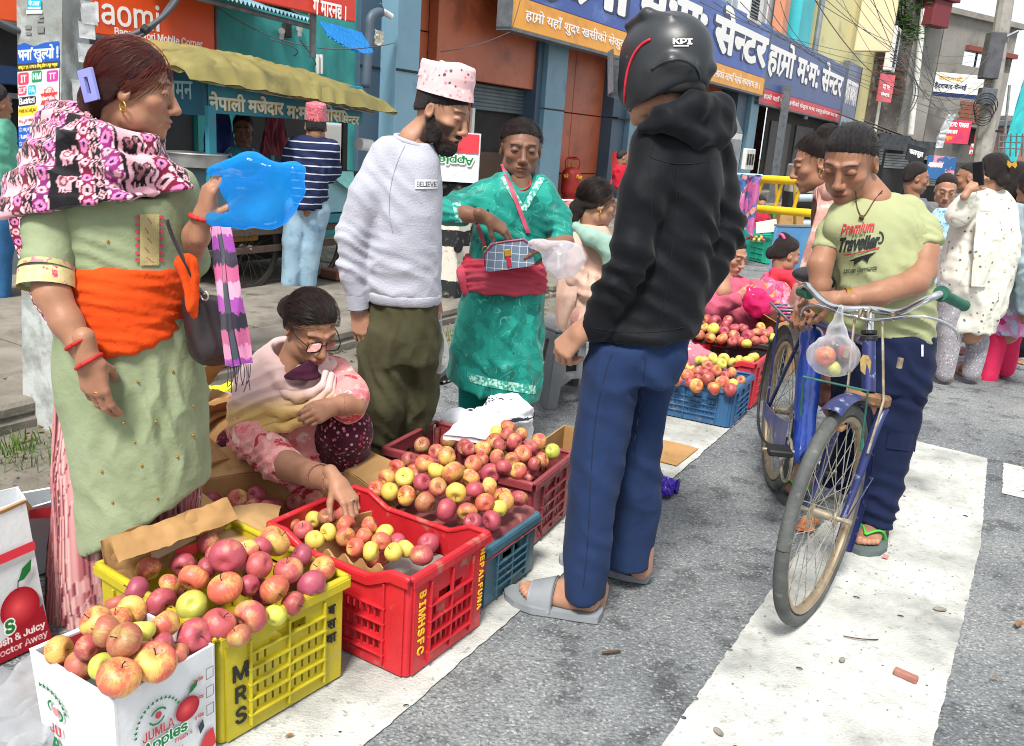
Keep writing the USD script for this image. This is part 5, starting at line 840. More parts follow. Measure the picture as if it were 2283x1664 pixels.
t=carton('brown open carton of apples behind the yellow crate, in front of the woman in glasses',k0,k1,flaps=((1,A_([.10,.05,.05]),None),(2,A_([-.06,.14,.05]),None),(3,A_([-.12,.02,.02]),None)))
wk=Q_();wk.A=k0[0]*1.;wk.x=unit(k0[1]-k0[0]);wk.y=unit(k0[3]-k0[0]);wk.l1,wk.l2=.44,.46
heap([(365,975,95,'B'),(225,1095,118,'R'),(505,1075,112,'S'),(700,1035,100,'R'),(600,985,60,'R'),(650,1160,100,'R'),(800,1155,80,'R'),(60,1130,70,'R'),(280,930,70,'R'),(480,925,70,'R'),(390,1200,90,'R'),(520,1210,80,'R'),(130,1000,80,'R')],(420,880),4.589,mound(wk,.15,.05),'in the brown carton behind the yellow crate','apples in the brown carton',fill=10,box_=(wk.A,wk.x,wk.y,.42,.44,.01))
o=Thing('kraft_paper','torn brown packing paper between the brown carton and the yellow crate','paper',onz(560,1195,.22));o.part('sheet',crumple(sheet(40,20,lambda u,v:(lambda a,b,c,d_:(a*(1-u[...,None])+b*u[...,None])*(1-v[...,None])+(d_*(1-u[...,None])+c*u[...,None])*v[...,None])(at(468,1158,2.42),at(625,1135,2.55),at(600,1225,2.22),at(470,1222,2.16))+UP*(.03*np.sin(u*3.1)*(1-v))[...,None],.002)[0],.022,8,seed=3),mat('kraft','b08d5e','a17e52',scale=5,rough=.85),smooth=True)
for k,(q,lab)in enumerate((((455,920,3.15),'flattened brown carton on the ground left of the woman in glasses, nearest the kerb'),((480,1010,2.95),'torn brown carton flap on the ground behind the brown carton of apples'))):
 c=at(*q);o=Thing('cardboard_scrap',lab,'cardboard',c);o.part('sheet',crumple(sheet(20,14,lambda u,v:c+ST*((u-.5)*.34)[...,None]+LT*((v-.5)*.3)[...,None]+UP*(.06*np.abs(np.sin(u*4+k))-.02+.1*k*v)[...,None],.005)[0],.02,7,seed=k),CARD,smooth=40);o.part('fold',crumple(sheet(16,6,lambda u,v:c+ST*((u-.5)*.3)[...,None]+LT*(.14-.1*v)[...,None]+UP*(.05+.12*v)[...,None],.005)[0],.02,8,seed=k+4),CARD,smooth=40)
apple(onz(62,1548,.035),.036,'B','lying on the ground beside the tall white carton','apple on the ground');scrap('purple_bag','purple plastic bag on the road behind the rear wheel of the bicycle',onz(1752,880),(.2,.14),film('purple_film2','6a4a9a',.15),.05,'plastic bag',13,.03)if False else None
c2=crate('blue plastic crate of red apples on the end of the white stripe',(1.16,4.405),27,.40,.50,.215,'plastic_blue','2f5c86','2a5278',rows=3)
heap([(425,995,70,'S'),(540,955,60,'R'),(630,900,60,'R'),(710,950,62,'S'),(770,880,60,'G'),(870,975,62,'S'),(970,1050,55,'B'),(630,1030,75,'R'),(520,1105,75,'S'),(695,1130,72,'S'),(780,1075,80,'S'),(800,1000,55,'R'),(890,1085,50,'Y'),(320,1060,55,'S'),(860,1140,70,'R'),(450,1060,55,'R'),(530,1030,50,'R'),(600,980,50,'R')],(1440,620),4.589,mound(c2,.21,.12),'heaped in the blue crate on the stripe','apples in the blue crate',fill=5,box_=(c2.A,c2.x,c2.y,c2.l1,c2.l2,.1),rmin=.028)
c3=crate('pinkish red plastic crate half full of yellow apples behind the blue crate',(1.355,4.78),28,.42,.56,.275,'plastic_pink_red','c4333f','b52d39',rows=3,dip=.03)
heap([(680,815,50,'Y'),(590,850,52,'Y'),(800,830,60,'Y'),(880,865,52,'Y'),(960,845,52,'Y'),(1040,855,65,'Y'),(1100,815,60,'Y'),(720,860,45,'Y'),(540,845,45,'G')],(1440,620),4.589,mound(c3,.25,.04),'lying in the pinkish red crate','yellow apples in the pinkish red crate',rmin=.028)
ab=onz(1714,775,.30);c4=crate('black plastic crate heaped with red apples, farthest of the three crates by the bicycle',(ab[0]+.02,ab[1]+.02),30,.42,.72,.30,'plastic_black','2b2b2d','242426',rows=3,dip=.03)
heap([(525,480,48,'G'),(615,430,48,'S'),(700,450,70,'R'),(835,440,55,'R'),(610,510,50,'S'),(690,520,65,'G'),(825,490,58,'R'),(550,580,58,'B'),(660,610,58,'S'),(800,550,55,'R'),(905,525,52,'R'),(995,525,52,'R'),(785,615,62,'S'),(910,590,65,'R'),(895,650,52,'R'),(1055,600,75,'R'),(1130,570,60,'R'),(1175,510,55,'S'),(1215,570,50,'R'),(1270,545,42,'R'),(1275,605,48,'G'),(1350,525,58,'S'),(1205,640,50,'S'),(1120,640,50,'R'),(1025,670,55,'G'),(760,540,50,'R'),(970,640,50,'R')],(1440,620),4.589,mound(c4,.29,.13),'heaped in the black crate','apples in the black crate',fill=6,box_=(c4.A,c4.x,c4.y,c4.l1,c4.l2,.18),rmin=.028)
cq=carton('tan carton standing behind the black crate, by the bicycle carrier',[onz(*p,.006)for p in((1745,850),(1800,800),(1770,770),(1690,800))],[at(1735,722,5.5),at(1790,705,5.9),at(1762,690,6.2),at(1672,690,5.9)],flaps=((3,A_([-.1,.02,.06]),CARD),(0,A_([0,-.06,-.12]),CARD)))
g5=onz(1707,590);c5=crate('green plastic crate of apples in front of the seated vendor in red, far back',(g5[0],g5[1]),65,.36,.40,.34,'plastic_green','2aa387','23937a',rows=3)
c5.A=A_(c5.A);heap([(785,1568,12,'R'),(806,1570,12,'S'),(826,1578,13,'Y'),(862,1578,13,'Y'),(890,1580,12,'R'),(842,1560,12,'S'),(815,1555,11,'R'),(876,1562,12,'Y')],(1400,0),2.95,lambda X,Y:np.where(np.hypot(X-g5[0],Y-g5[1]-.1)<.6,.36,-9.),'in the green crate far back','apples in the green crate',rmin=.026,relax=False)
o=Thing('tarpaulin','white folded cloth lying on the maroon crate behind the heaped tray','cloth',onz(1040,975,.3));o.part('cloth',crumple(sheet(40,26,lambda u,v:(lambda a,b,c,d_:(a*(1-u[...,None])+b*u[...,None])*(1-v[...,None])+(d_*(1-u[...,None])+c*u[...,None])*v[...,None])(at(985,972,3.1),at(1095,985,3.02),at(1120,935,3.45),at(1050,925,3.5))+UP*(.05*np.sin(u*3.1)*np.sin(v*3.1))[...,None],.01)[0],.03,7,seed=5),mat('white_cloth','dedee2','c9cad2',scale=3,rough=.8),smooth=True)
F_=Field(at(1085,990,3.5)-.3,at(1140,900,3.6)+.3,.012);c=at(1128,925,3.62);F_.ell(c,A_([.12,.1,.09]),None,.03).ell(c+A_([-.15,-.02,-.03]),A_([.12,.09,.05]),None,.03).ell(c+A_([.02,.1,-.1]),A_([.1,.1,.12]),None,.03)
o=Thing('cloth_bundle','bundled white and black striped cloth in front of the teal trousers','bundle',c);o.part('cloth',crumple(F_.mesh(1),.03,16,seed=2),mat('bundle_cloth','dcdde0','24283a',scale=7,stretch=(1,1,4),lo=.58,hi=.6,rough=.8),smooth=True);o.part('dark_tip',cyl(at(1160,922,3.6),at(1180,925,3.65),.03),BLACK)
def scrap(name,label,c,s,m,amp=.02,cat_='scrap',seed=0,flat=.02):c=A_(c);one(name,crumple(sheet(16,16,lambda u,v:c+ST*((u-.5)*s[0])[...,None]+LT*((v-.5)*s[1])[...,None]+UP*(flat+0*u)[...,None],.001)[0],amp,9/max(s)*.3,seed=seed),m,label,cat_,smooth=True)
scrap('paper_scrap','tan sheet of cardboard lying on the white stripe behind the man in the helmet',onz(1478,1010),(.30,.25),CARD,.006,'cardboard',flat=.012);scrap('purple_bag','crumpled purple plastic bag on the asphalt behind the blue trousers',onz(1472,1098),(.15,.12),film('purple_film','4a2bb0',.1),.05,'plastic bag',3,.03)
scrap('wrapper','crumpled grey plastic scrap lying under the kerb between the two women at left',onz(485,905),(.26,.16),film('grey_film','c4c8cc',.2),.05,'wrapper',4,.03);scrap('wrapper','yellow wrapper lying against the kerb',onz(497,878),(.16,.1),mat('yellow_wrap','e3d92a',rough=.4),.04,'wrapper',5,.03)
scrap('wrapper','orange snack wrapper on the road behind the front wheel of the bicycle',onz(1800,1175),(.14,.06),mat('orange_wrap','cf5a3c','d9a45a',scale=20,rough=.4),.02,'wrapper',6,.012);scrap('wrapper','tiny green and white wrapper by the toes of the grey sandal',onz(1137,1322),(.06,.05),mat('green_wrap','d9ddd6','4a9a6a',scale=30,rough=.4),.02,'wrapper',7,.012)
scrap('wrapper','tiny pink paper scrap on the stripe right of the green strapped sandal',onz(1973,1247),(.035,.02),mat('pink_scrap','d07a72',rough=.7),.004,'scrap',8,.012);scrap('carton_scrap','grey wrinkled plastic bag lying at the lower left corner',onz(30,1640,.02),(.28,.3),film('clear_grey_film','d2d4d8',.6),.08,'plastic bag',9,.06)
scrap('dark_rag','black crumpled net lying on the pavement edge left of the teal trousers',onz(990,845),(.3,.16),mat('black_net','26262a',rough=.8),.06,'net',10,.04)
one('brick_piece',xf(box((0,0,.016),(.065,.022,.02),bev=.003),mat4(rotz(-.72),onz(2017,1517))),mat('brick_bit','9a6a60','8a5a50',scale=30,rough=.9),'small broken piece of pink brick on the right white stripe','brick')
one('twig',tube(spline([onz(1880,1418,.012),onz(1915,1424,.014),onz(1958,1426,.012)],10),.002,5),STEM,'thin dark twig lying on the right white stripe below the wheel','twig');one('twig',tube(spline([onz(1342,1456,.008),onz(1362,1454,.012),onz(1382,1452,.008)],6),.004,5),STEM,'short brown twig on the asphalt below the grey sandals','twig')
for k,(px,py,lab)in enumerate(((2096,1358,'flat grey pebble beside the crack across the right white stripe'),(1878,1471,'flat grey pebble near the middle of the right white stripe'),(1602,1631,'flat dark pebble at the bottom of the right white stripe'))):one('pebble',(lambda m:(m[0]@rotz(k).T+onz(px,py,.012),m[1]))((trimesh.creation.icosphere(2).vertices*A_([.022,.012,.006])*(1,.7,.8)[k],trimesh.creation.icosphere(2).faces)),MATS['gravel'],lab,'pebble',smooth=True)
leafs=((2272,1392,'curled brown leaf in the crack at the right edge of the road',.03),(2220,1512,'small tan leaf on the asphalt right of the white stripe',.014),(1036,1408,'small dry leaf on the white stripe left of the grey sandal',.012),(645,1640,'brown leaf scrap on the stripe in front of the yellow crate',.012))
for k,(px,py,lab,a)in enumerate(leafs):one('dry_leaf',leafmesh(np.random.default_rng(k),onz(px,py,.014),a,.5),mat('dry_leaf','8a5f38','6f4a2a',scale=20,rough=.8),lab,'leaf')
# --- pole with posters and cables
POLE=mat('pole_paint','a9aeac','858a86',scale=5,detail=7,rough=.85,c3='7b7872',s3=9,l3=.52,h3=.68,bump=.5,bscale=18,lo=.42,hi=.55)
pn=onz(126,985);pa=pn+LT*.245;pb=pn+ST*.30;pc=pa+ST*.30
tq=lambda px,p:at(px,0,p[1]+.02);tp=[tq(139,pn),tq(205,pb),tq(150,pc),tq(37,pa)];bq=[pn,pb,pc,pa];big_=[b+(t-b)*1.45 for b,t in zip(bq,tp)]
P=Thing('utility_pole','square concrete pole plastered with printed posters behind the woman in the shawl','utility pole',pn)
def quadface(a,b,c,d_,nu=14,nv=80,th=0):return sheet(nu,nv,lambda u,v:(a*(1-u[...,None])+b*u[...,None])*(1-v[...,None])+(d_*(1-u[...,None])+c*u[...,None])*v[...,None])[0]
P.part('shaft',crumple(cat(*[quadface(bq[k],bq[(k+1)%4],big_[(k+1)%4],big_[k])for k in range(4)]),.002,14),POLE)
def posters():
 im=Image.new('RGBA',(110,420),(0,0,0,0));d=ImageDraw.Draw(im);W=(240,240,240,255);BL=(38,86,170,255);K=(34,38,46,255)
 R=lambda x0,y0,x1,y1,c:d.rounded_rectangle([x0,y0,x1,y1],4,fill=c)
 d.rectangle([28,0,62,24],fill=(30,160,190,255));d.rectangle([26,20,64,25],fill=W);fit_text(im,'नेपाल',(32,1),(26,10),W,0);d.rectangle([30,14,60,16],fill=W)
 for(x,y,w,h)in((56,30,10,4),(52,38,14,3),(52,50,16,12),(22,48,14,6),(24,60,12,5)):d.rectangle([x,y,x+w,y+h],fill=(120,120,120,255))
 d.polygon([(2,84),(20,80),(44,88),(70,82),(104,80),(106,130),(2,130)],fill=BL);fit_text(im,'भना~ खु<लयो !',(4,86),(100,36),W,1);d.rectangle([2,120,104,134],fill=(60,58,40,255));fit_text(im,'कक्षा ११ मा नया शैक्षिक सत्र भर्ना',(4,122),(98,10),(226,200,70,255),0)
 d.rectangle([2,135,106,240],fill=(238,216,216,255));R(3,137,30,160,(206,66,88,255));fit_text(im,'IT',(10,142),(14,13),W,0);R(38,136,64,158,(40,128,92,255));fit_text(im,'HM',(41,140),(20,13),W,0);R(76,138,104,160,(190,60,140,255));fit_text(im,'TT',(82,143),(16,12),W,0)
 R(2,163,24,180,(206,66,88,255));fit_text(im,'EDF',(4,166),(18,10),W,0);R(28,163,48,181,(40,160,190,255));fit_text(im,'PA',(31,166),(14,11),W,0);R(2,184,48,201,K);fit_text(im,'Electrical',(5,186),(40,12),W,1);R(2,203,52,221,(232,196,60,255));fit_text(im,'Fashion Designer',(4,207),(46,10),(120,90,30,255),0)
 d.ellipse([66,170,98,218],outline=(180,80,80,255),width=2);d.polygon([(60,182),(104,182),(98,192),(104,204),(60,204),(66,192)],fill=(190,60,60,255));fit_text(im,'100%',(70,174),(22,8),(170,60,60,255),0);fit_text(im,'Guaranteed',(66,188),(32,8),W,0)
 fit_text(im,'कम्प्युटर अकाउन्ट तथा भाषा प्रशिक्षण',(4,226),(98,10),(150,80,90,255),0);d.rectangle([2,240,106,284],fill=BL)
 for k,s in enumerate(('Computer, Bank, Beauti','Plumber, Brazier','Computer, etc....')):fit_text(im,s,(4,243+14*k),((90,70,66)[k],10),(216,206,226,255),0)
 d.rectangle([2,284,106,345],fill=(226,224,226,255));R(4,287,84,304,K);fit_text(im,'English',(8,289),(66,14),W,2);R(4,307,84,323,(36,160,190,255));fit_text(im,'Japanese',(8,309),(66,13),W,1);R(4,326,84,343,K);fit_text(im,'Korean',(8,328),(66,13),W,2)
 d.rectangle([2,345,106,360],fill=(200,50,80,255));fit_text(im,'सम्पर्क ठेगाना',(6,347),(80,11),W,0);d.polygon([(2,362),(60,364),(106,360),(106,420),(2,420)],fill=(52,120,190,255));fit_text(im,'NEPAL',(6,370),(96,34),W,4);return im
pf=lambda y:(lambda a,c:(a,c))(pa+(tp[3]-pa)*((897-y)/897.),pn+(tp[0]-pn)*((985-y)/985.))
pfn=lambda u,v:(lambda a0,c0,a1,c1:((a0*(1-u[...,None])+c0*u[...,None])*(1-v[...,None])+(a1*(1-u[...,None])+c1*u[...,None])*v[...,None])-ST*.004)(*pf(425),*pf(0))
m_,c_=decal(posters(),pfn);P.part('poster',m_,PRINT(),col=c_)
[P.part('torn_paper',crumple(sheet(6,8,lambda u,v:pn+(tp[0]-pn)*((985-y)/985.)+ST*(.05+x+.07*u)[...,None]+UP*(.06*s*v)[...,None]-LT*.003,.0008)[0],.006,20,seed=int(y)),mat('torn_paper','d8d9d6','bfc2c0',scale=20,rough=.8),smooth=True)for x,y,s in((.02,120,1.2),(.0,210,1.6),(.04,230,1.),(.02,70,1.),(.03,40,1.4),(.0,330,1.3))]
wire('thick grey cable running behind the poster pole past the phone sign, upper one',[at(-20,40,3.6),at(60,75,3.7),at(215,92,3.8),at(330,62,3.85),at(400,-10,3.9)],.012,CABLE,nm='cable');wire('thick grey cable running behind the poster pole past the phone sign, lower one',[at(-20,46,3.65),at(60,82,3.75),at(215,99,3.85),at(325,74,3.9),at(380,10,3.95),at(395,-10,3.95)],.009,CABLE,nm='cable')
one('cable_clamp',cyl(at(318,62,3.84),at(330,70,3.84),.018),BLACK,'small black clamp hanging on the thick grey cables under the phone sign','clamp')
# --- food cart
CO_=5.0;cs0,cz0=SZ(462,252,CO_);cs1,czr=SZ(806,284,CO_);ct_=SZ(462,192,CO_)[1];K=Thing('food_cart','turquoise wheeled food cart with hand painted white script under a yellow tarpaulin roof','food cart',sp(cs0,CO_,.13))
CB=mat('cart_blue','2f8190','2a7585',scale=3,detail=5,rough=.55,c3='5a5a4e',s3=7,l3=.64,h3=.8);CG=mat('cart_grey','5c7c88','537079',scale=2,rough=.5,c3='454f52',s3=6,l3=.62);CL=mat('cart_pale','8fbcc6','84b1bc',scale=3,rough=.5)
zc=SZ(500,376,CO_)[1];zd=SZ(500,480,CO_)[1];D_=1.05
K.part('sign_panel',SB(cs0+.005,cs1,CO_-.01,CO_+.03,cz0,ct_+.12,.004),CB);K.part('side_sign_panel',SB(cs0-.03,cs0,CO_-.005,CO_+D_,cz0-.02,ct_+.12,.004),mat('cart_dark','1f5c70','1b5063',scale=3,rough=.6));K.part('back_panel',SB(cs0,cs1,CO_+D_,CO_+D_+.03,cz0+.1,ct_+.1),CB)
K.part('corner_post',SB(cs0-.035,cs0+.035,CO_-.05,CO_-.012,zc-.45,cz0+.05,.004),CB);K.part('corner_post',SB(cs1-.26,cs1-.2,CO_-.03,CO_+.02,zc-.1,cz0,.004),BLACK);K.part('corner_post',SB(cs0,cs0+.05,CO_+D_-.05,CO_+D_,zc-.2,cz0,.004),CB);K.part('corner_post',SB(cs1-.05,cs1,CO_+D_-.05,CO_+D_,zc-.2,cz0,.004),CB)
K.part('counter',SB(cs0-.02,cs0+1.12,CO_-.02,CO_+D_+.02,zc-.03,zc,.006),STEEL);K.part('front_panel',SB(cs0+.04,cs0+1.1,CO_+.0,CO_+.02,zd-.1,zc-.032),CG);K.part('side_panel',SB(cs0-.012,cs0+.0,CO_+.01,CO_+D_,zd-.1,zc-.032),CG);K.part('deck',SB(cs0-.05,cs1+.12,CO_-.03,CO_+D_,zd-.16,zd-.102,.006),mat('old_wood','5a4a3c','453a30',scale=6,stretch=(1,8,8),rough=.85))
xa,zg=SZ(722,388,CO_);K.part('showcase_box',SB(xa-.12,cs1-.02,CO_-.02,CO_+.7,zd-.02,zg-.02,.006),CL);K.part('showcase_rail',SB(xa-.12,cs1,CO_-.03,CO_+.72,zg-.018,zg+.02,.004),BLACK);K.part('showcase_back',SB(xa-.08,cs1-.2,CO_+.3,CO_+.32,zg+.022,zg+.26),WHITEP);K.part('showcase_pane',SB(xa-.1,cs1-.27,CO_-.02,CO_-.012,zg+.022,zg+.4),glassmat())
K.part('side_ledge',SB(xa-.12,cs1+.1,CO_-.05,CO_+.7,zd-.1,zd-.03,.005),CB)
for k,(tx,p0,p1,y0,y1,mm)in enumerate((('नेपाली मजेदार',466,632,204,247,1),('म:म: समोसा',638,768,224,264,1),('से<नटर',762,800,246,276,1))):
 A0,A1=atoff(p0,y1,CO_-.014),atoff(p1,y1+(p1-p0)*.11,CO_-.014);w=float((A1-A0)@ST)
 for(dm,bl,lf)in((mat('cart_yellow','d6bc4a','c8ac3c',scale=20,rough=.6),5,.0),(mat('cart_white','dcdccf','c9cbc0',scale=15,rough=.6),2,.003)):K.part('lettering',lettering(tx,.1,frame(A0-LT*(.0-0)+LT*-lf,ST,UP,-LT),bold=bl,width=w,height=.128 if k<2 else.09),dm)
K.part('side_lettering',lettering('जय अमन',.1,frame(sp(cs0-.033,CO_+.62,cz0+.08),-LT,UP,-ST),bold=1,width=.52,height=.12),mat('cart_pale_letter','8fb0b4',rough=.7))
zt_=ct_
roof=sheet(90,40,lambda u,v:(lambda s,o,e:ST*s[...,None]+LT*o[...,None]+UP*e[...,None])(cs0-.30+(cs1-cs0+.52)*u,CO_-.2+(D_+.4)*v,zt_+.055+.24*np.clip(np.sin(np.pi*np.clip(v,.0,1))**.45,0,1)*(1-.5*np.clip(u-.55,0,1)**1.3*1.6)*np.clip(1-((u-.5)/.52)**8,0,1)-.10*u-.03*(v<.02)),.006)[0]
K.part('roof_tarpaulin',crumple(crumple(roof,.05,4.5,seed=4),.02,11,stretch=(1,.6,1),seed=2),mat('yellow_tarp','857b44','6d6536',scale=2.2,detail=5,rough=.55,c3='4c4a2a',s3=4.5,l3=.62,h3=.78,bump=.15,bscale=30),smooth=True)
K.part('tarp_lining',crumple(sheet(60,8,lambda u,v:sp(0,CO_-.05)+ST*(cs0-.08+(cs1-cs0+.14)*u)[...,None]+UP*(zt_+.085-.10*u-.07*v)[...,None]-LT*(.03*v)[...,None],.003)[0],.03,8,seed=6),mat('pale_lining','cfc3b8','b8a89e',scale=6,rough=.7),smooth=True)
def spoked(T,c,ax,R,nsp,rt,rr,tyre,rimm,spm,hub=.03,hw=.045,ph=0.,cross=True,tyre_n=56):
 ax=unit(ax);u=unit(np.cross(ax,UP));w=np.cross(ax,u);M=frame(c,u,w,ax)
 wp=T.part('wheel',torus(R-rt,rt,M,tyre_n,12),tyre,smooth=True);T.part('rim',under=wp,mesh=xf(lathe([(R-2*rt-.001,-rt*.75),(R-2*rt-.016,-rt*.55),(R-2*rt-.02,0),(R-2*rt-.016,rt*.55),(R-2*rt-.001,rt*.75),(R-2*rt+.004,0),(R-2*rt-.001,-rt*.75)],tyre_n),M),m=rimm,smooth=40)
 T.part('hub',under=wp,mesh=xf(lathe([(.001,-hw*1.35),(.008,-hw*1.35),(.008,-hw),(hub,-hw),(hub,-hw*.85),(hub*.55,-hw*.7),(hub*.55,hw*.7),(hub,hw*.85),(hub,hw),(.008,hw),(.008,hw*1.35),(.001,hw*1.35)],18),M),m=rr,smooth=40);S=[]
 for k in range(nsp):
  a=2*math.pi*k/nsp+ph;s=1 if k%2 else-1;b=a+(1.1 if(k//2)%2 else-1.1)*(1 if cross else.25);S.append(tube([c+ax*s*hw*.9+(u*math.cos(b)+w*math.sin(b))*hub*.9,c+(u*math.cos(a)+w*math.sin(a))*(R-2*rt-.012)],.0014,4,cap=False))
 T.part('spokes',cat(*S),spm,kind='stuff',under=wp)
TYRE=mat('tyre_rubber','3f4242','535653',scale=12,rough=.75,c3='7a776c',s3=22,l3=.6,h3=.8,bump=.3,bscale=90);RIM=mat('rusty_rim','9b8a72','84745e',scale=14,rough=.45,metal=.35,c3='6a5340',s3=18,l3=.58);SPOKE=mat('spoke_steel','b5b4a8','8b8676',scale=30,rough=.35,metal=.7);HUBM=mat('hub_metal','a69c88','7c705c',scale=25,rough=.4,metal=.5)
OLDT=mat('old_tyre','34302d','2a2724',scale=10,rough=.8);wc0=atoff(545,548,CO_+.02);zr=.335
for(px,o_)in((545,CO_+.03),(702,CO_+.03),(545,CO_+D_-.05),(702,CO_+D_-.05)):p=sp(S_(px,CO_+.03),o_,.13+zr);spoked(K,p,LT,zr,28,.017,HUBM,OLDT,mat('dark_rim','4c443c','3b352f',scale=8,rough=.6,metal=.3),mat('dark_spoke','5c564c',rough=.5,metal=.4))
for o_ in(CO_+.0,CO_+D_-.1):K.part('frame_rail',SB(cs0-.1,cs1+.1,o_-.02,o_+.02,.13+.30,.13+.35,.003),mat('rusty_steel','5e4a42','4a3a34',scale=9,rough=.7,metal=.2))
K.part('underbody',SB(cs0,cs1-.1,CO_+.35,CO_+.9,.3,zd-.17),DARK);K.part('lamp',cat(cyl(sp(cs1-.1,CO_-.06,cz0-.16),sp(cs1+.05,CO_-.06,cz0-.17),.05),cyl(sp(cs1+.05,CO_-.06,cz0-.17),sp(cs1+.055,CO_-.06,cz0-.17),.02)),WHITEP)
one('yellow_box',SB(cs0+.02,cs0+.52,CO_+.06,CO_+.36,.51,.66,.012),mat('mustard','b5802e','a47428',scale=6,rough=.6),'mustard yellow box sitting under the food cart behind its left wheel','box');o=Thing('cardboard_bundle','bundle of flattened cardboard lying on the yellow tarpaulin roof','cardboard',atoff(455,140,CO_+.1))
for k in range(4):o.part('sheet',crumple(sheet(14,10,lambda u,v:atoff(410,142,CO_+.25)+ST*(.02*k+(.56-.03*k)*u)[...,None]+LT*(.3*v-.1)[...,None]+UP*(.022*k-.02-.05*u*u+.02*np.sin(u*3))[...,None],.012)[0],.018,6,seed=k),CARD,smooth=40)
def bowl(c,R,h,m,name,label,cat_):one(name,lathe([(R*.92,0),(R,h),(R+.012,h+.004),(R+.01,h+.01),(R-.008,h-.004),(R*.9,.012),(.001,.01)],32,mat4(np.eye(3),c)),m,label,cat_,smooth=40)
CHROME=mat('chrome','cfd1d2','b8babb',scale=10,rough=.16,metal=.95);ALU=mat('aluminium','b5b7b6','a2a4a4',scale=10,rough=.35,metal=.7)
bowl(sp(cs0+.02,CO_+.14,zc+.003),.21,.085,ALU,'pan','wide aluminium pan standing on the counter at the corner post of the food cart','pan');one('bucket',xf(lathe([(.001,0),(.11,0),(.135,.24),(.145,.245),(.145,.26),(.13,.262),(.001,.255)],24),mat4(np.eye(3),sp(cs0-.05,CO_+.75,zc+.003))),mat('red_plastic','d8392c','c93224',scale=4,rough=.4),'red plastic bucket standing on the counter of the food cart','bucket',smooth=40)
o=Thing('cloth','pale turquoise cloth hanging over the showcase rail of the food cart','cloth',sp(cs1-.3,CO_-.06,zg-.05));o.part('cloth',crumple(sheet(14,14,lambda u,v:sp(cs1-.42,CO_-.045,zg+.025)+ST*(.26*u+.04*v)[...,None]-UP*(.14*v*(.5+u))[...,None]-LT*(.01+.02*v)[...,None],.003)[0],.014,14),mat('aqua_cloth','7fc2bd',rough=.8),smooth=True)
one('jar',cyl(sp(xa-.2,CO_+.1,zg+.02),sp(xa-.2,CO_+.1,zg+.28),.04,12,.034),mat('amber_jar','7a3b20',rough=.25),'tall brown jar standing beside the showcase of the food cart','jar',smooth=40)
for k,(ss,mm,lb)in enumerate(((.75,'flag_blue','blue cloth hanging inside the food cart, behind the seller'),(1.35,'drape_red','dark red cloth hanging inside the food cart, behind the man in stripes'))):o=Thing('hanging_cloth',lb,'cloth',sp(cs0+ss,CO_+.8,zc+.2));o.part('cloth',crumple(sheet(14,20,lambda u,v:sp(cs0+ss+.05,CO_+.8,cz0+.1)+ST*((u-.5)*(.14+.2*v))[...,None]-UP*(.42*v)[...,None],.006)[0],.05,7,stretch=(2,2,.5)),mat(mm,'2e3f86' if k==0 else '7a2a38',rough=.8),smooth=True)
one('red_brick',xf(box((0,0,.04),(.2,.1,.075),bev=.006),mat4(rotz(-.6),onz(742,622,.17))),MATS['brick_red'],'red brick chocking the right wheel of the food cart','brick')
pp=lambda px,py:atoff(px,py,WALL-.35);o=Thing('drain_pipe','dark grey drain pipe with a bent top on the slate pillar','pipe',pp(818,190));o.part('pipe',tube(spline([pp(850,28),pp(836,30),pp(826,42),pp(824,60),pp(820,130),pp(816,196)],24),.052,12),mat('pipe_grey','4d5a68','434f5c',scale=3,rough=.5),smooth=True)
o=Thing('security_camera','small white security camera at the bent top of the drain pipe','camera',pp(862,32));o.part('body',cyl(pp(854,26),pp(872,37),.035),WHITEP,smooth=40);o.part('bracket',cyl(pp(848,8),pp(858,28),.012),STEEL)
o=Thing('paper_notice','crumpled white paper stuck beside the drain pipe','notice',pp(839,90));o.part('paper',crumple(sheet(10,10,lambda u,v:pp(828,100)+ST*(.14*u)[...,None]+UP*(.16*v)[...,None]-LT*.05,.001)[0],.03,16),mat('torn_paper2','d2cfc2','9c998c',scale=40,rough=.8),smooth=True)
# --- black and white posts, carton on top, gas cylinder, chair, barricade
BWP=usdkit.material(stage,'/World/Looks/banded_paint',{'tc':('texture_coordinate',{}),'s':('separate_xyz',{}),'n':('noise_texture',{'scale':9.,'detail':5.}),'a':('math',{'math_type':'multiply_add','value2':.05}),'r':('rgb_ramp',{'interpolate':False,'ramp':[(0,srgb('2c2d2f')),(.27,srgb('c9c4b8')),(.53,srgb('2a2b2e')),(.66,srgb('cfcabf')),(.82,srgb('2c2d2f'))]}),'n2':('noise_texture',{'scale':14.,'detail':6.,'roughness':.7}),'r2':('map_range',{'from_min':.55,'from_max':.66,'to_min':0,'to_max':.8,'clamp':True}),'m':('mix_color',{'b':srgb('8d8373')}),'p':('principled_bsdf',{'roughness':.85,'specular_ior_level':.2})},[('tc.object','s.vector'),('tc.object','n.vector'),('tc.object','n2.vector'),('n.fac','a.value1'),('s.z','a.value3'),('a.value','r.fac'),('r.color','m.a'),('n2.fac','r2.value'),('r2.result','m.fac'),('m.result','p.base_color')],surface='p.BSDF')
for k,(px,py,w,lab)in enumerate(((1003,690,.2,'concrete post with worn black and white bands behind the man in the grey sweater'),(1032,672,.16,'second banded concrete post, just right of and behind the first'))):
 p=onz(px,py,.05);o=Thing('bollard',lab,'bollard',p);o.part('shaft',xf(crumple(box((0,0,.5),(w,w,1.0),bev=.02),.004,9),frame(p,ST,LT)),BWP)
 if k==0:o.part('reflector',cyl(p+UP*.52-LT*.1-ST*.09,p+UP*.52-LT*.12-ST*.09,.05),BLACK)
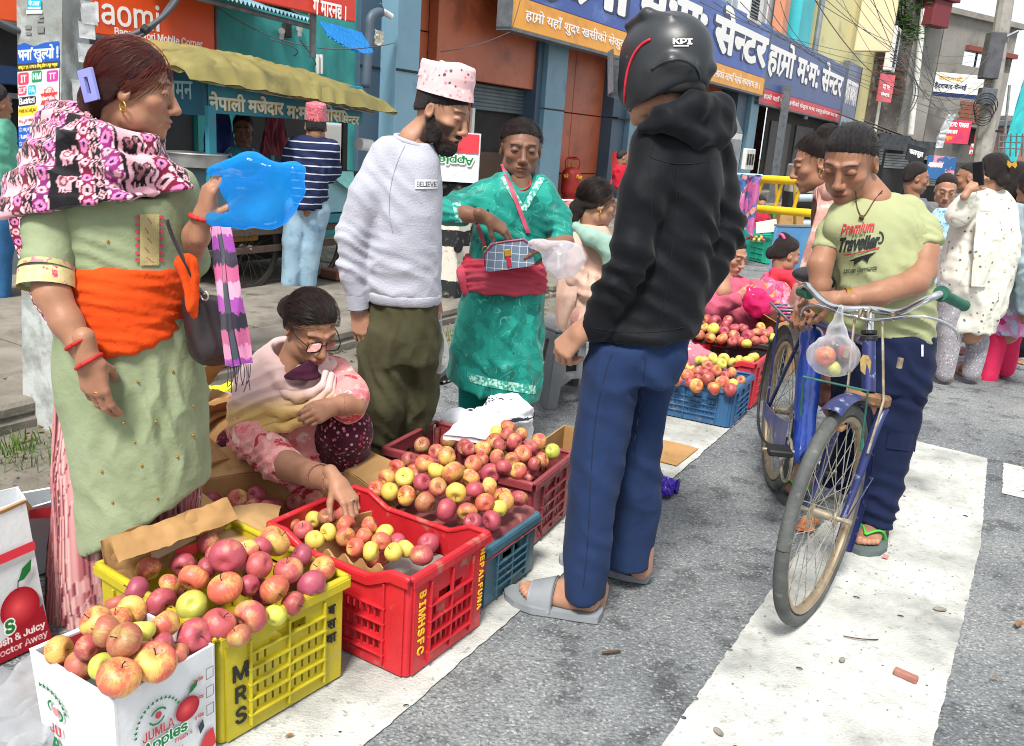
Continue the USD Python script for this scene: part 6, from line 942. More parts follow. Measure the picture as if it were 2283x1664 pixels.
p0=onz(1003,690,.05);qz=[p0+A_([dx,dy,1.0])for dx,dy in((-.22,-.16),(.17,-.13),(.16,.14),(-.2,.13))];qt=[q+UP*.36 for q in qz];t=carton('upturned white and red apple carton resting on the banded post',qz,qt,outer=WCARD,bot=False);t.part('top',cat((A_(qt)+UP*.004,A_([[0,1,2],[0,2,3]]))),WCARD)
fb=facefn(qz[0],qz[1],qt[1],qt[0],0,1,0,1,.008);t.part('red_print',sheet(6,4,facefn(qz[0],qz[1],qt[1],qt[0],.02,.98,.6,.98,.008))[0],REDS);im=Image.new('RGBA',(120,60),(0,0,0,0));fit_text(im,'Apples',(4,4),(112,34),(246,246,242,255),9);fit_text(im,'Apples',(7,7),(106,28),(30,110,60,255),3);fit_text(im,'JUMLA',(40,42),(60,14),(176,60,66,255),1);m_,c_=decal(im.rotate(180),facefn(qz[0],qz[1],qt[1],qt[0],.05,.95,.3,.72,.012));t.part('print',m_,PRINT(),col=c_)
gp=atoff(1270,441,7.0);gp[2]=.42;o=Thing('gas_cylinder','red gas cylinder standing before the orange panels behind the teal woman','gas cylinder',gp);RG=mat('cylinder_red','a3302a','8f2823',scale=6,rough=.5,metal=.1,c3='5e2a22',s3=14,l3=.62)
o.part('body',lathe([(.001,.04),(.13,.045),(.16,.1),(.165,.14),(.165,.33),(.168,.335),(.165,.34),(.165,.42),(.15,.48),(.09,.53),(.03,.545)],28,mat4(np.eye(3),gp)),RG,smooth=40);o.part('foot_ring',lathe([(.125,0),(.125,.05),(.118,.05),(.118,0),(.125,0)],24,mat4(np.eye(3),gp)),RG);o.part('valve',cyl(gp+UP*.54,gp+UP*.62,.018),mat('brass','b08a45',rough=.35,metal=.8));o.part('collar',cat(*[tube(spline([gp+A_([.1*s,0,.5]),gp+A_([.1*s,0,.68]),gp+A_([0,.06,.70])],10),.012,6)for s in(-1,1)],cyl(gp+A_([-.1,0,.68]),gp+A_([.1,0,.68]),.012)),RG)
for px_,tx in((1258,'घरेल'),(1280,'गैस')):o.part('lettering',lettering(tx,.06,frame(gp+A_([.07 if px_>1260 else-.14,-.172 if px_>1260 else-.15,.36]),A_([1.,0,0]),UP),bold=1),YINK)
def chair(c,ang,m,label):
 o=Thing('plastic_chair',label,'chair',c);M=mat4(rotz(ang),c);bx=lambda a,s,b=.01:box(a,s,M,b);o.part('seat',bx((0,0,.42),(.42,.42,.03)),m);o.part('backrest',xf(sheet(12,10,lambda u,v:np.stack([(u-.5)*.42,.2+.05*v+.03*(1-(2*u-1)**2),.44+.42*v-.05*(2*u-1)**2*v],-1),.02)[0],M),m,smooth=40)
 for sx in(-1,1):
  for sy in(-1,1):o.part('leg',xf(tube([(sx*.19,sy*.19,.41),(sx*.22,sy*.23,0)],[.022,.018],8),M),m)
  o.part('armrest',xf(tube(spline([(sx*.21,.22,.64),(sx*.23,-.05,.63),(sx*.22,-.17,.42)],12),.02,8),M),m)
ch=onz(1392,540,.15);ch=atoff(1392,440,6.6);ch[2]=.12;chair(ch+UP*.0+A_([0,0,.3]),math.radians(150),mat('chair_red','d24a52','c4424b',scale=4,rough=.45),'red plastic chair in front of the restaurant, beside the boy in red')
p=onz(1300,560,.15);o=Thing('folded_cloth','pinkish cloth and white frame left behind the seated woman in peach','cloth',at(1262,470,7.2));o.part('cloth',crumple(sheet(18,22,lambda u,v:at(1243,446,7.2)+A_([.18,.0,0])*u[...,None]-UP*(.32*v)[...,None],.01)[0],.03,9),mat('rose_cloth','c97f80','b86d70',scale=5,rough=.85),smooth=True);o.part('frame_rail',tube([at(1240,446,7.2),at(1300,450,7.25)],.012,6),WHITEP);o.part('frame_leg',cat(tube([at(1241,446,7.2),at(1246,620,7.2)],.012,6),tube([at(1298,450,7.25),at(1300,620,7.25)],.012,6)),WHITEP)
cb_=atoff(1640,390,6.2);o=Thing('cabinet','white steel cabinet with a sloping top against the restaurant wall','cabinet',cb_);x0_,x1_=S_(1612,6.2),S_(1656,6.2);o.part('case',SB(x0_,x1_,6.2,6.7,.5,SZ(1640,296,6.2)[1],.02),WHITEP);o.part('sloping_top',prism(Polygon([(0,0),(x1_-x0_,0),(0,.75)]),.5,frame(sp(x0_,6.7,SZ(1640,296,6.2)[1]+.002),ST,UP,-LT)),ZINC);o.part('door',SB(x0_+.1,x1_-.1,6.18,6.197,.6,SZ(1640,300,6.2)[1]-.1,.004),ZINC)
mb=atoff(1655,382,6.3);o=Thing('meter_board','white board with three electricity meters beside the steel cabinet','meter board',mb);o.part('board',xf(box((.35,0,.28),(.75,.1,.5),bev=.02),frame(mb,ST,LT)),WHITEP)
for k in range(3):o.part('meter',xf(box((.14+.2*k,-.055,.28),(.13,.02,.26),bev=.01),frame(mb,ST,LT)),DARK)
YB=mat('barricade_yellow','e0b922','d3a91c',scale=4,rough=.45,c3='8f7a3a',s3=14,l3=.66);bp=lambda px,py:at(px,py,11.6-(px-1690)*.006);o=Thing('barricade','yellow tubular street barricade behind the vendors','barricade',bp(1690,480))
for a,c,r in(((1693,399),(1832,407),.05),((1680,465),(1822,477),.05)):o.part('rail',tube([bp(*a),bp(*c)],r,12),YB,smooth=40)
for a,c in(((1702,400),(1685,448)),((1746,402),(1727,466)),((1789,404),(1768,470)),((1829,406),(1812,474))):o.part('bar',tube([bp(*a),bp(*c)],.022,8),YB,smooth=40)
for a,c in(((1703,400),(1704,462)),((1747,403),(1748,468)),((1790,405),(1791,560))):o.part('brace',tube([bp(*a)+A_([0,.35,0]),bp(*c)+A_([0,.35,0])],.02,8),mat('barricade_ochre','a8862a','8f7222',scale=5,rough=.6),smooth=40)
for k,(px,py,wd,ht)in enumerate(((1765,545,.5,1.25),)):p=onz(px,py,.1);p=at(px,530,13.2);p[2]=.1;o=Thing('bollard','grey and black painted concrete post behind the yellow barricade','bollard',p);o.part('shaft',box((0,0,.6),(.36,.3,1.2),frame(p,XR,A_([0,1.,0])),.02),GREYR);o.part('band',box((0,0,.62),(.372,.312,.4),frame(p,XR,A_([0,1.,0])),.02),BLACK)
dr=Thing('shawl','pink and blue printed cloth draped over a rail left of the yellow barricade','cloth',at(1672,470,11.2));dr.part('cloth',crumple(sheet(22,30,lambda u,v:at(1652,388,11.2)+A_([.24,0,0])*u[...,None]-UP*(.62*v*(.75+.5*u))[...,None]+A_([.0,-.06,0])*np.sin(u*9)[...,None],.01)[0],.03,9,stretch=(1.6,1,.5)),mat('printed_drape','b05a8e','3c5f96',scale=5,rough=.8,c3='d08a78',s3=7,l3=.55,h3=.62,lo=.47,hi=.53),smooth=True);dr.part('rail',tube([at(1630,388,11.2),at(1700,392,11.2)],.02,6),CL)
bb=at(1760,575,8.4);bb[2]=.02;o=Thing('blue_board','scuffed blue board propped up behind the girl with the pink hair tie','board',bb);bx0,bx1=at(1715,600,8.3),at(1815,600,8.6);d_=unit((bx1-bx0)*A_([1,1,0]));bx0[2]=.03;ht=at(1716,512,8.3)[2];o.part('sheet',box((float(np.linalg.norm(bx1-bx0))/2,0,ht/2),(float(np.linalg.norm(bx1-bx0)),.03,ht),frame(bx0,d_,np.cross(UP,d_)),.004),mat('scuffed_blue','3f78a8','5a8cb4',scale=4,detail=6,rough=.6,c3='9fb4c0',s3=7,l3=.6));o.part('edge',box((float(np.linalg.norm(bx1-bx0))/2,0,ht+.012),(float(np.linalg.norm(bx1-bx0)),.04,.018),frame(bx0,d_,np.cross(UP,d_))),ZINC)
mo=Thing('motorbike','dark motorbike parked with grey pipes beside it, behind the yellow barricade','motorbike',at(1810,480,14.5));mp=lambda px,py:at(px,py,14.5)
spoked(mo,mp(1790,500),A_([.3,-1,0]),.3,20,.03,STEEL,OLDT,MATS['dark_rim'],MATS['dark_spoke']);spoked(mo,mp(1850,505),A_([.3,-1,0]),.3,20,.03,STEEL,OLDT,MATS['dark_rim'],MATS['dark_spoke']);mo.part('tank',(lambda F:F.ell(mp(1820,455),A_([.25,.14,.13])).mesh())(Field(mp(1820,455)-.4,mp(1820,455)+.4,.03)),mat('bike_paint','22343a',rough=.25),smooth=True);mo.part('seat',tube(spline([mp(1828,452),mp(1845,450),mp(1866,452)],8),.08,8),BLACK,smooth=True);mo.part('engine',box((0,0,0),(.4,.25,.3),frame(mp(1822,492),XR,A_([0,1.,0])),.05),STEEL);mo.part('handlebar',tube([mp(1790,438),mp(1800,432),mp(1812,440)],.02,6),CHROME);mo.part('fork',tube([mp(1797,436),mp(1790,500)],.03,6),STEEL)
for k,py in enumerate((442,500)):o=Thing('steel_pipe',('upper','lower')[k]+' grey steel pipe of the railing behind the yellow barricade','pipe',at(1800,py,12.9));o.part('pipe',tube([at(1780,py,12.9),at(1880,py-2,12.9)],.055,10),mat('pipe_pale','9fb0b8',rough=.4,metal=.2),smooth=40)
one('green_bin',prism(Polygon([(-.12,0),(.12,0),(.2,.42),(-.16,.42)]),.3,frame(at(1731,508,13.4)-UP*.2,XR,UP)),mat('bin_green','2f9a3f',rough=.5),'green plastic bin behind the yellow barricade','bin')
cg=at(1757,500,12.7);one('carton',box((0,0,0),(.34,.3,.3),frame(cg,XR,A_([0,1.,0])),.01),CARD,'tan carton on the ground under the yellow barricade','carton')
def stool(c,ang,m,label,h=.44):
 o=Thing('plastic_stool',label,'stool',c);M=mat4(rotz(ang),c);o.part('seat',box((0,0,h-.02),(.32,.32,.04),M,.015),m)
 for k in range(4):
  R=mat4(rotz(math.pi/2*k));fr=prism(Polygon([(-.21,0),(-.15,0),(-.13,.12),(-.06,.16),(.06,.16),(.13,.12),(.15,0),(.21,0),(.165,h-.03),(-.165,h-.03)],[[(-.1,.2),(-.03,.2),(-.02,h-.07),(-.12,h-.07)],[(.03,.2),(.1,.2),(.12,h-.07),(.02,h-.07)]]),.012,frame(A_([0,-.2,0.]),A_([1.,0,0]),unit(A_([0,.09,1.]))))
  o.part('leg_panel',xf(xf(fr,R),M),m)
st=onz(1268,890);stool(onz(1236,898)+A_([.04,.14,0]),.5,mat('stool_grey','73777b','5f6367',scale=5,rough=.45,c3='8f8d86',s3=9),'grey plastic stool under the seated woman in peach')
# --- bicycle
BI=Thing('bicycle','old dark blue roadster bicycle with a rusty front wheel and green grips','bicycle',A_([.994,2.516,0]));FH=A_([.994,2.516,.356]);hd=A_([-.599,-.801,0]);fax=A_([.801,-.599,0])
spoked(BI,FH,fax,.356,36,.0205,HUBM,TYRE,RIM,SPOKE,.026,.042,.07);RH=A_([1.185,3.66,.345]);fd=unit(A_([-.10,-1.0,0]));rax=A_([1.0,-.10,0]);rax=unit(rax);spoked(BI,RH,rax,.345,36,.0205,HUBM,TYRE,RIM,SPOKE,.03,.045)
PB=mat('bike_blue','232c5c','1b2350',scale=7,rough=.35,spec=.5,c3='7f8a9c',s3=26,l3=.6,h3=.7);RUST=mat('rust','8d6a4a','6d5038',scale=18,rough=.7,metal=.2,c3='b3a184',s3=30)
cw=at(1934,888,2.63);sr=at(1938,735,2.70);hb=at(1941,690,2.72);L3=lambda a,b,t:a+(b-a)*t
for s in(-1,1):
 e=FH+fax*.055*s;k=cw+fax*.055*s-UP*.02;BI.part('fork_blade',tube(spline([k,L3(k,e,.55),L3(k,e,.85)-hd*.012,e+hd*.0],14),[.0145]*6+list(np.linspace(.0145,.009,8)),8,flat=.8),PB,smooth=True);BI.part('axle_nut',cyl(e,e+fax*s*.03,.009,8),HUBM)
 BI.part('mudguard_stay',tube([e+fax*s*.012,FH+UP*.02-hd*.40+fax*s*.03],.003,5),PB);BI.part('brake_rod',tube([cw+unit(hb-cw)*.25+fax*.042*s+hd*.02,k+hd*.03+UP*.03,L3(k,e,.38)+hd*.03+fax*s*.006],.0042,6),HUBM);BI.part('brake_shoe',box((0,0,0),(.02,.045,.014),frame(FH+UP*.30+fax*s*.02+hd*.05,fax,hd),.003),RUST)
 BI.part('rod_knuckle',cyl(k+UP*.15+fax*.025*s+hd*.028-UP*.01,k+UP*.15+fax*.025*s+hd*.028+UP*.02,.0085),HUBM)
BI.part('fork_crown',box((0,0,0),(.135,.045,.038),frame(cw,fax,hd),.008),RUST);BI.part('steerer_collar',cat(cyl(cw+(sr-cw)*.84,cw+(sr-cw)*.90,.026,16),cyl(cw+(sr-cw)*.93,cw+(sr-cw)*.98,.024,16)),BLACK);BI.part('head_tube',cyl(cw+UP*.02,L3(cw,sr,.84),.0205,18),PB,smooth=40);BI.part('stem',cyl(L3(cw,sr,.95),hb-UP*.015,.0135,14),CHROME,smooth=40)
hn=unit(hd);bd=prism(Polygon([(-.014,-.022),(0,-.032),(.014,-.022),(.017,.012),(.008,.03),(-.008,.03),(-.017,.012)]),.003,frame(L3(cw,sr,.5)+hn*.0205+fax*-.002,fax,unit(sr-cw),hn));BI.part('head_badge',bd,mat('badge_gold','b89a5a','8f7d57',scale=60,rough=.4,metal=.6))
BI.part('mudguard_front',sheet(40,9,lambda u,v:FH+(lambda a:hd*(np.cos(a)*.385)[...,None]+UP*(np.sin(a)*.385)[...,None])(math.radians(72)+math.radians(145)*u)+fax*((v-.5)*.062)[...,None]-(lambda a:hd*np.cos(a)[...,None]+UP*np.sin(a)[...,None])(math.radians(72)+math.radians(145)*u)*(.05*(v-.5)**2*4*.3)[...,None],.0015)[0],PB,smooth=True)
BI.part('mudguard_rear',sheet(40,9,lambda u,v:RH+(lambda a:-fd*(np.cos(a)*.372)[...,None]+UP*(np.sin(a)*.372)[...,None])(math.radians(-10)+math.radians(165)*u)+rax*((v-.5)*.062)[...,None],.0015)[0],mat('mudguard_brown','5c5650','4a4540',scale=9,rough=.5),smooth=True)
hl,hr=at(1797,660,2.93),at(2075,655,2.56);gl0,gl1=at(1806,657,2.90),at(1785,650,2.99);gr0,gr1=at(2098,655,2.60),at(2150,682,2.70)
BI.part('handlebar',tube(spline([gl1,at(1815,652,2.86),at(1850,681,2.79),at(1885,689,2.75),hb,at(2000,697,2.66),at(2045,678,2.61),at(2085,660,2.58),gr0],40),.0115,12),CHROME,smooth=True);GRIP=mat('grip_green','1f5c48','194d3c',scale=30,rough=.6)
BI.part('grip',tube([gl0,gl1],[.017,.018],14),GRIP,smooth=40);BI.part('grip',tube([gr0,L3(gr0,gr1,.1),L3(gr0,gr1,.9),gr1],[.0185,.0165,.0165,.0185],14),GRIP,smooth=40);BI.part('grip_flange',tube([gr0-unit(gr1-gr0)*.004,gr0+unit(gr1-gr0)*.012],.024,14),GRIP,smooth=40)
lv=lambda px,py,Y:at(px,py,Y);BI.part('brake_lever',tube(spline([at(1905,705,2.70),at(1980,712,2.64),at(2060,706,2.57),at(2110,722,2.57),at(2138,755,2.6)],24),.0048,8),CHROME,smooth=True);BI.part('brake_lever',tube(spline([at(1920,703,2.72),at(1870,697,2.76),at(1820,680,2.82),at(1795,686,2.88),at(1786,704,2.92)],24),.0048,8),CHROME,smooth=True)
for px in(1920,1938):BI.part('lever_clip',torus(.017,.004,frame(at(px,700,2.70),UP,hd),20,6),HUBM)
BI.part('lever_pivot',cyl(at(1990,697,2.645),at(1990,716,2.645),.006),HUBM)
bbk=RH+fd*.47-UP*.06;ht1,ht0=L3(cw,sr,.8),L3(cw,sr,.12);sl=bbk-fd*.16+UP*.52
for nm,a,c,r in(('top_tube',ht1,sl,.0145),('down_tube',ht0,bbk,.016),('seat_tube',bbk,sl+UP*.03,.015)):BI.part(nm,cyl(a,c,r,12),PB,smooth=40)
for s in(-1,1):
 BI.part('seat_stay',tube([sl+rax*.02*s,RH+rax*.06*s],.008,8),PB);BI.part('chain_stay',tube([bbk+rax*.03*s,RH+rax*.06*s],.009,8),PB)
 c0=bbk+rax*(.075*s);c1=c0+unit(UP*.45*s*-1+fd*-.8*s)*.165;BI.part('crank',cyl(c0,c1,.009,8),CHROME);BI.part('pedal',box((.045*s,0,0),(.09,.085,.024),frame(c1,rax,fd),.006),BLACK);BI.part('pedal_pin',cyl(c1-rax*.01*s,c1+rax*.105*s,.007),HUBM)
BI.part('lettering',lettering('TAT',.022,(lambda q,x:frame(q-rax*.017,x,unit(np.cross(-rax,x)*1),-rax))(L3(ht0,bbk,.22),unit(L3(ht0,bbk,.1)-L3(ht0,bbk,.3))),bold=1),mat('decal_silver','b9bcc4',rough=.4))
BI.part('chain_case',xf(sheet(24,10,lambda u,v:np.stack([.0+.47*u,0*u,(v-.5)*(.06+.13*u**2)],-1),.004)[0],frame(RH-rax*.07,fd,-rax,np.cross(fd,-rax))),mat('case_blue','2b3570','5a5a80',scale=6,rough=.5,c3='8c8578',s3=9,l3=.56,h3=.66));BI.part('chain_ring',torus(.085,.006,frame(bbk-rax*.055,fd,UP),32,6),HUBM)
SD=A_([0,0,0]);sc=sl+UP*.14;BI.part('seat_post',cyl(sl,sc,.0125),CHROME);F_=Field(sc-.2,sc+.2,.01);F_.ell(sc-fd*.05+UP*.03,A_([.10,.09,.035]),np.stack([rax,fd,UP],1),.03).cone(sc+UP*.035,sc+fd*.14+UP*.03,.04,.022,.03);BI.part('saddle',F_.mesh(1),mat('saddle_black','26262a',rough=.5),smooth=True)
cz=RH+UP*.43;cr_=lambda a,b:cz+rax*a-fd*b
for s in(-1,1):BI.part('carrier_rail',tube([cr_(.07*s,-.2),cr_(.075*s,.22)],.006,6),CHROME if s<0 else PB);BI.part('carrier_leg',tube([cr_(.075*s,.0),RH+rax*.065*s],.0055,6),PB)
for b in np.linspace(-.19,.21,6):BI.part('carrier_bar',tube([cr_(-.072,b),cr_(.072,b)],.0045,6),PB)
BI.part('front_lamp_bracket',tube([cw-fax*.19+hd*.02-UP*.10,cw-fax*.19+hd*.05+UP*.035,cw+fax*.01+hd*.05+UP*.035,cw+fax*.02+hd*.045-UP*.16],.0045,8),mat('bracket_green','1f6a5a','2a4a44',scale=20,rough=.5));BI.part('stand_leg',cat(tube([RH+rax*.08,RH+rax*.11-UP*.33-fd*.02],.007,6)),PB);BI.part('wiring',tube(spline([RH-rax*.09+UP*.3,RH-rax*.11+UP*.0+fd*.06,bbk-rax*.1+UP*.05],14),.006,6),BLACK)
BI.part('frame_wrap',(lambda F:crumple(F.cone(L3(sl,bbk,.1),L3(sl,bbk,.95),.045,.04,.02).cone(L3(sl,bbk,.2)-fd*.05,L3(sl,bbk,.7)-fd*.08,.03,.03,.03).mesh(1),.012,12,stretch=(1,1,.35)))(Field(np.minimum(sl,bbk)-.15,np.maximum(sl,bbk)+.15,.012)),mat('blue_vinyl','23439c','1d3884',scale=5,rough=.22,spec=.6,coat=.4),smooth=True)
tb=at(1872,692,2.73);bgc=at(1858,795,2.70)
F_=Field(bgc-.2,tb+A_([.2,.2,.05]),.008);F_.ell(bgc,A_([.082,.06,.062]),None,.03);F_.chain([tb+UP*.012,tb-UP*.02,L3(tb,bgc,.5),bgc+UP*.03],[.010,.010,.03,.058],.02);bm=crumple(F_.mesh(1),.012,20,stretch=(1.5,1.5,.25),seed=3)
FILM=film('clear_film','e6e8ec',.92,haze=.4);o=Thing('plastic_bag','clear plastic bag of apples hanging from the bicycle handlebar','plastic bag',tb);o.part('film',bm,FILM,smooth=True)
for(px,py,r,k)in((1838,795,.034,'S'),(1886,788,.030,'R'),(1860,822,.026,'G')):apple(at(px,py,2.70 if k!='R' else 2.71),r,k,'in the clear bag on the bicycle','apples in the clear bag')
# --- people: helpers
from scipy.spatial import cKDTree
def loft(F,Y,secs,k=.02,mode='add'):
 """A trunk or skirt through level sections (py, left px, right px, half depth[, nearer or farther])."""
 Z,C,RX,RY=[],[],[],[]
 for s in sorted(secs,key=lambda q:-q[0]):
  a,b=at(s[1],s[0],Y+(s[4]if len(s)>4 else 0)),at(s[2],s[0],Y+(s[4]if len(s)>4 else 0));c=(a+b)/2;Z.append(c[2]);C.append(c);RX.append(np.linalg.norm(b-a)/2);RY.append(s[3])
 Z,C,RX,RY=A_(Z),A_(C),A_(RX),A_(RY);zz=np.linspace(Z[0],Z[-1],80)
 sm=lambda v:np.convolve(np.pad(np.interp(zz,Z,v),4,mode='edge'),np.ones(9)/9,'valid');cx,cy,rx,ry=sm(C[:,0]),sm(C[:,1]),sm(RX),sm(RY);m=max(RX.max(),RY.max())
 def fn(P):
  z=P[...,2];X=(P[...,0]-np.interp(z,zz,cx));Yy=(P[...,1]-np.interp(z,zz,cy));a,b=np.interp(z,zz,rx),np.interp(z,zz,ry);r=(np.abs(X/a)**2.25+np.abs(Yy/b)**2.25+1e-9)**(1/2.25);d=(r-1)*np.minimum(a,b)
  return np.maximum(np.maximum(d,z-zz[-1]),zz[0]-z)
 return F.put(A_([C[:,0].min()-m,C[:,1].min()-m,Z[0]]),A_([C[:,0].max()+m,C[:,1].max()+m,Z[-1]]),fn,k,mode)
def limb(F,Y,js,k=.02):return F.chain([at(j[0],j[1],Y+j[2])for j in js],[j[3]for j in js],k)
def field(Y,box_,h=.009,d=.34,dy=0.):a=A_([at(px,py,Y)for px in box_[::2]for py in box_[1::2]]);return Field(a.min(0)-A_([.06,d,.06])+A_([0,dy,0]),a.max(0)+A_([.06,d,.06])+A_([0,dy,0]),h)
def sleeve(T,Y,js,m,folds=None,name='sleeve',h=.008,amp=.009):
 """A sleeve along the arm, cut off square at its last joint."""
 P=A_([at(j[0],j[1],Y+j[2])for j in js]);r=[j[3]for j in js];d=unit(P[-1]-P[-2]);F=Field(np.minimum(P.min(0),P[-1])-.13,P.max(0)+.13,h);F.chain(list(P)+[P[-1]+d*.05],r+[r[-1]*1.03],.02);F.half(P[-1],d,.003);return cloth(T,name,F,m,amp,8,(1,1,1),int(js[0][0]),folds=(Y,folds)if folds else None)
class Surf:
 """Where the line of sight through a point of the photograph meets a garment: used to lay prints, buttons and bands on its surface."""
 def __init__(s,m):v=m[0];q=v-CO;w=q@CF;s.t=w;s.k=cKDTree(np.stack([1141.5+FOC*(q@CR)/w,832-FOC*(q@CU)/w],1))
 def __call__(s,px,py,lift=.003,r=9.):
  px,py=np.asarray(px,float),np.asarray(py,float);sh=px.shape;Q=np.stack([px.ravel(),py.ravel()],1);d,i=s.k.query(Q,k=28);t=s.t[i];lo=t.min(1,keepdims=True);w=np.exp(-(d/r)**2)*(t<lo+.05);tt=(t*w).sum(1)/np.maximum(w.sum(1),1e-12);tt=np.where(w.sum(1)<1e-9,lo[:,0],tt)-lift
  D=CF+CR*((Q[:,:1]-1141.5)/FOC)-CU*((Q[:,1:]-832)/FOC);return(CO+D*tt[:,None]).reshape(*sh,3)
 def uv(s,x0,y0,x1,y1,lift=.003,skew=0.,sl=0.):return lambda u,v:s(x0+(x1-x0)*u+skew*(1-v),y0+(y1-y0)*(1-v)+sl*u,lift)
def cloth(T,name,F,m,amp=.012,s=9.,stretch=(1,1,1),seed=0,where=None,col=None,uvw=None,under=None,label=None,keep=2,folds=None):
 M=F.mesh(keep);M=crumple(M,amp,s,stretch,seed=seed,where=where)if amp else M;M=folded(M,folds[1],folds[0])if folds else M;T.part(name,M,m,under=under,smooth=True,col=col(M[0])if col else None,uvw=uvw(M[0])if uvw else None,label=label);return M
HSTR=mat('hair_strand','1d1715','3a2a24',scale=40,rough=.4,spec=.3,lo=.45,hi=.6);HSTR2=mat('hair_strand_henna','4a1c18','6b2a20',scale=40,rough=.4,spec=.3)
SK={k:skinmat('skin_'+k,a,b)for k,a,b in(('brown',(.30,.145,.085),(.24,.11,.062)),('tan',(.38,.20,.125),(.31,.155,.095)),('dark',(.19,.088,.052),(.15,.068,.04)),('warm',(.34,.165,.095),(.27,.125,.07)))}
HB=hairmat('hair_black',(.010,.008,.008),(.035,.026,.023));HR=hairmat('hair_henna',(.035,.012,.011),(.075,.022,.017));HG=hairmat('hair_short',(.012,.011,.011),(.045,.042,.042))
SIL=mat('silver','c4c4c0',rough=.25,metal=.9);GOLD=mat('gold','d0a24a',rough=.25,metal=.9)
def person(label,Y,feet,group=None):return Thing('person',label,'person',A_([*at(*feet,Y)[:2],0]),group)
def head(T,Y,px,py,yaw,pitch,nk,skin,hair,roll=0.,s=1.,dY=0.,hk={},more=(),fine=1.,ears=None,hairname='hair',**fk):
 """Builds the one skin of a figure: face and neck joined with its hands, limbs and feet (more), and the hair on it."""
 c=at(px,py,Y+dY);R=head_frame(yaw,pitch,roll);nb=at(*nk[:2],Y+(nk[2]if len(nk)>2 else 0));m,col=face(c,R,nb,h=.0042*fine*max(1.,Y/4.5),s=s,**fk)
 M,C=tinted((m,col),*more);T.part('body',M,SK[skin],smooth=True,col=C)
 if hair:hm,uv=hairmass(c,R,s,h=.006*max(1,Y/3),**hk);T.part(hairname,hm,hair,smooth=True,uvw=uv)
 if hair and Y<5:
  fz=hk.get('front',.062)+.016;sl=hk.get('slope',.9);zn=lambda p:(sl*(p[:,1]-.078)-(p[:,2]-fz)<(.004 if hair is not HG else-.012))&((p[:,2]>.0)|(p[:,1]<-.04))&(p[:,2]>hk.get('low',-.055))
  strands(T,c,R,s,1000 if hair is not HG else 1500,(hk['extra'][0][0]if hk.get('extra')else(0,-.11,-.03)),3,hk.get('th',.012)-(.004 if hair is HG else 0),fk.get('wide',1.),0 if hair is not HG else.012,zone=zn)
 T.hc,T.hR,T.hs,T.hm=c,R,s,hm if hair else None;return c,R
def HL(T,x,y,z):return T.hc+T.hR@(A_([x,y,z])*T.hs)
def skinlimb(Y,js,h=.007,k=.015):P=A_([at(j[0],j[1],Y+j[2])for j in js]);F=Field(P.min(0)-.09,P.max(0)+.09,h);F.chain(P,[j[3]for j in js],k);return F.mesh(1),None
def handpx(Y,w,f,back,**k):a,b=at(w[0],w[1],Y+w[2]),at(f[0],f[1],Y+f[2]);return hand(a,b-a,back,**k)
def seam(T,S,pts,m=None,r=.0013,dens=26):q=spline([(*p,0)for p in pts],dens);T.part('seam',tube(S(q[:,0],q[:,1],.0008,10),r,5),m or mat('seam','1a1a1c',rough=.9),smooth=True)
def ring(T,name,c,ax,R,r,m,n=28,under=None):ax=unit(ax);u=unit(np.cross(ax,UP+A_([.1,0,0])));T.part(name,torus(R,r,frame(c,u,np.cross(ax,u),ax),n,8),m,smooth=True,under=under)
def slide(T,heel,toe,m,strap=None,left=False,s=1.,thong=False):
 """A slip-on under a foot whose sole starts at heel."""
 o,M,l=sandal(heel,np.asarray(toe)-heel,s,left);M=M.copy();M[2,3]=.004;T.part('sandal',prism(o,.022,M),m)
 P=lambda x,y,z:M[:3,3]+(M[:3,0]*x+M[:3,1]*y)*l+UP*(z*l+.02)
 if thong:T.part('strap',cat(*[tube(spline([P(.42,.17*q,-.01),P(.56,.12*q,.17),P(.74,.045,.14)],10),.0075,8,flat=.6)for q in(-1,1)]),strap or m,smooth=True)
 else:T.part('strap',sheet(12,22,lambda u,v:M[:3,3]+(M[:3,0]*1.)*((.42+.27*u)[...,None]*l)+M[:3,1]*((-np.cos(np.pi*v)*(.20-.03*u))[...,None]*l)+UP*((.004+(.30-.12*u)*np.sin(np.pi*v)**.75)[...,None]*l+.01),.007)[0],strap or m,smooth=True)
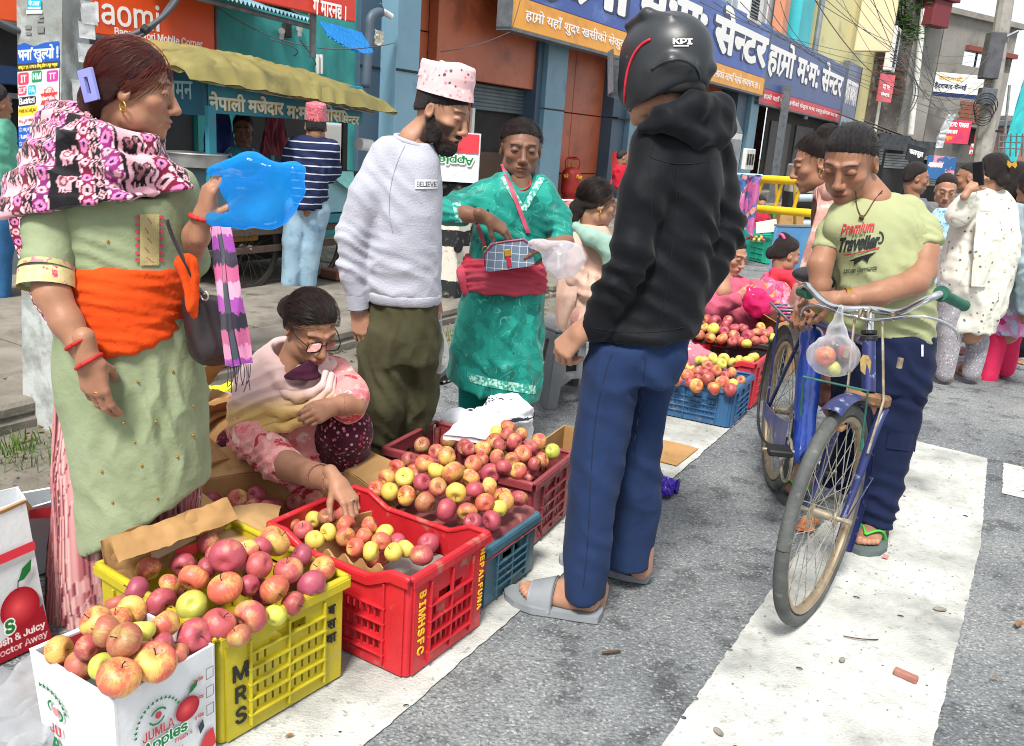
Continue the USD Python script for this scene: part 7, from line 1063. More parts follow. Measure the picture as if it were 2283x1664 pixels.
def patt(name,base,cols,scale=22.,thr=.36,distort=.35,rough=.8,bump=.2,tint=None,lines=None):
 """Printed cloth: scattered blots of the given colours (from small to large thresholds) on a base, edged by thin lines."""
 if name in MATS:return MATS[name]
 n={'tc':('texture_coordinate',{}),'nz':('noise_texture',{'scale':scale*.6,'detail':3.}),'mx':('vector_math',{'math_type':'multiply_add','vector2':(distort/scale*6,)*3}),'v':('voronoi_texture',{'scale':scale,'randomness':.9}),'sc':('separate_color',{}),'rp':('rgb_ramp',{'interpolate':False,'ramp':[(i/len(cols),srgb(c))for i,c in enumerate(cols)]+[(1,srgb(cols[-1]))]}),'r':('map_range',{'from_min':thr-.03,'from_max':thr+.03,'clamp':True}),'m':('mix_color',{'b':srgb(base)}),'p':('principled_bsdf',{'roughness':rough,'specular_ior_level':.2,'sheen_weight':.1}),'nb':('noise_texture',{'scale':300.,'detail':2.}),'b':('bump',{'strength':bump,'distance':.003})}
 l=[('tc.object','nz.vector'),('nz.color','mx.vector1'),('tc.object','mx.vector3'),('mx.vector','v.vector'),('v.color','sc.color'),('sc.r','rp.fac'),('v.distance','r.value'),('r.result','m.fac'),('rp.color','m.a'),('m.result','p.base_color'),('tc.object','nb.vector'),('nb.fac','b.height'),('b.normal','p.normal')]
 if lines:
  n.update({'w':('noise_texture',{'scale':lines[1]*1.5,'detail':.6,'distortion':1.2}),'wm':('math',{'math_type':'multiply','value2':9.}),'wf':('math',{'math_type':'pingpong','value2':.5}),'wr':('map_range',{'from_min':.0,'from_max':.055,'to_min':.75,'to_max':0.,'clamp':True}),'w2':('noise_texture',{'scale':lines[1]*3.}),'wk':('map_range',{'from_min':.42,'from_max':.56,'clamp':True}),'wx':('math',{'math_type':'multiply'}),'m2':('mix_color',{'b':srgb(lines[0])})});l.remove(('m.result','p.base_color'));l+=[('tc.object','w.vector'),('w.fac','wm.value1'),('wm.value','wf.value1'),('wf.value','wr.value'),('tc.object','w2.vector'),('w2.fac','wk.value'),('wr.result','wx.value1'),('wk.result','wx.value2'),('wx.value','m2.fac'),('m.result','m2.a'),('m2.result','p.base_color')]
 MATS[name]=usdkit.material(stage,'/World/Looks/'+name,n,l,surface='p.BSDF');return MATS[name]
# --- the woman in the elephant shawl 
Y=2.27;T=person('older woman in a pink and black elephant shawl and orange sash, waving a blue bag',Y,(270,1430))
fl,fr=onz(175,1440),onz(300,1425)
h1=handpx(Y-.21,(196,797,-.03),(218,905,-.03),A_([-.15,-1,.1]),s=1.,curl=(.3,.36,.4,.45),spread=.15,left=True,thumb=(.85,.6),rw=.027)
h2=handpx(Y,(452,492,-.05),(470,400,-.06),A_([-.75,-.65,0]),s=.98,curl=(.5,.55,.6,.65),spread=.6,rw=.026)
head(T,Y,297,203,76,8,(262,330),'warm',HR,s=.92,nr=.046,wrinkle=1.,eyes=.6,nose=1.12,wide=.93,hk=dict(th=.014,front=.040,slope=.8,low=-.085,extra=[((0,-.095,-.045),(.045,.04,.062))],strand=.003),more=[skinlimb(Y,[(104,612,-.17,.040),(116,655,-.19,.041),(148,718,-.21,.037),(183,775,-.228,.029),(197,800,-.235,.027)]),skinlimb(Y,[(390,520,.1,.04),(418,575,.05,.038),(438,525,-.02,.033),(452,488,-.05,.026)]),h1,h2,skinlimb(Y,[(270,330,0,.06),(250,700,0,.12),(250,1000,0,.10),(215,1400,0,.04)],.014),foot(fl+A_([.03,.2,0]),fl+A_([.06,.02,0])),foot(fr+A_([.02,.2,0]),fr+A_([.07,.0,0]))])
T.part('hair_parting',tube(spline([HL(T,.0,.088,.075),HL(T,.004,.05,.125),HL(T,.0,-.02,.142)],10),.0015,4),mat('parting','8a4030',rough=.8));cl=lambda x,y,z:HL(T,x,y,z)
T.part('hair_clip',prism(sbox(-.022,-.034,.022,.034).difference(sbox(-.010,-.022,.010,.022)).buffer(.003),.008,frame(Surf(T.hm)(A_(201.),A_(190.),.012),unit(A_([.85,-.45,.2])),unit(A_([-.2,0,1.])))),mat('lilac_plastic','8f93d6','7f84c8',rough=.35));ring(T,'earring',HL(T,.079,-.008,-.044),A_([.7,1,.1]),.0125,.0022,GOLD)
GRN=weave('green_cotton','8c9678','7f8a6a',scale=5,detail=5,bump=.3,trans=.0);F=field(Y,(40,420,480,1200),.008)
loft(F,Y,[(430,120,400,.13),(470,120,420,.15),(520,145,405,.15),(590,152,425,.145),(680,150,432,.155),(760,138,440,.165),(860,138,452,.17),(1000,165,460,.175),(1100,184,464,.175),(1200,186,470,.175)]);limb(F,Y,[(170,430,.0,.08),(165,480,-.03,.07)],.03);limb(F,Y,[(380,430,.03,.075),(400,520,.08,.06),(425,580,.06,.052)],.02)
F.half(at(98,625,Y-.05),at(108,690,Y-.09)-at(100,590,Y-.03),.004)if False else None
F.half(at(330,1148,Y),UP*-1+A_([.68,-.05,0]),.004);KU=cloth(T,'kurta',F,GRN,.013,7.5,(1,1,.55),3,bump_sum(lambda v:.55+0*v[:,0],near(at(100,590,Y),.10),near(at(300,560,Y),.12)),folds=(Y,[(320,980,1,.1,.085,.012,.3),(280,560,.25,1,.035,.010,.10),(105,560,.2,1,.03,.010,.07),(430,900,1,.15,.05,.012,.14)]))
sleeve(T,Y,[(150,415,-.03,.08),(114,510,-.11,.064),(104,585,-.155,.054),(103,636,-.178,.056)],GRN,[(105,575,.25,1,.032,.010,.07)])
KS=Surf(KU);CUFF=mat('cuff_gold','b8ab76','c9bf8e',scale=60,rough=.6,c3='b84a62',s3=45,l3=.62,h3=.66)
T.part('cuff',tube([at(104,606,Y-.165),at(103,642,Y-.181)],[.0635,.065],28,cap=False),CUFF,smooth=True);T.part('cuff_trim',tube([at(105,594,Y-.158),at(104,606,Y-.165)],[.0625,.064],28,cap=False),mat('trim_pink','b9657a','a3a56a',scale=45,lo=.47,hi=.53,rough=.6),smooth=True)
def art_placket():
 r=np.random.default_rng(2);im=Image.new('RGBA',(70,115),(0,0,0,0));d=ImageDraw.Draw(im);d.rectangle([14,0,56,114],fill=(158,146,98,255))
 for y in range(0,115,3):
  for x in range(15,56,4):d.point([(x+(y//3%2)*2,y)],fill=(225,214,180,255));d.point([(x+1,y)],fill=(120,106,62,255))
 for y in range(6,115,16):
  for x in(7,62):d.ellipse([x-4,y-4,x+4,y+4],fill=(186,58,84,255));d.line([(x-5,y+6),(x+5,y+8)],fill=(110,126,70,255),width=2)
 for y in range(8,115,22):d.line([(22+y%9,y),(30+y%14,y+12)],fill=(150,60,70,255),width=2)
 return im
m_,c_=decal(art_placket(),KS.uv(298,478,368,592,.004));T.part('embroidery',m_,PRINT(),col=c_)
for px,py in((385,828),(307,851),(275,943),(347,940),(430,905),(430,970),(395,1018),(315,1037),(226,1051),(240,538),(350,1110),(250,1120),(300,985)):T.part('bead',(lambda q:(_ico.vertices*.0042+q,_ico.faces))(KS(px,py,.003)),GOLD)
F=field(Y,(140,570,450,790),.008);loft(F,Y,[(583,155,424,.155),(600,152,432,.165),(690,148,436,.178),(790,138,446,.19)],.004);F.ell(at(285,560,Y),A_([.235,.5,.258]),None,.01,'and')
cloth(T,'sash',F,weave('orange_cotton','d04a18','b83c12',scale=6,bump=.3),.012,10,(.35,.6,2.2),8,folds=(Y,[(290,670,.12,1,.03,.007,.4)]));F=field(Y,(400,570,450,720),.006,.2,-.13);limb(F,Y,[(420,590,-.14,.026),(430,620,-.15,.014),(434,705,-.15,.009)],.006);limb(F,Y,[(412,590,-.15,.022),(421,640,-.16,.011),(424,690,-.165,.008)],.006);cloth(T,'sash_end',F,MATS['orange_cotton'],.012,18,(2,2,.4),2)
def stripes(v):
 c=at(250,1200,Y);a=np.arctan2(v[:,0]-c[0],-(v[:,1]-c[1]))*.2+N3(v,4,2)*.03+.05*(v[:,2]-c[2]);k=np.floor(a/.0052).astype(int);r=np.random.default_rng(4).integers(0,7,4000);pal=A_([srgb(x)for x in('8f4a55','b9898a','70303f','c9a39c','9c5a5e','40262c','b57a78')]);return pal[r[(k+2000)%4000]]
F=field(Y,(100,820,470,1430),.0065);loft(F,Y,[(800,145,330,.12,.03),(1100,136,330,.13),(1250,124,330,.13),(1330,120,305,.125),(1425,108,270,.12)],.01);loft(F,Y,[(1000,280,450,.12,.05),(1180,296,432,.11,.05),(1300,300,415,.1,.05),(1420,300,400,.1,.05)],.015)
cloth(T,'trousers',F,mat('striped_cotton',(1,1,1),tint='set',rough=.85,spec=.15,bump=.2,bscale=300),.022,10,(1.6,1.6,.22),6,col=stripes)
def art_shawl():
 W,H=460,200;im=Image.new('RGB',(W,H),(22,18,24));d=ImageDraw.Draw(im);PK,MG,DR,BK=(214,160,170),(122,36,98),(112,22,52),(20,17,22)
 def flower(x,y,r,c):
  for k in range(8):a=k*math.pi/4+.2;d.ellipse([x+r*.62*math.cos(a)-r*.3,y+r*.62*math.sin(a)-r*.3,x+r*.62*math.cos(a)+r*.3,y+r*.62*math.sin(a)+r*.3],fill=c)
  d.ellipse([x-r*.28,y-r*.28,x+r*.28,y+r*.28],fill=BK)
 def elephant(x,y,s,c,c2,bg):
  e=lambda X,Y_,a,b,f=c:d.ellipse([x+(X-a)*s,y+(Y_-b)*s,x+(X+a)*s,y+(Y_+b)*s],fill=f);e(0,0,30,20);e(30,-16,15,15);e(26,-14,8,10,c2);d.line([(x+42*s,y-14*s),(x+50*s,y+2*s),(x+44*s,y+14*s),(x+54*s,y+18*s)],fill=c,width=int(7*s));e(-2,-3,17,14,c2);e(-2,-3,9,7,c);e(35,-18,2,2,bg)
  for X in(-20,-6,10,22):d.rectangle([x+(X-5)*s,y+10*s,x+(X+5)*s,y+32*s],fill=c);d.line([(x+(X-5)*s,y+26*s),(x+(X+5)*s,y+26*s)],fill=c2,width=2)
 for x0 in(0,230):
  bg,fg=(BK,PK)if x0==0 else(PK,BK);d.rectangle([x0,0,x0+90,H],fill=bg)
  for y in(46,146):elephant(x0+40,y,.92,fg,(120,62,74)if x0==0 else(150,90,100),bg)
  for(xa,c)in((92,DR),(172,MG)):
   d.rectangle([x0+xa,0,x0+xa+44,H],fill=c)
   for y in range(25,H,50):flower(x0+xa+22,y,18,PK if(y//50)%2 else(208,120,170));d.ellipse([x0+xa-2,y+16,x0+xa+8,y+34],fill=(238,214,216));d.ellipse([x0+xa+36,y+16,x0+xa+46,y+34],fill=(238,214,216))
  d.rectangle([x0+138,0,x0+170,H],fill=BK)
  for y in range(0,H,40):d.polygon([(x0+154,y+2),(x0+167,y+20),(x0+154,y+38),(x0+141,y+20)],fill=PK);d.polygon([(x0+154,y+9),(x0+162,y+20),(x0+154,y+31),(x0+146,y+20)],fill=BK);d.polygon([(x0+154,y+15),(x0+158,y+20),(x0+154,y+25),(x0+150,y+20)],fill=PK)
  for xl in(91,137,171,217):d.line([(x0+xl,0),(x0+xl,H)],fill=PK if xl%2 else BK,width=3)
 a=np.asarray(im).astype(float)/255;return np.where(a<=.04045,a/12.92,((a+.055)/1.055)**2.4)
SHA=art_shawl();SHM=mat('shawl_cloth',(1,1,1),tint='set',rough=.9,spec=.12,sheen=.2,bump=.25,bscale=280)
def shawlcol(c0,per=.44,skew=.12,rad=.25):
 def f(v):a=np.arctan2(v[:,0]-c0[0],-(v[:,1]-c0[1]))*rad;z=v[:,2]-c0[2];rho=np.hypot(v[:,0]-c0[0],v[:,1]-c0[1]);u=(a+skew*z)/per*460;w=(.9*rho-z)/.185*200+5*np.sin(a*9);return SHA[np.mod(w,200).astype(int)%200,np.mod(u+40,460).astype(int)%460]
 return f
c0=at(215,340,Y);F=field(Y,(5,215,460,560),.0038,.26)
loft(F,Y,[(236,118,318,.085,.05),(262,96,338,.115,.02),(300,96,352,.13),(350,72,366,.155),(410,40,402,.185),(460,22,432,.20),(530,8,452,.215)],.01);F.cone(at(270,200,Y-.0),at(262,330,Y),.066,.078,.02,'sub');F.ell(at(330,250,Y-.01),A_([.085,.09,.065]),None,.02,'sub')
for js in(((104,268,-.03,.024),(160,300,-.10,.027),(250,312,-.115,.024),(336,318,-.05,.022)),((92,300,.0,.024),(150,345,-.11,.022),(270,372,-.155,.022),(362,372,-.06,.02)),((40,425,-.06,.022),(170,436,-.165,.018),(310,452,-.175,.02),(432,492,-.08,.03)),((390,400,-.05,.03),(428,470,-.07,.035),(440,500,-.07,.03))):limb(F,Y,js,.03)
F.half(at(200,456,Y-.17),UP*-1+A_([.22,0,0]),.006);F.ell(at(220,520,Y),A_([.19,.165,.12]),None,.02,'sub')
cloth(T,'shawl',F,SHM,.016,6.5,(1,1,1.8),12,col=shawlcol(c0),folds=(Y,[(220,330,.25,1,.06,.016,.22),(150,420,.1,1,.09,.012,.2)]))
def hangsheet(T,name,pts,Y0,m,amp,s,seed,dens=(60,140),col=None,th=.004,wave=.01,wn=5):
 """A hanging length of cloth through rows of (left px, right px, py[, nearer or farther])."""
 p=A_([(a[0],a[1],a[2],a[3]if len(a)>3 else 0)for a in pts],float);t=np.linspace(0,1,len(p))
 fn=lambda u,v:(lambda l,r,y,d:(lambda A0,B0:A0*(1-u[...,None])+B0*u[...,None])(np.stack([at(a,b,Y0+c)for a,b,c in zip(l[0],y[0],d[0])])[None],np.stack([at(a,b,Y0+c)for a,b,c in zip(r[0],y[0],d[0])])[None]))(*[np.interp(v,t,p[:,k])for k in range(4)])+A_([0,wave,0])*np.sin(u*wn+v*3)[...,None]
 M,uv=sheet(dens[0],dens[1],fn,th);M=crumple(M,amp,s,(1.5,1.5,.4),seed=seed);T.part(name,M,m,smooth=True,col=col(uv)if col else None);return M,uv
def tailcol(uv):x=uv[:,0];y=uv[:,1];return SHA[(y*900).astype(int)%200,(92+x*130).astype(int)%460]
hangsheet(T,'shawl_tail',[(12,70,440),(20,95,520),(45,115,600),(75,150,680),(118,160,745),(126,134,795)],Y+.13,SHM,.02,7,3,col=tailcol)
def ikat(uv):x,y=uv[:,0],uv[:,1];n=N3(np.stack([x*14,y*9,0*x],1),1.,5)+.5;k=np.floor(y*9+.8*n).astype(int);pal=A_([srgb(c)for c in('c982a4','8a3f92','3a3444','bc5c86','c79ab4','9a4a9c','2e2c38','b05a80')]);c=pal[k%8];w=(np.abs(x-.45)<.10)[:,None];c=np.where(w&((k%3)>0)[:,None],A_(srgb('3f4650')),c);return np.where((np.abs(np.abs(x-.45)-.12)<.02)[:,None],A_(srgb('2a2430')),c)*(.85+.3*n[:,None])
hangsheet(T,'shawl_end',[(468,520,505,.02),(474,530,580),(484,538,660),(494,550,740),(505,562,812)],Y-.16,SHM,.012,9,7,col=ikat,dens=(50,160))
for k in range(11):x=508+5*k;T.part('fringe',tube(spline([at(x,812,Y-.16),at(x+3*math.sin(k),840,Y-.165),at(x+7*math.sin(k*2.3)-2,866+10*math.sin(k*1.7),Y-.16)],8),.0012,4),mat('fringe_thread','3c3540',rough=.9))
F=field(Y,(415,630,520,815),.006,.2,-.05);F.cone(at(446,676,Y-.07),at(468,770,Y-.07),.045,.055,.02).cone(at(470,690,Y-.05),at(487,775,Y-.05),.04,.045,.02);F.half(at(460,802,Y),-UP,.012);F.half(at(440,648,Y),UP,.012);BAG=mat('dark_leather','2d2023','241a1c',scale=8,rough=.38,spec=.5,bump=.1,bscale=90)
cloth(T,'handbag',F,BAG,.006,9,(1,1,.5),2);T.part('bag_strap',tube(spline([at(372,490,Y-.17),at(395,550,Y-.17),at(420,600,Y-.16),at(440,640,Y-.14),at(452,655,Y-.13)],16),.0095,8,flat=.35),BAG,smooth=True);ring(T,'bag_ring',at(456,660,Y-.135),A_([.3,1,0]),.011,.0022,SIL)
for k,(px,py,R,sl)in enumerate(((178,762,.0345,.0),(198,806,.0325,.0))):ring(T,'wrist_band',at(px,py,Y-(.235,.24)[k]),at(197,800,0+Y)-at(140,690,Y)+UP*.04,R,.0052,mat('red_thread','c02a24','9e201c',scale=60,rough=.7))
ring(T,'finger_ring',at(216,872,Y-.245),A_([.2,.2,-1]),.0098,.0016,GOLD);ring(T,'wrist_band',at(452,486,Y-.05),A_([.2,0,1]),.030,.006,MATS['red_thread'])
F=field(2.18,(430,350,680,520),.007,.16);F.ell(at(572,428,2.16),A_([.108,.026,.066]),roty(.10),.02);F.chain([at(470,385,2.2),at(560,372,2.17),at(650,385,2.15),at(660,420,2.15),at(600,480,2.16),at(490,498,2.18),at(462,470,2.2)],[.012,.02,.016,.018,.022,.014,.012],.03)
bb=Thing('plastic_bag','billowing bright blue plastic bag waved by the older woman in the shawl','plastic bag',at(470,430,2.2));bb.part('film',crumple(F.mesh(2),.034,9,seed=4),film('blue_bag_film','22b0f8',.62,haze=.65),smooth=True)
# --- the woman in glasses
Y=3.0;T=person('squatting woman in glasses and floral red kurta, picking apples out of the red crate',Y,(690,1130))
ha=handpx(2.36,(752,1076,.08),(800,1145,.0),A_([.45,-.35,.85]),s=.93,curl=(.55,.6,.65,.7),thumb=(.4,.3),rw=.026,spread=.7);hb_=handpx(Y-.26,(745,905,.02),(690,930,-.06),A_([.35,-.9,.45]),s=.9,curl=(.75,.8,.85,.9),thumb=(.5,.5),rw=.027,spread=.4)
head(T,Y-.1,693,733,140,26,(640,838),'warm',HB,s=1.0,eyes=.15,wide=1.03,long=.97,hk=dict(th=.012,front=.052,slope=.8,low=-.06,extra=[((.02,-.118,.0),(.05,.045,.048))],strand=.003),lip=(.85,.45,.45),more=[skinlimb(Y,[(610,1015,-.25,.05),(645,1040,-.33,.047),(700,1060,-.45,.04),(752,1078,-.56,.028)]),skinlimb(Y,[(790,905,-.18,.042),(768,903,-.21,.037),(745,905,-.24,.027)]),ha,hb_,skinlimb(Y,[(640,840,.0,.07),(620,980,.05,.12),(620,1080,.1,.1)],.014)])
GLS=mat('glasses_black','17171a',rough=.3);gx=lambda x,z,y=.104:HL(T,x,y,z)
for s in(-1,1):lr=T.part('lens_rim',tube([gx(s*(.034+.026*math.copysign(abs(math.cos(a))**.55,math.cos(a))),.004+.021*math.copysign(abs(math.sin(a))**.6,math.sin(a)))for a in np.linspace(0,2*math.pi,33)],.0021,6),GLS,smooth=True);T.part('temple',tube([gx(s*.061,.012,.102),HL(T,s*.076,.05,.012),HL(T,s*.080,-.008,.010)],.002,6),GLS);T.part('lens',sheet(8,6,lambda u,v:np.stack([gx(s*(.034+.048*(a-.5)),.004+.038*(b-.5),.1035)for a,b in zip(u.ravel(),v.ravel())]).reshape(*u.shape,3))[0],glassmat('lens_glass',(.9,.92,.94)),under=lr)
T.part('bridge',tube([gx(-.009,.009),gx(0,.013,.107),gx(.009,.009)],.0018,6),GLS);T.part('earring',tube([HL(T,-.079,-.008,-.024),HL(T,-.081,-.006,-.036)],.0035,8),GOLD)
FLO=patt('floral_red','cf8682',['b83440','d0747a','e0b4ac','a82a36','cf6468','d99a94'],21,.5,.6,lines=('e9d2cc',6));MAR=patt('maroon_circles','3f0f22',['b4546e','8c2344','c48296'],62,.33,.02)
F=field(Y,(480,830,820,1150),.008,.42);loft(F,Y,[(820,590,730,.08,0),(870,540,765,.12,0),(940,515,775,.15,0),(1000,505,760,.17,0),(1060,520,745,.17,.0),(1120,585,735,.15,-.02),(1150,640,715,.12,-.05)],.02)
limb(F,Y,[(560,900,-.04,.075),(580,985,-.16,.072),(628,1032,-.29,.066)],.03);limb(F,Y,[(742,840,-.02,.07),(778,880,-.1,.062),(775,905,-.17,.058)],.03)
SWK=cloth(T,'kurta',F,FLO,.017,9,(1,1,1),5,folds=(Y,[(620,1040,.6,1,.045,.016,.2),(600,980,-.5,1,.04,.014,.12)]));F=field(Y,(480,900,830,1180),.008,.4);limb(F,Y,[(640,1050,.15,.12),(772,962,-.10,.085),(778,1060,-.02,.07),(775,1120,.04,.06)],.03);limb(F,Y,[(560,1010,.12,.12),(530,1000,.0,.075),(600,1060,-.06,.07)],.03);cloth(T,'trousers',F,MAR,.01,9,(1,1,1),2)
def shawl2(v):z=N3(v,6,3)*.05+v[:,2];c=at(620,868,Y)[2]+.25*(v[:,0]-at(620,868,Y)[0]);w=np.clip((z-c)/.06+.5,0,1)[:,None];return A_(srgb('c2a061'))*(1-w)+A_(srgb('c9aaa6'))*w
F=field(Y,(490,740,780,980),.007,.3);loft(F,Y-.02,[(762,610,712,.085),(800,560,738,.115),(850,525,756,.15),(900,510,745,.17),(950,520,690,.17),(985,560,660,.15)],.012);F.cone(at(660,740,Y-.06),at(645,850,Y-.02),.068,.08,.02,'sub');F.ell(at(690,800,Y-.2),A_([.08,.12,.06]),None,.02,'sub')
for js in(((600,790,-.08,.018),(625,850,-.155,.02),(680,880,-.17,.018),(722,800,-.10,.014)),((545,850,-.08,.018),(590,905,-.16,.018),(680,900,-.175,.018),(742,810,-.08,.014)),((515,900,-.1,.016),(580,955,-.18,.016),(680,925,-.185,.016),(735,860,-.12,.014))):limb(F,Y,js,.022)
F.half(at(600,966,Y-.1),UP*-1+A_([.62,0,0]),.006);cloth(T,'shawl',F,mat('pashmina',(1,1,1),tint='set',rough=.85,spec=.15,sheen=.2,bump=.2,bscale=320),.014,8,(1,1,1.5),4,col=shawl2,folds=(Y,[(640,880,-.45,1,.05,.012,.2)]))
for nm_,js in(('scarf_fold',((592,815,-.02,.016),(618,856,-.13,.02),(668,886,-.19,.019),(708,868,-.20,.016),(726,832,-.15,.012))),('scarf_fold',((548,858,-.04,.018),(590,905,-.16,.022),(672,915,-.21,.02),(722,880,-.2,.016),(738,835,-.14,.012))),('scarf_fold',((520,905,-.08,.018),(575,955,-.18,.02),(660,945,-.21,.02),(728,895,-.2,.015),(745,840,-.13,.011)))):
 F=field(Y,(490,770,770,980),.006,.3,-.1);F.chain(spline([at(j[0],j[1],Y+j[2])for j in js],9),np.interp(np.linspace(0,1,9),np.linspace(0,1,5),[j[3]for j in js]),.012);cloth(T,nm_,F,MATS['pashmina'],.010,9,(1,1,1.6),int(js[0][0]),col=shawl2)
F=field(Y-.1,(590,735,740,860),.006,.2);loft(F,Y-.12,[(752,618,680,.055),(785,622,700,.07),(835,632,722,.085)],.01);F.half(at(690,800,Y-.18),UP+A_([-.75,.2,0]),.006);cloth(T,'inner_scarf',F,weave('plum_knit','4a2338','3c1b2d',scale=8),.008,12,(1,1,2),3)
for(px,py,dy,R)in((712,1063,-.475,.040),(741,1074,-.535,.034)):ring(T,'bracelet',at(px,py,Y+dy),at(752,1078,Y-.56)-at(700,1060,Y-.45),R,.0032,mat('bead_bracelet','a5706a','6f4a2f',scale=160,rough=.4))
for px in(766,758):ring(T,'bracelet',at(px,903,Y-.215),A_([1,.3,0]),.036,.002,MATS['bead_bracelet'])
ring(T,'finger_ring',at(785,1120,2.385),at(800,1150,2.36)-at(752,1078,2.44),.0098,.0016,SIL)
# --- the man in the grey sweater
def topi(T,m,tall=.115,tilt=.25,s=1.,lift=.0):
 fn=lambda u,v:(lambda a,r,z:np.stack([HL(T,*p)for p in np.stack([(r*.079*np.sin(a)).ravel(),(-.012+r*.096*np.cos(a)-tilt*.12*v).ravel(),z.ravel()],1)]).reshape(*u.shape,3))(2*np.pi*u,s*np.where(v<.8,1.03-.10*v,(1-v)/.2*.95+.0),.048+lift+tall*np.clip(v/.8,0,1)+.02*np.cos(2*np.pi*u)*(v>.4)*(v<.95)-.03*np.cos(2*np.pi*u)*-1*(v<.8)*(1-v)*.6+.006*(v>.8))
 return T.part('cap',crumple(sheet(44,22,fn)[0],.004,16),m,smooth=45)
TOPI=patt('topi_cloth','d9b3b5',['5d4f58','c9838e','e8d6d4','c98892'],52,.3,.1);TOPI2=patt('topi_red','b8606a',['8a3a48','d0949a','a34a58','d9b0b0'],60,.3,.2)
Y=3.3;T=person('bearded man in a pink patterned cap, light grey sweater and olive trousers',Y,(870,1085))
h1=handpx(Y,(800,690,-.07),(806,755,-.08),A_([-.2,-1,0]),s=1.02,curl=(.3,.35,.4,.45),spread=.5,left=True,thumb=(.7,.5));h2=handpx(Y,(966,655,.05),(972,702,.04),A_([.6,-.6,0]),s=.95,curl=(.6,.6,.6,.6),left=False)
fl,fr=onz(835,1100),onz(905,1015);head(T,Y,985,252,112,20,(922,312),'tan',HG,s=1.0,beard=.95,mouth=.35,eyes=.3,hk=dict(th=.009,front=.03,slope=.45,low=-.06,strand=.002),more=[h1,h2,skinlimb(Y,[(922,312,0,.055),(890,600,.02,.12),(850,1090,.03,.04)],.014),foot(fl+A_([-.02,.02,0]),fl+A_([.1,-.12,0])),foot(fr,fr+A_([.1,-.12,0]))]);topi(T,TOPI,.10,.3,1.1,.012)
GRY=weave('grey_fleece','a9abb6','9d9faa',scale=8,bump=.5,bscale=160,sheen=.25);F=field(Y,(740,290,1000,680),.008)
loft(F,Y,[(318,868,968,.06,.0),(345,850,982,.10),(400,838,985,.125),(500,822,985,.14),(590,812,984,.145),(645,810,986,.145),(668,822,982,.135)],.02);limb(F,Y,[(868,350,-.02,.075),(822,440,-.06,.070),(788,530,-.08,.062),(786,600,-.085,.052),(800,676,-.08,.040)],.025);limb(F,Y,[(940,370,.05,.05),(935,500,.08,.045),(945,640,.08,.038)],.02)
GS=cloth(T,'sweater',F,GRY,.016,8,(1,1,1.2),4,bump_sum(lambda v:.35+0*v[:,0],near(at(786,560,Y-.08),.14),near(at(870,620,Y),.13)),folds=(Y,[(790,560,.35,1,.05,.012,.13),(880,610,.25,1,.06,.011,.14),(870,420,.8,.7,.07,.008,.16)]));GSf=Surf(GS)
T.part('cuff',tube([at(796,655,Y-.082),at(800,688,Y-.08)],[.043,.039],24,cap=False),GRY,smooth=True);F=field(Y,(800,630,1000,680),.007);loft(F,Y,[(646,814,985,.148),(660,817,985,.147),(672,822,982,.14)],.01);cloth(T,'waistband',F,GRY,.003,20,(1,1,.2));F=field(Y,(950,260,1040,360),.0045,.15);e=lambda p,r,k=.015:F.ell(HL(T,*p),A_(r),T.hR,k);e((0,.055,-.103),(.045,.04,.036));e((0,.083,-.098),(.026,.024,.03));[(e((s_*.054,.026,-.068),(.020,.032,.036)),e((s_*.066,.006,-.04),(.010,.014,.035)))for s_ in(-1,1)];e((0,.098,-.052),(.026,.01,.006),.006);B_=F.mesh(1);bq_=(B_[0]-T.hc)@T.hR;T.part('beard',(B_[0]+vnorm(B_)*(.006*N3(bq_*A_([1,1,.35]),260,4)+.006*N3(bq_,90,5))[:,None],B_[1]),HB,smooth=True,uvw=bq_*A_([8,4,1]))
T.part('collar',torus(.066,.009,frame(at(922,316,Y),A_([1.,0,-.25]),A_([0,1.,.1])),32,8),GRY,smooth=True)
im=Image.new('RGBA',(90,42),(206,204,206,255));fit_text(im,'BELIEVE',(8,10),(76,22),(70,72,84,255),1);m_,c_=decal(im,GSf.uv(925,400,976,422,.004));T.part('chest_patch',m_,PRINT(),col=c_)
OLV=weave('olive_twill','4a4834','3f3e2c',scale=6,bump=.2);F=field(Y,(770,640,1000,1110),.009);loft(F,Y,[(655,825,978,.13),(720,822,975,.135),(800,815,972,.13)],.02);limb(F,Y,[(862,760,-.02,.105),(848,900,-.04,.092),(828,1020,-.02,.075),(826,1095,0,.062)],.03);limb(F,Y,[(930,760,.04,.10),(925,880,.06,.085),(905,1000,.08,.07),(900,1060,.08,.06)],.03);cloth(T,'trousers',F,OLV,.02,7,(1.3,1.3,.45),9,folds=(Y,[(890,800,1,.3,.07,.014,.3),(850,1000,.5,1,.07,.014,.16)]))
[seam(T,GSf,q_,mat('seam_grey','7d7f8a',rough=.9))for q_ in(((905,322),(880,380),(868,450),(876,520)),)]
for fh in(fl,fr):slide(T,fh+A_([-.03,.03,0]),fh+A_([.1,-.12,0]),BLACK)
F=field(Y,(950,690,1010,840),.007,.15);F.ell(at(980,790,Y+.02),A_([.035,.03,.08]),None,.02).chain([at(979,700,Y+.04),at(980,760,Y+.03)],[.01,.03],.02);o=Thing('plastic_bag','empty clear plastic bag held low by the man in the grey sweater','plastic bag',at(979,700,Y+.04));o.part('film',crumple(F.mesh(1),.014,16,(1.5,1.5,.4)),FILM,smooth=True)
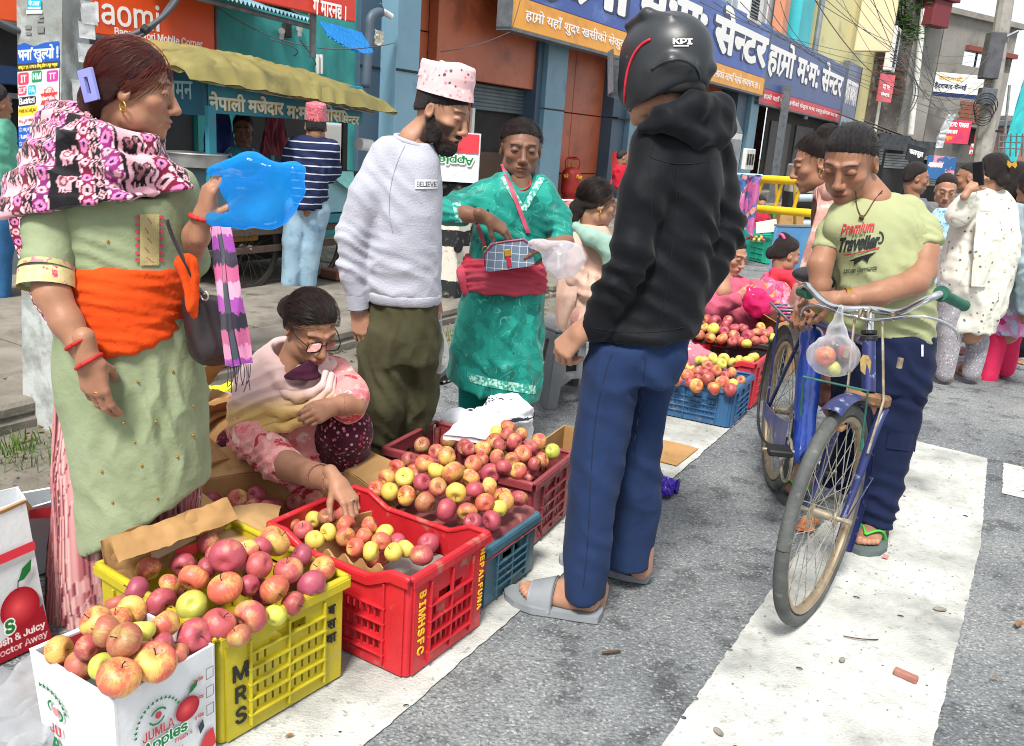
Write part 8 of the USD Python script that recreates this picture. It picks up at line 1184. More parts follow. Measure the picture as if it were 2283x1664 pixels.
# --- the woman in teal
Y=4.0;T=person('woman in a teal kurta and red waist cloth, taking money out of a checked purse',Y,(1090,985))
h1=handpx(Y,(1088,488,-.22),(1140,520,-.20),A_([.2,-.55,.8]),s=.97,curl=(.5,.55,.6,.65),thumb=(.4,.3));h2=handpx(Y,(1235,545,-.20),(1180,552,-.24),A_([.1,-.6,.75]),s=.95,curl=(.35,.4,.45,.5),left=True)
head(T,Y,1161,335,172,7,(1160,428),'dark',HB,s=1.02,mouth=0.,eyes=.45,fine=.8,wide=1.1,long=.96,lip=(1.05,.66,.62),lipk=.6,hk=dict(th=.010,front=.060,slope=1.0,low=-.03,extra=[((0,-.10,.04),(.035,.03,.035))],strand=.0025),nr=.045,more=[h1,h2,skinlimb(Y,[(1000,478,-.08,.042),(1040,478,-.15,.036),(1088,488,-.21,.027)]),skinlimb(Y,[(1262,540,-.14,.038),(1235,545,-.2,.028)]),skinlimb(Y,[(1162,400,-.03,.05),(1160,448,-.03,.062)],.01),skinlimb(Y,[(1160,452,0,.05),(1110,700,0,.1),(1110,940,0,.05)],.016)])
TEALV=patt('teal_velvet','0f7468',['157f72','0c6259','1d8a7c','0e6c61'],9,.6,.7,.5,lines=('5fb7a6',5.5));F=field(Y,(960,370,1280,900),.0095)
loft(F,Y,[(386,1118,1204,.05,.0),(402,1082,1226,.085),(430,1062,1236,.11),(480,1056,1232,.125),(540,1052,1222,.13),(600,1042,1212,.135),(700,1020,1215,.145),(800,1003,1212,.16),(862,993,1208,.165),(882,993,1206,.165)],.02);limb(F,Y,[(1080,426,-.01,.055),(1020,458,-.05,.056),(999,474,-.08,.052),(1028,482,-.13,.046)],.03);limb(F,Y,[(1208,430,0,.056),(1242,482,-.03,.054),(1252,526,-.11,.047)],.03)
F.half(at(1000,842,Y),-UP+A_([-.22,0,0]),.005);F.cone(at(1166,428,Y-.17),at(1164,385,Y-.06),.022,.062,.01,'sub');TW=cloth(T,'kurta',F,TEALV,.02,6.5,(1.2,1.2,.5),3,folds=(Y,[(1110,780,1,.12,.10,.022,.35),(1010,460,.3,1,.04,.012,.1),(1230,500,.3,1,.05,.014,.1),(1150,520,.5,1,.06,.010,.15)]));TS=Surf(TW);EMB=mat('teal_embroidery','2f9484','a9d0c2',scale=70,lo=.48,hi=.55,rough=.6)
for px0,py0,px1,py1 in((1122,394,1166,470),(1208,396,1166,470)):T.part('neck_embroidery',sheet(8,30,lambda u,v:TS(px0+(px1-px0)*v+16*(u-.5),py0+(py1-py0)*v,.004))[0],EMB,smooth=True)
T.part('hem_embroidery',sheet(60,5,lambda u,v:TS(1042+152*u,838+34*u**.6-20*v+8,.004,12))[0],EMB,smooth=True);T.part('cuff_embroidery',sheet(6,16,lambda u,v:TS(1008+18*u+8*v,452+44*v,.004))[0],EMB,smooth=True)
F=field(Y,(1010,565,1220,660),.009);loft(F,Y,[(572,1032,1218,.145),(600,1030,1220,.155),(648,1038,1218,.16)],.01);F.half(at(1120,646,Y),-UP+A_([.05,0,0]),.01);cloth(T,'waist_cloth',F,mat('red_cotton','b01f38','b9485c',scale=4,stretch=(.6,1,5),rough=.8,bump=.3,bscale=120),.014,10,(.3,.5,2.2),5,folds=(Y,[(1120,620,.05,1,.03,.012,.4)]));F=field(Y,(1010,575,1060,660),.008,.2);F.ell(at(1036,605,Y-.05),A_([.03,.03,.03]),None,.02).chain([at(1032,610,Y-.06),at(1040,650,Y-.06)],[.03,.02],.02);cloth(T,'waist_knot',F,MATS['red_cotton'],.01,20,(1,1,.5))
F=field(Y,(1010,820,1190,985),.01);limb(F,Y,[(1058,820,0,.075),(1055,985,.02,.062)],.01);limb(F,Y,[(1138,820,.03,.075),(1138,980,.05,.06)],.01);cloth(T,'trousers',F,weave('teal_cotton','12756c','0f675f',scale=5),.014,7,(1.5,1.5,.3),2)
T.part('necklace',tube(spline([at(1150,405,Y-.06),at(1165,425,Y-.1),at(1172,422,Y-.1),at(1180,402,Y-.06)],12),.0035,6),mat('red_beads','b8231f',rough=.4))
for px in(1065,1084):ring(T,'bangle',at(px,484,Y-.18),A_([1,.2,-.2]),.0325,.0026,BLACK)
q=Thing('purse','blue grey checked purse with a red strap, open in front of the woman in teal','purse',at(1140,600,Y-.24));pa_,pb_=at(1084,603,Y-.22),at(1190,588,Y-.22);px_=unit(pb_-pa_);M=frame((pa_+pb_)/2,px_,np.cross(UP,px_));W=float(np.linalg.norm(pb_-pa_));bo=Polygon([(-W/2,.01),(-W/2+.015,0),(W/2-.015,0),(W/2,.01),(W/2,.08),(W/2-.03,.115),(-W/2+.04,.115),(-W/2,.07)]).buffer(.004)
CHK=usdkit.material(stage,'/World/Looks/check_cloth',{'tc':('texture_coordinate',{}),'b':('brick_texture',{'offset':0.,'scale':1.,'brick_width':.034,'row_height':.034,'mortar_size':.0011,'color1':srgb('66788c'),'color2':srgb('5e7084'),'mortar':srgb('c9ccd2')}),'r':('mapping',{'rotation':(math.pi/2,0,0),'location':(.004,.0,.01)}),'p':('principled_bsdf',{'roughness':.6})},[('tc.object','r.vector'),('r.vector','b.vector'),('b.color','p.base_color')],surface='p.BSDF')
q.part('body',prism(bo,.07,M@mat4(rotx(math.pi/2),(0,.035,0))),CHK,smooth=30);q.part('zip',tube([xf((A_([[x,-.036,z]]),0),M)[0][0]for x,z in((-W/2,.02),(-W/2+.004,.075),(-W/2+.045,.114),(0,.118),(W/2-.03,.116),(W/2+.002,.085))],.004,6),mat('maroon_piping','8a2440',rough=.5));q.part('clasp',box((0,-.039,.068),(.03,.008,.032),M,.003),GOLD);q.part('tab',box((0,-.038,.03),(.02,.005,.05),M,.002),mat('crimson_tab','a81f38',rough=.5));q.part('opening',box((0,.005,.118),(W*.7,.03,.004),M),DARK)
STR=mat('strap_red','b04a60','a03c54',scale=40,rough=.6);q.part('strap',sheet(5,40,lambda u,v:TS(1120+58*v+10*(u-.5),366+154*v,.008))[0],STR,smooth=True);q.part('strap',sheet(4,14,lambda u,v:TS(1064+18*v+9*(u-.5),498+54*v,.02))[0],STR,smooth=True);ring(q,'ring',at(1082,556,Y-.24),A_([0,1,.2]),.012,.002,GOLD)
F=field(Y,(1190,515,1330,650),.008,.15,-.2);F.ell(at(1258,578,Y-.26),A_([.085,.04,.085]),roty(.7),.02).chain([at(1190,545,Y-.27),at(1212,550,Y-.27),at(1250,575,Y-.26)],[.016,.02,.05],.03);o=Thing('plastic_bag','empty clear plastic bag in the left hand of the woman in teal','plastic bag',at(1212,550,Y-.27));o.part('film',crumple(F.mesh(1),.03,11,seed=7),film('milky_film','e4e0e6',.66,haze=.45),smooth=True)
# --- the man in the helmet
Y=2.5;T=person('man in a black motorcycle helmet, black hooded jacket and blue trousers, seen from behind',Y,(1330,1370))
fl,fr=onz(1322,1376),onz(1432,1290);dl,dr_=unit(onz(1150,1338)-fl),unit(onz(1310,1262)-fr);fl,fr=fl+UP*.024,fr+UP*.024
h1=handpx(Y,(1300,735,-.10),(1258,775,-.08),A_([-.35,-.65,.75]),s=1.05,curl=(.75,.85,.95,1.),left=False,thumb=(.6,.4),spread=.5)
head(T,Y,1470,176,318,8,(1490,250),'tan',None,s=1.0,nr=.056,more=[h1,skinlimb(Y,[(1490,215,.03,.058),(1500,300,.02,.062),(1480,640,0,.12)],.013),skinlimb(Y,[(1560,650,.0,.034),(1548,640,.0,.03)]),skinlimb(Y,[(1328,1310,.0,.042),(1322,1345,-.02,.04)]),skinlimb(Y,[(1430,1215,.12,.042),(1428,1265,.14,.04)]),foot(fl-dl*.0,fl+dl,1.03,left=True),foot(fr,fr+dr_,1.03)])
SLP=mat('grey_slipper','83888c','777c80',scale=8,rough=.55,c3='6a6862',s3=14,l3=.62);slide(T,fl-UP*.02,fl+dl,SLP,left=True,s=1.08);slide(T,fr-UP*.02,fr+dr_,SLP,s=1.08)
JK=weave('black_shell','15171b','101216',scale=5,rough=.62,bump=.12,sheen=.05);F=field(Y,(1240,200,1700,770),.0085,.4)
loft(F,Y,[(245,1446,1556,.08,.02),(278,1430,1602,.12,.02),(330,1432,1604,.13),(420,1430,1606,.14),(520,1418,1594,.14),(620,1386,1578,.145),(690,1348,1566,.155),(748,1320,1552,.158)],.02);limb(F,Y,[(1466,326,-.05,.072),(1436,440,-.11,.064),(1403,560,-.14,.058),(1368,655,-.12,.050),(1328,728,-.10,.043)],.025);limb(F,Y,[(1576,338,.04,.070),(1598,440,.06,.063),(1610,520,.05,.060),(1582,595,.0,.051),(1558,645,.0,.042)],.03)
F.half(at(1420,742,Y),-UP+A_([.10,0,0]),.006);HJ=cloth(T,'jacket',F,JK,.013,6,(1,1,1.1),8,bump_sum(lambda v:.35+0*v[:,0],near(at(1362,580,Y-.16),.16),near(at(1630,540,Y),.17),near(at(1430,690,Y-.1),.16)),folds=(Y,[(1370,600,.5,1,.075,.016,.15),(1630,530,.3,1,.065,.016,.13),(1440,680,.35,1,.085,.014,.16),(1540,430,.8,.8,.15,.012,.25)]))
F=field(Y,(1400,180,1660,350),.008,.3);F.ell(at(1562,266,Y-.02),A_([.085,.10,.045]),roty(.55),.02).chain([at(1432,282,Y-.10),at(1484,262,Y-.13),at(1546,240,Y-.12),at(1600,240,Y-.02),at(1622,290,Y-.02)],[.022,.03,.035,.036,.03],.03).chain([at(1600,310,Y-.06),at(1560,318,Y-.12),at(1500,270,Y-.15)],[.03,.025,.02],.03);F.cone(at(1490,160,Y),at(1490,250,Y),.075,.072,.02,'sub');cloth(T,'hood',F,JK,.018,11,(1,1,1),5)
JS=Surf(HJ);SMJ=mat('seam_black','08090a',rough=.9);[seam(T,JS,q_,SMJ)for q_ in(((1452,352),(1520,366),(1598,352)),((1470,296),(1448,370),(1452,450),(1446,520)),((1330,732),(1420,742),(1540,726)),((1510,372),(1500,540),(1470,730)))]
BLT=weave('blue_twill','233354','1e2c4a',scale=5,bump=.15);F=field(Y,(1230,690,1580,1340),.009,.35);loft(F,Y,[(700,1352,1530,.12),(745,1334,1532,.135),(780,1318,1528,.14),(840,1302,1505,.135)],.02);loft(F,Y,[(760,1322,1460,.12,-.03),(850,1292,1420,.105,-.04),(1000,1268,1392,.095,-.05),(1150,1262,1368,.088,-.06),(1322,1254,1342,.088,-.05)],.02);loft(F,Y,[(760,1400,1528,.11,.06),(850,1392,1492,.10,.09),(1000,1376,1476,.09,.11),(1120,1364,1470,.088,.13),(1256,1350,1440,.085,.14)],.02);F.half(at(1300,1322,Y-.05),-UP+A_([-.04,-.1,0]),.004)if False else None
HT=cloth(T,'trousers',F,BLT,.022,5.5,(1.4,1.4,.4),11,folds=(Y,[(1420,780,.6,1,.10,.013,.2),(1310,1150,.8,.5,.14,.008,.3),(1450,1100,.8,.7,.12,.009,.25)]))
TSf=Surf(HT);[seam(T,TSf,q_,mat('seam_blue','141d33',rough=.9))for q_ in(((1372,770),(1338,880),(1318,1050),(1300,1310)),((1440,800),(1428,900),(1412,1000)))]
HS=mat('helmet_shell','26292c','1f2225',scale=4,rough=.42,spec=.5,c3='4a4e50',s3=30,l3=.7);hc=HL(T,0,-.01,.02);R=T.hR;hL=lambda x,y,z:hc+R@A_([x,y,z]);F=Field(hc-.26,hc+.26,.006)
F.ell(hL(0,-.012,.035),A_([.109,.134,.112]),R,.02).ell(hL(0,.0,-.04),A_([.109,.128,.095]),R,.04);F.ell(hL(0,-.02,-.13),A_([.094,.113,.085]),R,.01,'sub');F.ell(hL(0,.17,.0),A_([.12,.10,.06]),R,.015,'sub');F.half(hL(0,-.118,-.05),R@A_([0,-.55,-1.]),.02)
for q in(-1,1):F.chain([hL(q*.058,.07,.118),hL(q*.064,.0,.135),hL(q*.056,-.075,.113)],[.012,.016,.008],.015);F.chain([hL(q*.092,-.045,-.02),hL(q*.082,-.096,.0),hL(q*.045,-.132,-.01)],[.012,.013,.012],.02)
m=F.mesh(2);T.part('helmet',m,HS,smooth=True);HSf=Surf(m);F=Field(hc-.25,hc+.25,.008);F.ell(hL(0,-.012,-.055),A_([.095,.112,.05]),R,.01).ell(hL(0,-.02,-.10),A_([.08,.092,.07]),R,.01,'sub');T.part('helmet_padding',F.mesh(1),BLACK,smooth=True)
vis=sheet(24,14,lambda u,v:np.stack([hL(.119*math.sin(a),.035+.119*math.cos(a),b)for a,b in zip((-1.25+2.5*u).ravel(),(-.055+.11*v).ravel())]).reshape(*u.shape,3),.002)[0];T.part('visor',vis,film('visor','6a7078',.45,haze=.1),smooth=True)
T.part('helmet_stripe',tube(HSf(*spline([(1450,88,0),(1424,106,0),(1404,142,0),(1394,188,0),(1392,228,0)],30)[:,:2].T,.003,14),.0035,8),mat('stripe_red','c4283a',rough=.4),smooth=True);T.part('helmet_crease',tube(HSf(*spline([(1452,156,0),(1490,136,0),(1530,136,0),(1552,152,0),(1560,176,0)],30)[:,:2].T,.001,14),.004,6),HS,smooth=True)
im=Image.new('RGBA',(70,30),(0,0,0,0));fit_text(im,'KPI',(3,2),(60,18),(226,226,226,255),3);ImageDraw.Draw(im).rectangle([5,23,52,26],fill=(200,200,200,255));m_,c_=decal(im,HSf.uv(1498,84,1548,106,.003));T.part('helmet_lettering',m_,PRINT(),col=c_)
# --- the man with the bicycle
Y=3.2;T=person('man in a pale green printed shirt and navy trousers standing behind the bicycle',Y,(1940,1225))
h1=handpx(Y,(1868,668,-.26),(1805,668,-.21),A_([.2,-.7,.7]),s=1.0,curl=(.6,.65,.7,.75),left=True);h2=handpx(Y,(1822,655,-.06),(1790,700,-.08),A_([-.6,-.6,.2]),s=1.,curl=(.5,.6,.6,.6))
ft=onz(1952,1186)+UP*.024;fd_=unit(onz(1925,1240)-onz(1952,1186));ft2=onz(1790,1085)+UP*.024
head(T,Y,1895,366,218,26,(1948,452),'brown',HG,s=1.06,wide=1.08,eyes=.12,beard=.0,hk=dict(th=.012,front=.052,slope=.75,low=-.055,strand=.003),nr=.058,more=[h1,h2,skinlimb(Y,[(2062,560,-.08,.052),(2054,605,-.13,.050),(2038,630,-.18,.046),(1960,655,-.24,.041),(1870,668,-.26,.029)]),skinlimb(Y,[(1843,555,.0,.045),(1828,592,-.04,.043),(1828,640,-.06,.036),(1822,655,-.06,.03)]),skinlimb(Y,[(1945,462,0,.06),(1960,760,0,.13),(1960,1150,0,.05)],.014),foot(ft,ft+fd_,1.0,left=True),foot(ft2,ft2+fd_,1.0),skinlimb(Y,[(1950,1130,-.0,.045),(1950,1170,-.06,.042)])])
for a,l in((ft,True),(ft2,False)):slide(T,a-UP*.02,a+fd_,mat('sandal_grey','55605f','4a5453',scale=8,rough=.7),mat('strap_green','3fae3f',rough=.5),left=l,s=1.05,thong=True)
TEE=weave('pale_tee','9ba079','929770',scale=5,bump=.15,rough=.85);F=field(Y,(1800,380,2120,760),.0085)
loft(F,Y,[(428,1912,1990,.05,.03),(446,1885,2025,.085,.02),(470,1862,2052,.11,.01),(510,1852,2068,.135),(570,1858,2066,.15,-.01),(660,1868,2082,.16,-.02),(750,1862,2078,.15)],.02);limb(F,Y,[(2024,478,.0,.06),(2040,505,-.01,.055)],.03);limb(F,Y,[(1880,480,-.0,.055),(1868,510,-.03,.05)],.03);sleeve(T,Y,[(2016,474,.0,.064),(2052,518,-.04,.062),(2062,554,-.07,.060)],TEE,[(2050,520,.5,1,.04,.008,.08)]);sleeve(T,Y,[(1886,476,.03,.055),(1854,520,.02,.052),(1844,560,.0,.052)],TEE);F.half(at(2076,537,Y-.02),at(2076,545,Y)-at(2060,470,Y),.004)if False else None
BT=cloth(T,'shirt',F,TEE,.017,7,(1,1,.9),6,bump_sum(lambda v:.45+0*v[:,0],near(at(1960,700,Y-.1),.2),near(at(2030,500,Y-.1),.12)),folds=(Y,[(1970,700,.3,1,.05,.014,.2),(2030,540,.8,.6,.05,.012,.12),(1880,600,.7,.7,.06,.01,.15)]));BS=Surf(BT);im=Image.new('RGBA',(150,160),(0,0,0,0));d=ImageDraw.Draw(im)
for tx,x,y,w,h,c,b in(('Premium',14,14,98,30,(168,36,52,255),2),('Traveller',4,52,122,40,(24,30,30,255),5),('Urban Garments',20,140,100,12,(60,66,58,255),0),('WORLDWIDE',44,47,40,6,(60,66,58,255),0)):
 k=Image.new('RGBA',im.size,(0,0,0,0));fit_text(k,tx,(x,y),(w,h),c,b);k=k.transform(k.size,Image.AFFINE,(1,.28,-.28*(y+h/2),.10,1,-.10*75));im.alpha_composite(k)
d.line([(20,106),(70,98),(128,84)],fill=(168,36,52,255),width=4);d.polygon([(30,124),(60,112),(120,96),(96,112),(92,126),(76,116),(48,134),(52,122)],fill=(24,30,30,255));d.arc([118,40,142,74],260,120,fill=(24,30,30,255),width=5)
m_,c_=decal(im,BS.uv(1868,484,1976,612,.004));T.part('print',m_,PRINT(),col=c_);T.part('collar',torus(.062,.007,frame(at(1950,447,Y-.0),A_([1.,0,.06]),A_([0,.9,.42])),32,8),TEE,smooth=True)
T.part('necklace',tube(spline([at(1908,425,Y-.09),*BS(A_([1909,1916,1922,1934,1950.]),A_([452,476,484,472,446.]),.004),at(1968,425,Y-.06)],24),.0022,6),STEM);T.part('pendant',tube([BS(A_(1916.),A_(484.),.008),BS(A_(1926.),A_(486.),.008)],.008,8),STEM)
T.part('watch',xf(lathe([(.034,-.011),(.038,-.011),(.038,.011),(.034,.011),(.034,-.011)],24),frame(at(1888,666,Y-.257),unit(A_([0,.5,1.])),unit(A_([.1,1.,-.5])),unit(A_([1.,.35,-.1])))),GOLD)
NVY=weave('navy_cotton','1c2440','171e36',scale=6,bump=.18);F=field(Y,(1830,730,2100,1190),.0095,.34);loft(F,Y,[(735,1868,2076,.15),(800,1864,2072,.155),(860,1866,2060,.15)],.02);loft(F,Y,[(820,1935,2068,.13),(980,1915,2030,.11,-.02),(1100,1905,2000,.095,-.03),(1165,1915,1985,.08,-.04)],.02);loft(F,Y,[(820,1862,1990,.13,.06),(960,1852,1950,.11,.2),(1085,1836,1920,.09,.34)],.02);NV=cloth(T,'trousers',F,NVY,.02,6,(1.3,1.3,.45),3,folds=(Y,[(1980,850,.6,.8,.07,.014,.25),(1960,1100,.3,1,.055,.02,.16)]));NS=Surf(NV);T.part('cargo_pocket',sheet(14,8,lambda u,v:NS(1976+64*u+6*v,1000-40*v+8*u,.006,16),.003)[0],NVY,smooth=True);T.part('logo_patch',sheet(4,8,lambda u,v:NS(2054+5*u,795-26*v,.004,12))[0],WHITEP)
one('banknotes',crumple(sheet(14,10,lambda u,v:at(1792,660,Y-.2)+A_([.12,.02,-.02])*u[...,None]+A_([.04,-.01,-.10])*(v*(.4+.6*u))[...,None],.003)[0],.014,16),mat('banknote','8a8a4a','b0a860',scale=20,rough=.8),'folded green banknotes in the hands of the man with the bicycle','banknotes',smooth=True)
# --- the people farther off
def figure(label,Y,feet,hd,torso,tm,arms=(),legs=None,lm=None,skin='brown',hair=HB,hk={},hands=(),group=None,tors='kurta',h=.013,amp=.02,feetpx=(),sand=None,more=(),am=None,**fk):
 """A figure with fewer joints: head (px, py, yaw, pitch, neck px, neck py), trunk sections, sleeves and legs."""
 T=person(label,Y,feet,group);ex=[handpx(Y,*q[:3],s=.95,curl=(.5,.55,.6,.65),h=.006,left=q[3]if len(q)>3 else False)for q in hands]+[skinlimb(Y,js,.01)for js in more]+[skinlimb(Y,[(j[0],j[1],j[2],j[3]*.55)for j in js],.018)for js in list(arms)+list(legs or())]+([skinlimb(Y,[((torso[0][1]+torso[0][2])/2,torso[0][0],0,.05),((torso[-1][1]+torso[-1][2])/2,torso[-1][0],0,.09)],.02)]);fx=[onz(*q)+UP*.022 for q in feetpx]
 for i,p in enumerate(fx):d=unit(A_([-.15,1,0]))if fk.get('away')else unit(A_([-.3,-1,0]));ex.append(foot(p,p+d,.95,h=.008));slide(T,p-UP*.02,p+d,sand or SLP)
 fk.pop('away',0);s0=torso[len(torso)//2];ex.append(skinlimb(Y,[(hd[4],hd[5],0,.05),((s0[1]+s0[2])/2,s0[0],0,.07)],.02));head(T,Y,hd[0],hd[1],hd[2],hd[3],hd[4:6],skin,hair,more=ex,hk=hk,**{'eyes':.2,**fk})
 A0=[(s[1],s[0])for s in torso]+[(s[2],s[0])for s in torso]+[(j[0],j[1])for js in arms for j in js];x=[a[0]for a in A0];y=[a[1]for a in A0];F=field(Y,(min(x)-10,min(y)-10,max(x)+10,max(y)+10),h,.4);loft(F,Y,torso,.03)
 for js in arms:limb(F,Y,js,.03)
 T.m=cloth(T,tors,F,tm,amp,7,(1.1,1.1,.8),len(label),folds=(Y,[(sum(x)/len(x),max(y)-40,1,.3,.09,.02,.3),(sum(x)/len(x),sum(y)/len(y),.5,1,.07,.014,.2)]))
 if legs:
  x=[j[0]for js in legs for j in js];y=[j[1]for js in legs for j in js];F=field(Y,(min(x)-30,min(y)-10,max(x)+30,max(y)+10),h,.35)
  for js in legs:limb(F,Y,js,.02)
  cloth(T,'trousers',F,lm,.018,7,(1.2,1.2,.5),3)
 return T
PEACH=weave('peach_cotton','c9a898','be9b8b',scale=5);T=figure('seated woman in peach with a pale green scarf on the grey plastic stool',4.75,(1290,900),(1330,455,70,8,1318,510),[(500,1285,1350,.07),(530,1268,1372,.11),(600,1258,1378,.14),(680,1250,1390,.17),(730,1250,1400,.19)],PEACH,[[(1290,540,-.1,.065),(1285,620,-.14,.058),(1330,665,-.16,.05)]],[[(1290,690,-.05,.12),(1400,720,-.05,.09),(1420,880,0,.06)]],weave('rose_satin','b98c84','a97c75',scale=6,rough=.5),skin='tan',hk=dict(th=.014,front=.068,low=-.05,extra=[((0,-.10,-.04),(.04,.05,.05)),((0,-.11,-.09),(.025,.03,.04))]))
ring(T,'earring',HL(T,.078,-.008,-.04),A_([1,.3,0]),.014,.0025,GOLD);F=field(4.75,(1270,470,1380,640),.011,.25);F.chain([at(1285,510,4.66),at(1318,530,4.58),at(1350,545,4.58),at(1362,620,4.56)],[.035,.04,.04,.03],.04).chain([at(1300,520,4.85),at(1345,525,4.75)],[.04,.04],.03);cloth(T,'scarf',F,weave('sage_scarf','8fada0','7f9d90',scale=6),.02,9)
hangsheet(T,'shawl_end',[(1245,1290,600,-.16),(1240,1285,660,-.17),(1238,1275,720,-.14),(1250,1270,770,-.1)],4.75,PEACH,.02,7,4,(20,40))
PKC=weave('pink_cardigan','b2566a','a74c60',scale=7);T=figure('seated woman in a pink cardigan tying a pink bag behind the black crate',5.9,(1610,760),(1632,570,140,18,1615,615),[(615,1585,1660,.07),(640,1560,1690,.12),(690,1550,1700,.17),(730,1545,1702,.2)],PKC,[[(1575,645,-.1,.07),(1590,690,-.22,.06),(1640,668,-.3,.045)],[(1685,640,-.05,.06),(1705,690,-.15,.055),(1690,665,-.28,.04)]],skin='tan',hands=(((1642,665,-.3),(1665,650,-.32),A_([.3,-.8,.5])),),more=[[(1605,620,-.1,.06),(1610,650,-.14,.06)]])
F=field(5.6,(1655,630,1725,720),.01,.2);F.ell(at(1688,675,5.58),A_([.10,.07,.085]),roty(.3),.02).cone(at(1668,645,5.58),at(1680,665,5.58),.02,.06,.02);o=Thing('plastic_bag','bright pink plastic bag held by the seated woman in the pink cardigan','plastic bag',at(1688,700,5.58));o.part('film',crumple(F.mesh(1),.04,9,seed=2),film('pink_bag_film','e8307e',.2,haze=.5),smooth=True)
o=Thing('plastic_bag','crumpled pale pink bag lying in the pinkish red crate','plastic bag',at(1540,790,4.9));F=field(4.95,(1505,740,1590,830),.01,.2);F.ell(at(1545,800,4.95),A_([.11,.09,.07]),None,.02).cone(at(1538,758,4.95),at(1545,790,4.95),.015,.06,.03);o.part('film',crumple(F.mesh(1),.04,10,seed=5),film('pale_pink_film','e0a0b4',.3,haze=.5),smooth=True)
FL2=patt('floral_pink','b8486e',['cf5f86','4a8a8a','d88a9a','a83a66','c9788a','d98a4a'],16,.5,.6,lines=('e0b8c4',6));T=figure('seated girl in a floral pink top with a pink hair tie, beside the bicycle',6.4,(1740,760),(1752,568,75,14,1738,615),[(608,1705,1765,.07),(632,1690,1790,.12),(680,1690,1800,.16),(720,1690,1800,.18)],FL2,[[(1715,640,-.1,.07),(1725,690,-.18,.06),(1770,712,-.2,.05)]],skin='tan',hk=dict(th=.014,front=.066,low=-.07,extra=[((0,-.06,.12),(.04,.045,.03)),((0,-.12,-.02),(.04,.04,.05))]))
T.part('hair_tie',torus(.030,.012,frame(HL(T,0,-.075,.10),T.hR@A_([1.,0,0]),T.hR@unit(A_([0,.6,-.8]))),20,8),mat('hot_pink','d94a86',rough=.6),smooth=True);F=field(6.4,(1680,590,1790,660),.012,.25);F.chain([at(1700,650,6.3),at(1730,612,6.35),at(1768,620,6.3),at(1778,650,6.25)],[.04,.045,.045,.03],.03);cloth(T,'scarf',F,weave('coral_scarf','c43a48','b5303f',scale=6),.015,9)
T=figure('woman with a hair bun and a rose brown shawl behind the man with the bicycle',4.05,(1840,1000),(1822,366,282,18,1848,428),[(415,1830,1890,.07),(445,1815,1925,.12),(560,1815,1920,.13),(720,1812,1925,.14),(900,1815,1930,.16)],weave('brown_knit','6d4a44','5c3d38',scale=6),skin='brown',hk=dict(th=.014,front=.062,low=-.05,extra=[((0,-.06,.13),(.045,.045,.035)),((0,-.09,.0),(.05,.05,.06))],strand=.006));ring(T,'earring',HL(T,-.078,-.008,-.04),A_([.3,1,0]),.013,.0025,GOLD)
RB=mat('rose_brown','b08a80','a0685c',scale=9,rough=.85,c3='c9a89c',s3=16,l3=.55,h3=.65,bump=.3,bscale=120);hangsheet(T,'shawl',[(1826,1886,418,-.12),(1822,1868,470,-.2),(1800,1850,540,-.24),(1782,1832,610,-.24),(1752,1800,690,-.2)],4.05,RB,.02,10,5,(30,90));F=field(4.05,(1815,400,1900,450),.009,.22);F.chain([at(1828,432,3.95),at(1850,428,3.9),at(1885,425,4.0),at(1890,415,4.15)],[.03,.035,.035,.03],.03);cloth(T,'shawl_collar',F,RB,.015,12)
WHP=patt('white_block_print','d3d0c4',['8d8878','b0a888','6e6a60','cfcabb','d3d0c4','d0cdc0'],26,.24,.12,lines=('9a947f',1.2));T=figure('woman in a white leaf printed shawl and patterned trousers, phone at her ear',5.75,(2140,862),(2212,388,350,4,2205,445),[(420,2175,2235,.07),(450,2140,2270,.13),(520,2118,2275,.17),(600,2100,2258,.19),(640,2095,2248,.19),(700,2122,2225,.16),(738,2118,2210,.15)],WHP,[[(2160,460,-.05,.08),(2135,480,-.12,.07),(2165,430,-.2,.05)]],[[(2120,640,0,.09),(2117,740,0,.075),(2108,832,0,.062)],[(2190,660,.04,.09),(2180,760,.06,.07),(2165,830,.06,.06)]],patt('grey_print','8f8c92',['c4c2c4','6d6a72','b5b3b8'],70,.3,.05),skin='tan',hk=dict(th=.014,front=.07,low=-.06,extra=[((.01,-.10,-.045),(.042,.035,.04))]),hands=(((2160,425,-.22),(2182,396,-.2),A_([-.8,-.5,.1])),),feetpx=((2110,848),(2172,846)),sand=mat('tan_sandal','9c7468',rough=.6),away=1)
T.part('hair_clip',prism(Polygon([(0,0),(.03,.02),(.035,-.01),(.02,-.03),(0,-.012),(-.02,-.03),(-.035,-.01),(-.03,.02)]),.008,frame(HL(T,.03,-.118,.06),T.hR@A_([1.,0,0]),T.hR@unit(A_([0,.3,1.])))),GOLD);hangsheet(T,'shawl_end',[(2178,2236,470,-.19),(2172,2222,560,-.22),(2166,2198,638,-.2)],5.75,WHP,.02,8,3,(24,50));one('phone',xf(box((0,0,0),(.07,.01,.145),bev=.004),frame(at(2181,388,5.52),unit(A_([.5,-.8,.2])),unit(A_([.8,.5,.1])))),mat('phone_black','141518',rough=.15),'black phone held to the ear of the woman in the white shawl','phone')
o=Thing('plastic_bag','clear bag with a red apple hanging behind the patterned trousers','plastic bag',at(2150,740,6.2));F=field(6.2,(2125,690,2175,800),.01,.15);F.ell(at(2150,770,6.2),A_([.06,.05,.08]),None,.02).cone(at(2150,715,6.2),at(2150,750,6.2),.012,.05,.02);o.part('film',F.mesh(1),FILM,smooth=True);apple(at(2145,783,6.2),.035,'R','in the clear bag behind the patterned trousers','apple in the far bag')
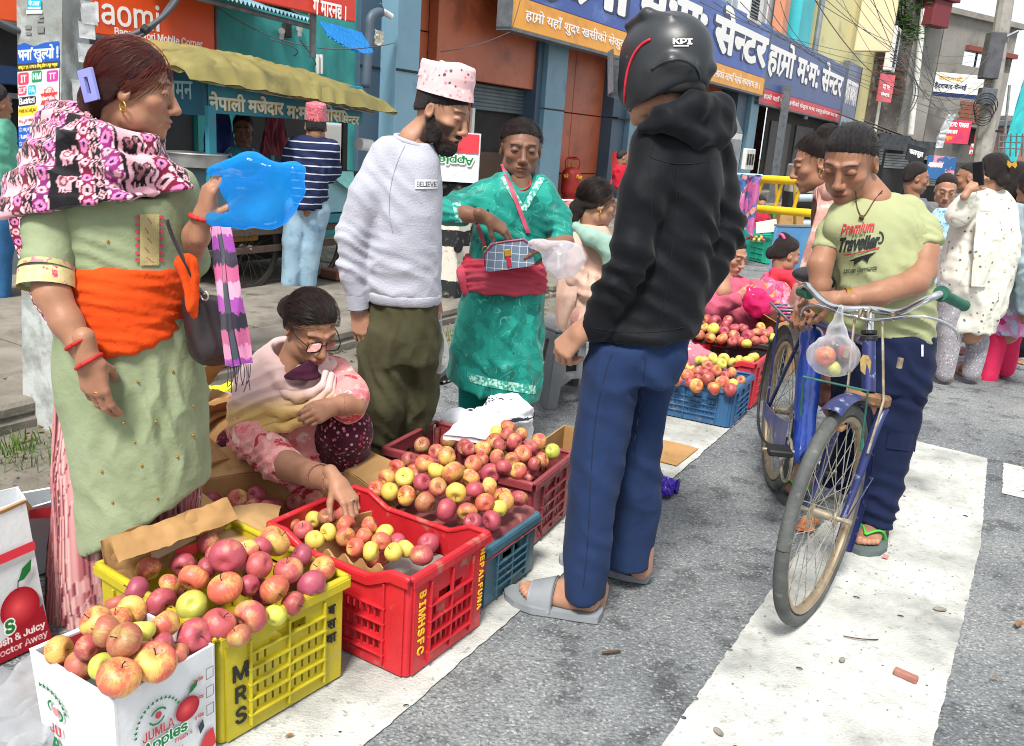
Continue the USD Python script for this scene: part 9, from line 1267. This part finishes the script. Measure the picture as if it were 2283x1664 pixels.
BFL=patt('floral_blue_pink','c987b4',['c2306a','3f5fa0','d0d4dc','c9789c','a8b4c8','d0a4c4'],13,.48,.6);figure('woman in a pink and blue floral kurta and pink trousers, right of the white shawl',6.0,(2230,835),(2262,408,20,6,2262,460),[(440,2236,2292,.07),(470,2225,2310,.13),(560,2222,2310,.15),(650,2212,2296,.15),(740,2200,2285,.15)],BFL,legs=[[(2218,730,0,.09),(2198,840,0,.075)],[(2252,730,.06,.09),(2238,820,.06,.07)]],lm=weave('hot_pink_cotton','c42f56','b5284c',scale=5),hk=dict(th=.022,front=.07,low=-.12,extra=[((0,-.11,-.06),(.06,.05,.09))]),feetpx=((2190,838),(2240,828)),away=1,sand=mat('green_sandal','4a5a4e',rough=.6))
figure('woman in a pale grey cardigan at the right edge, facing away',5.7,(2285,800),(2300,420,10,4,2300,470),[(455,2262,2330,.1),(520,2258,2340,.14),(640,2262,2340,.15),(700,2268,2340,.15)],weave('pale_print','9fb0b8','8c9fa8',scale=20),hk=dict(th=.02,front=.07,low=-.1,extra=[((0,-.11,-.08),(.05,.05,.08))]))
figure('seated person in a pale pink sleeve and black trousers at the right edge',6.7,(2270,815),(2320,640,200,20,2320,680),[(680,2270,2340,.12),(720,2262,2340,.16),(745,2258,2340,.17)],weave('pale_pink_cotton','c9a0a4','bd9498',scale=6),[[(2275,690,-.1,.07),(2262,730,-.2,.06)]],[[(2300,740,0,.13),(2268,760,-.2,.1),(2262,800,-.1,.08)]],BLT and weave('black_cotton','1c1c22','18181d',scale=6),feetpx=((2262,808),))
figure('woman with a red brow mark looking down, left of the white leaf printed shawl',7.2,(2105,700),(2108,424,196,20,2112,470),[(462,2088,2135,.07),(485,2070,2150,.12),(600,2070,2150,.14),(700,2070,2150,.14)],patt('aqua_print','9fc0cc',['4a86a0','c9d8dc','7fb0c4'],30,.4,.4),skin='tan',hk=dict(th=.011,front=.075,low=-.04))
figure('man with short black hair in a blue printed shirt beside the woman looking down',7.4,(2150,700),(2160,398,300,10,2162,445),[(440,2138,2185,.08),(470,2122,2200,.13),(600,2125,2200,.14),(690,2128,2200,.14)],patt('blue_leaf_print','5fb0c8',['1f4a78','d0dde0','2f7aa0'],24,.45,.5),hair=HG,hk=dict(th=.012,front=.068,slope=.5))
figure('dark haired person passing behind the right shoulder of the bicycle man',7.6,(2040,690),(2042,398,95,8,2036,445),[(440,2012,2062,.08),(470,1998,2080,.13),(690,2000,2080,.14)],weave('grey_cotton','6a6e74','5e6268',scale=6),hk=dict(th=.016,front=.072,low=-.08))
figure('vendor in a red jacket sitting behind the green crate, far back',13.2,(1700,575),(1695,455,170,25,1692,476),[(470,1678,1708,.1),(482,1670,1718,.15),(520,1668,1722,.2),(540,1662,1724,.25)],weave('red_jacket','a82a3c','93243a',scale=6),legs=[[(1675,528,-.1,.14),(1668,555,-.3,.1)],[(1712,528,-.1,.14),(1716,552,-.3,.1)]],lm=TEALV and MATS['teal_cotton'],h=.02,skin='tan');one('wallet',prism(Polygon([(0,0),(.30,.05),(.26,.22),(-.02,.15)]),.05,frame(at(1684,520,12.7),XR,UP)),WHITEP,'white handbag on the lap of the vendor in red','handbag')
figure('passer-by in a green printed top behind the yellow barricade',15.5,(1800,520),(1800,395,60,0,1797,414),[(412,1788,1806,.1),(424,1784,1816,.15),(470,1782,1820,.18)],patt('green_print','6f9a2c',['3f6e1c','a8c04a','2f7a4a'],12,.5,.5),h=.025)
figure('boy in a red top sitting in front of the restaurant beside the red chair',14.8,(1385,430),(1388,352,70,5,1384,372),[(368,1374,1394,.09),(378,1366,1400,.14),(420,1366,1404,.16)],weave('boy_red','b8283a','a82032',scale=5),h=.025,hair=HG)
T=figure('food seller in a blue printed blouse standing inside the food cart',7.3,(545,640),(542,292,165,6,542,338),[(330,518,566,.08),(345,498,585,.13),(400,492,590,.15),(560,495,585,.15)],patt('blue_blouse','3f7f95',['9fc4cc','5a9aac','2f6a80'],26,.38,.5),skin='dark',hk=dict(th=.012,front=.07))
NST=usdkit.material(stage,'/World/Looks/navy_stripes',{'tc':('texture_coordinate',{}),'w':('wave_texture',{'bands_direction':'z','scale':5.6,'distortion':.6,'detail_scale':1.}),'r':('map_range',{'from_min':.93,'from_max':.97,'clamp':True}),'m':('mix_color',{'a':srgb('1d2646'),'b':srgb('b9bcc8')}),'p':('principled_bsdf',{'roughness':.85,'specular_ior_level':.2})},[('tc.object','w.vector'),('w.fac','r.value'),('r.result','m.fac'),('m.result','p.base_color')],surface='p.BSDF')
JNS=weave('light_jeans','7f9db2','93adbd',scale=7,c3='5f7f98',s3=9,l3=.58);T=figure('man in a navy striped shirt, pink cap and light jeans at the food cart',6.75,(675,640),(704,283,345,4,698,312),[(304,674,722,.07),(322,652,740,.12),(380,650,742,.14),(440,652,728,.14),(466,650,724,.14)],NST,[[(662,330,-.0,.08),(642,365,.04,.065)],[(735,335,0,.08),(742,380,.06,.065),(720,400,.14,.05)]],[[(665,466,0,.105),(655,540,0,.085),(648,628,0,.07)],[(705,466,.03,.105),(690,550,.04,.085),(685,630,.05,.07)]],JNS,hair=HG,hk=dict(th=.006,front=.05),tors='shirt',feetpx=((645,636),(682,630)),sand=mat('brown_shoe','5c2f22',rough=.5),away=1,more=[[(642,368,.04,.042),(630,378,.14,.036),(612,366,.2,.03)]]);topi(T,TOPI2,.11,.2)
figure('person in a green shirt and blue jeans behind the poster pole at the left edge',5.6,(5,670),(-12,232,20,4,-12,275),[(262,-60,14,.09),(290,-70,32,.13),(360,-70,38,.15),(425,-68,38,.15)],weave('green_shirt','5fa088','549680',scale=5),legs=[[(12,420,0,.10),(5,560,0,.075),(2,660,0,.06)],[(-30,420,.05,.1),(-30,660,.05,.06)]],lm=weave('blue_jeans','34618c','2c547c',scale=6),hair=HG,tors='shirt',feetpx=((0,672),),away=1)
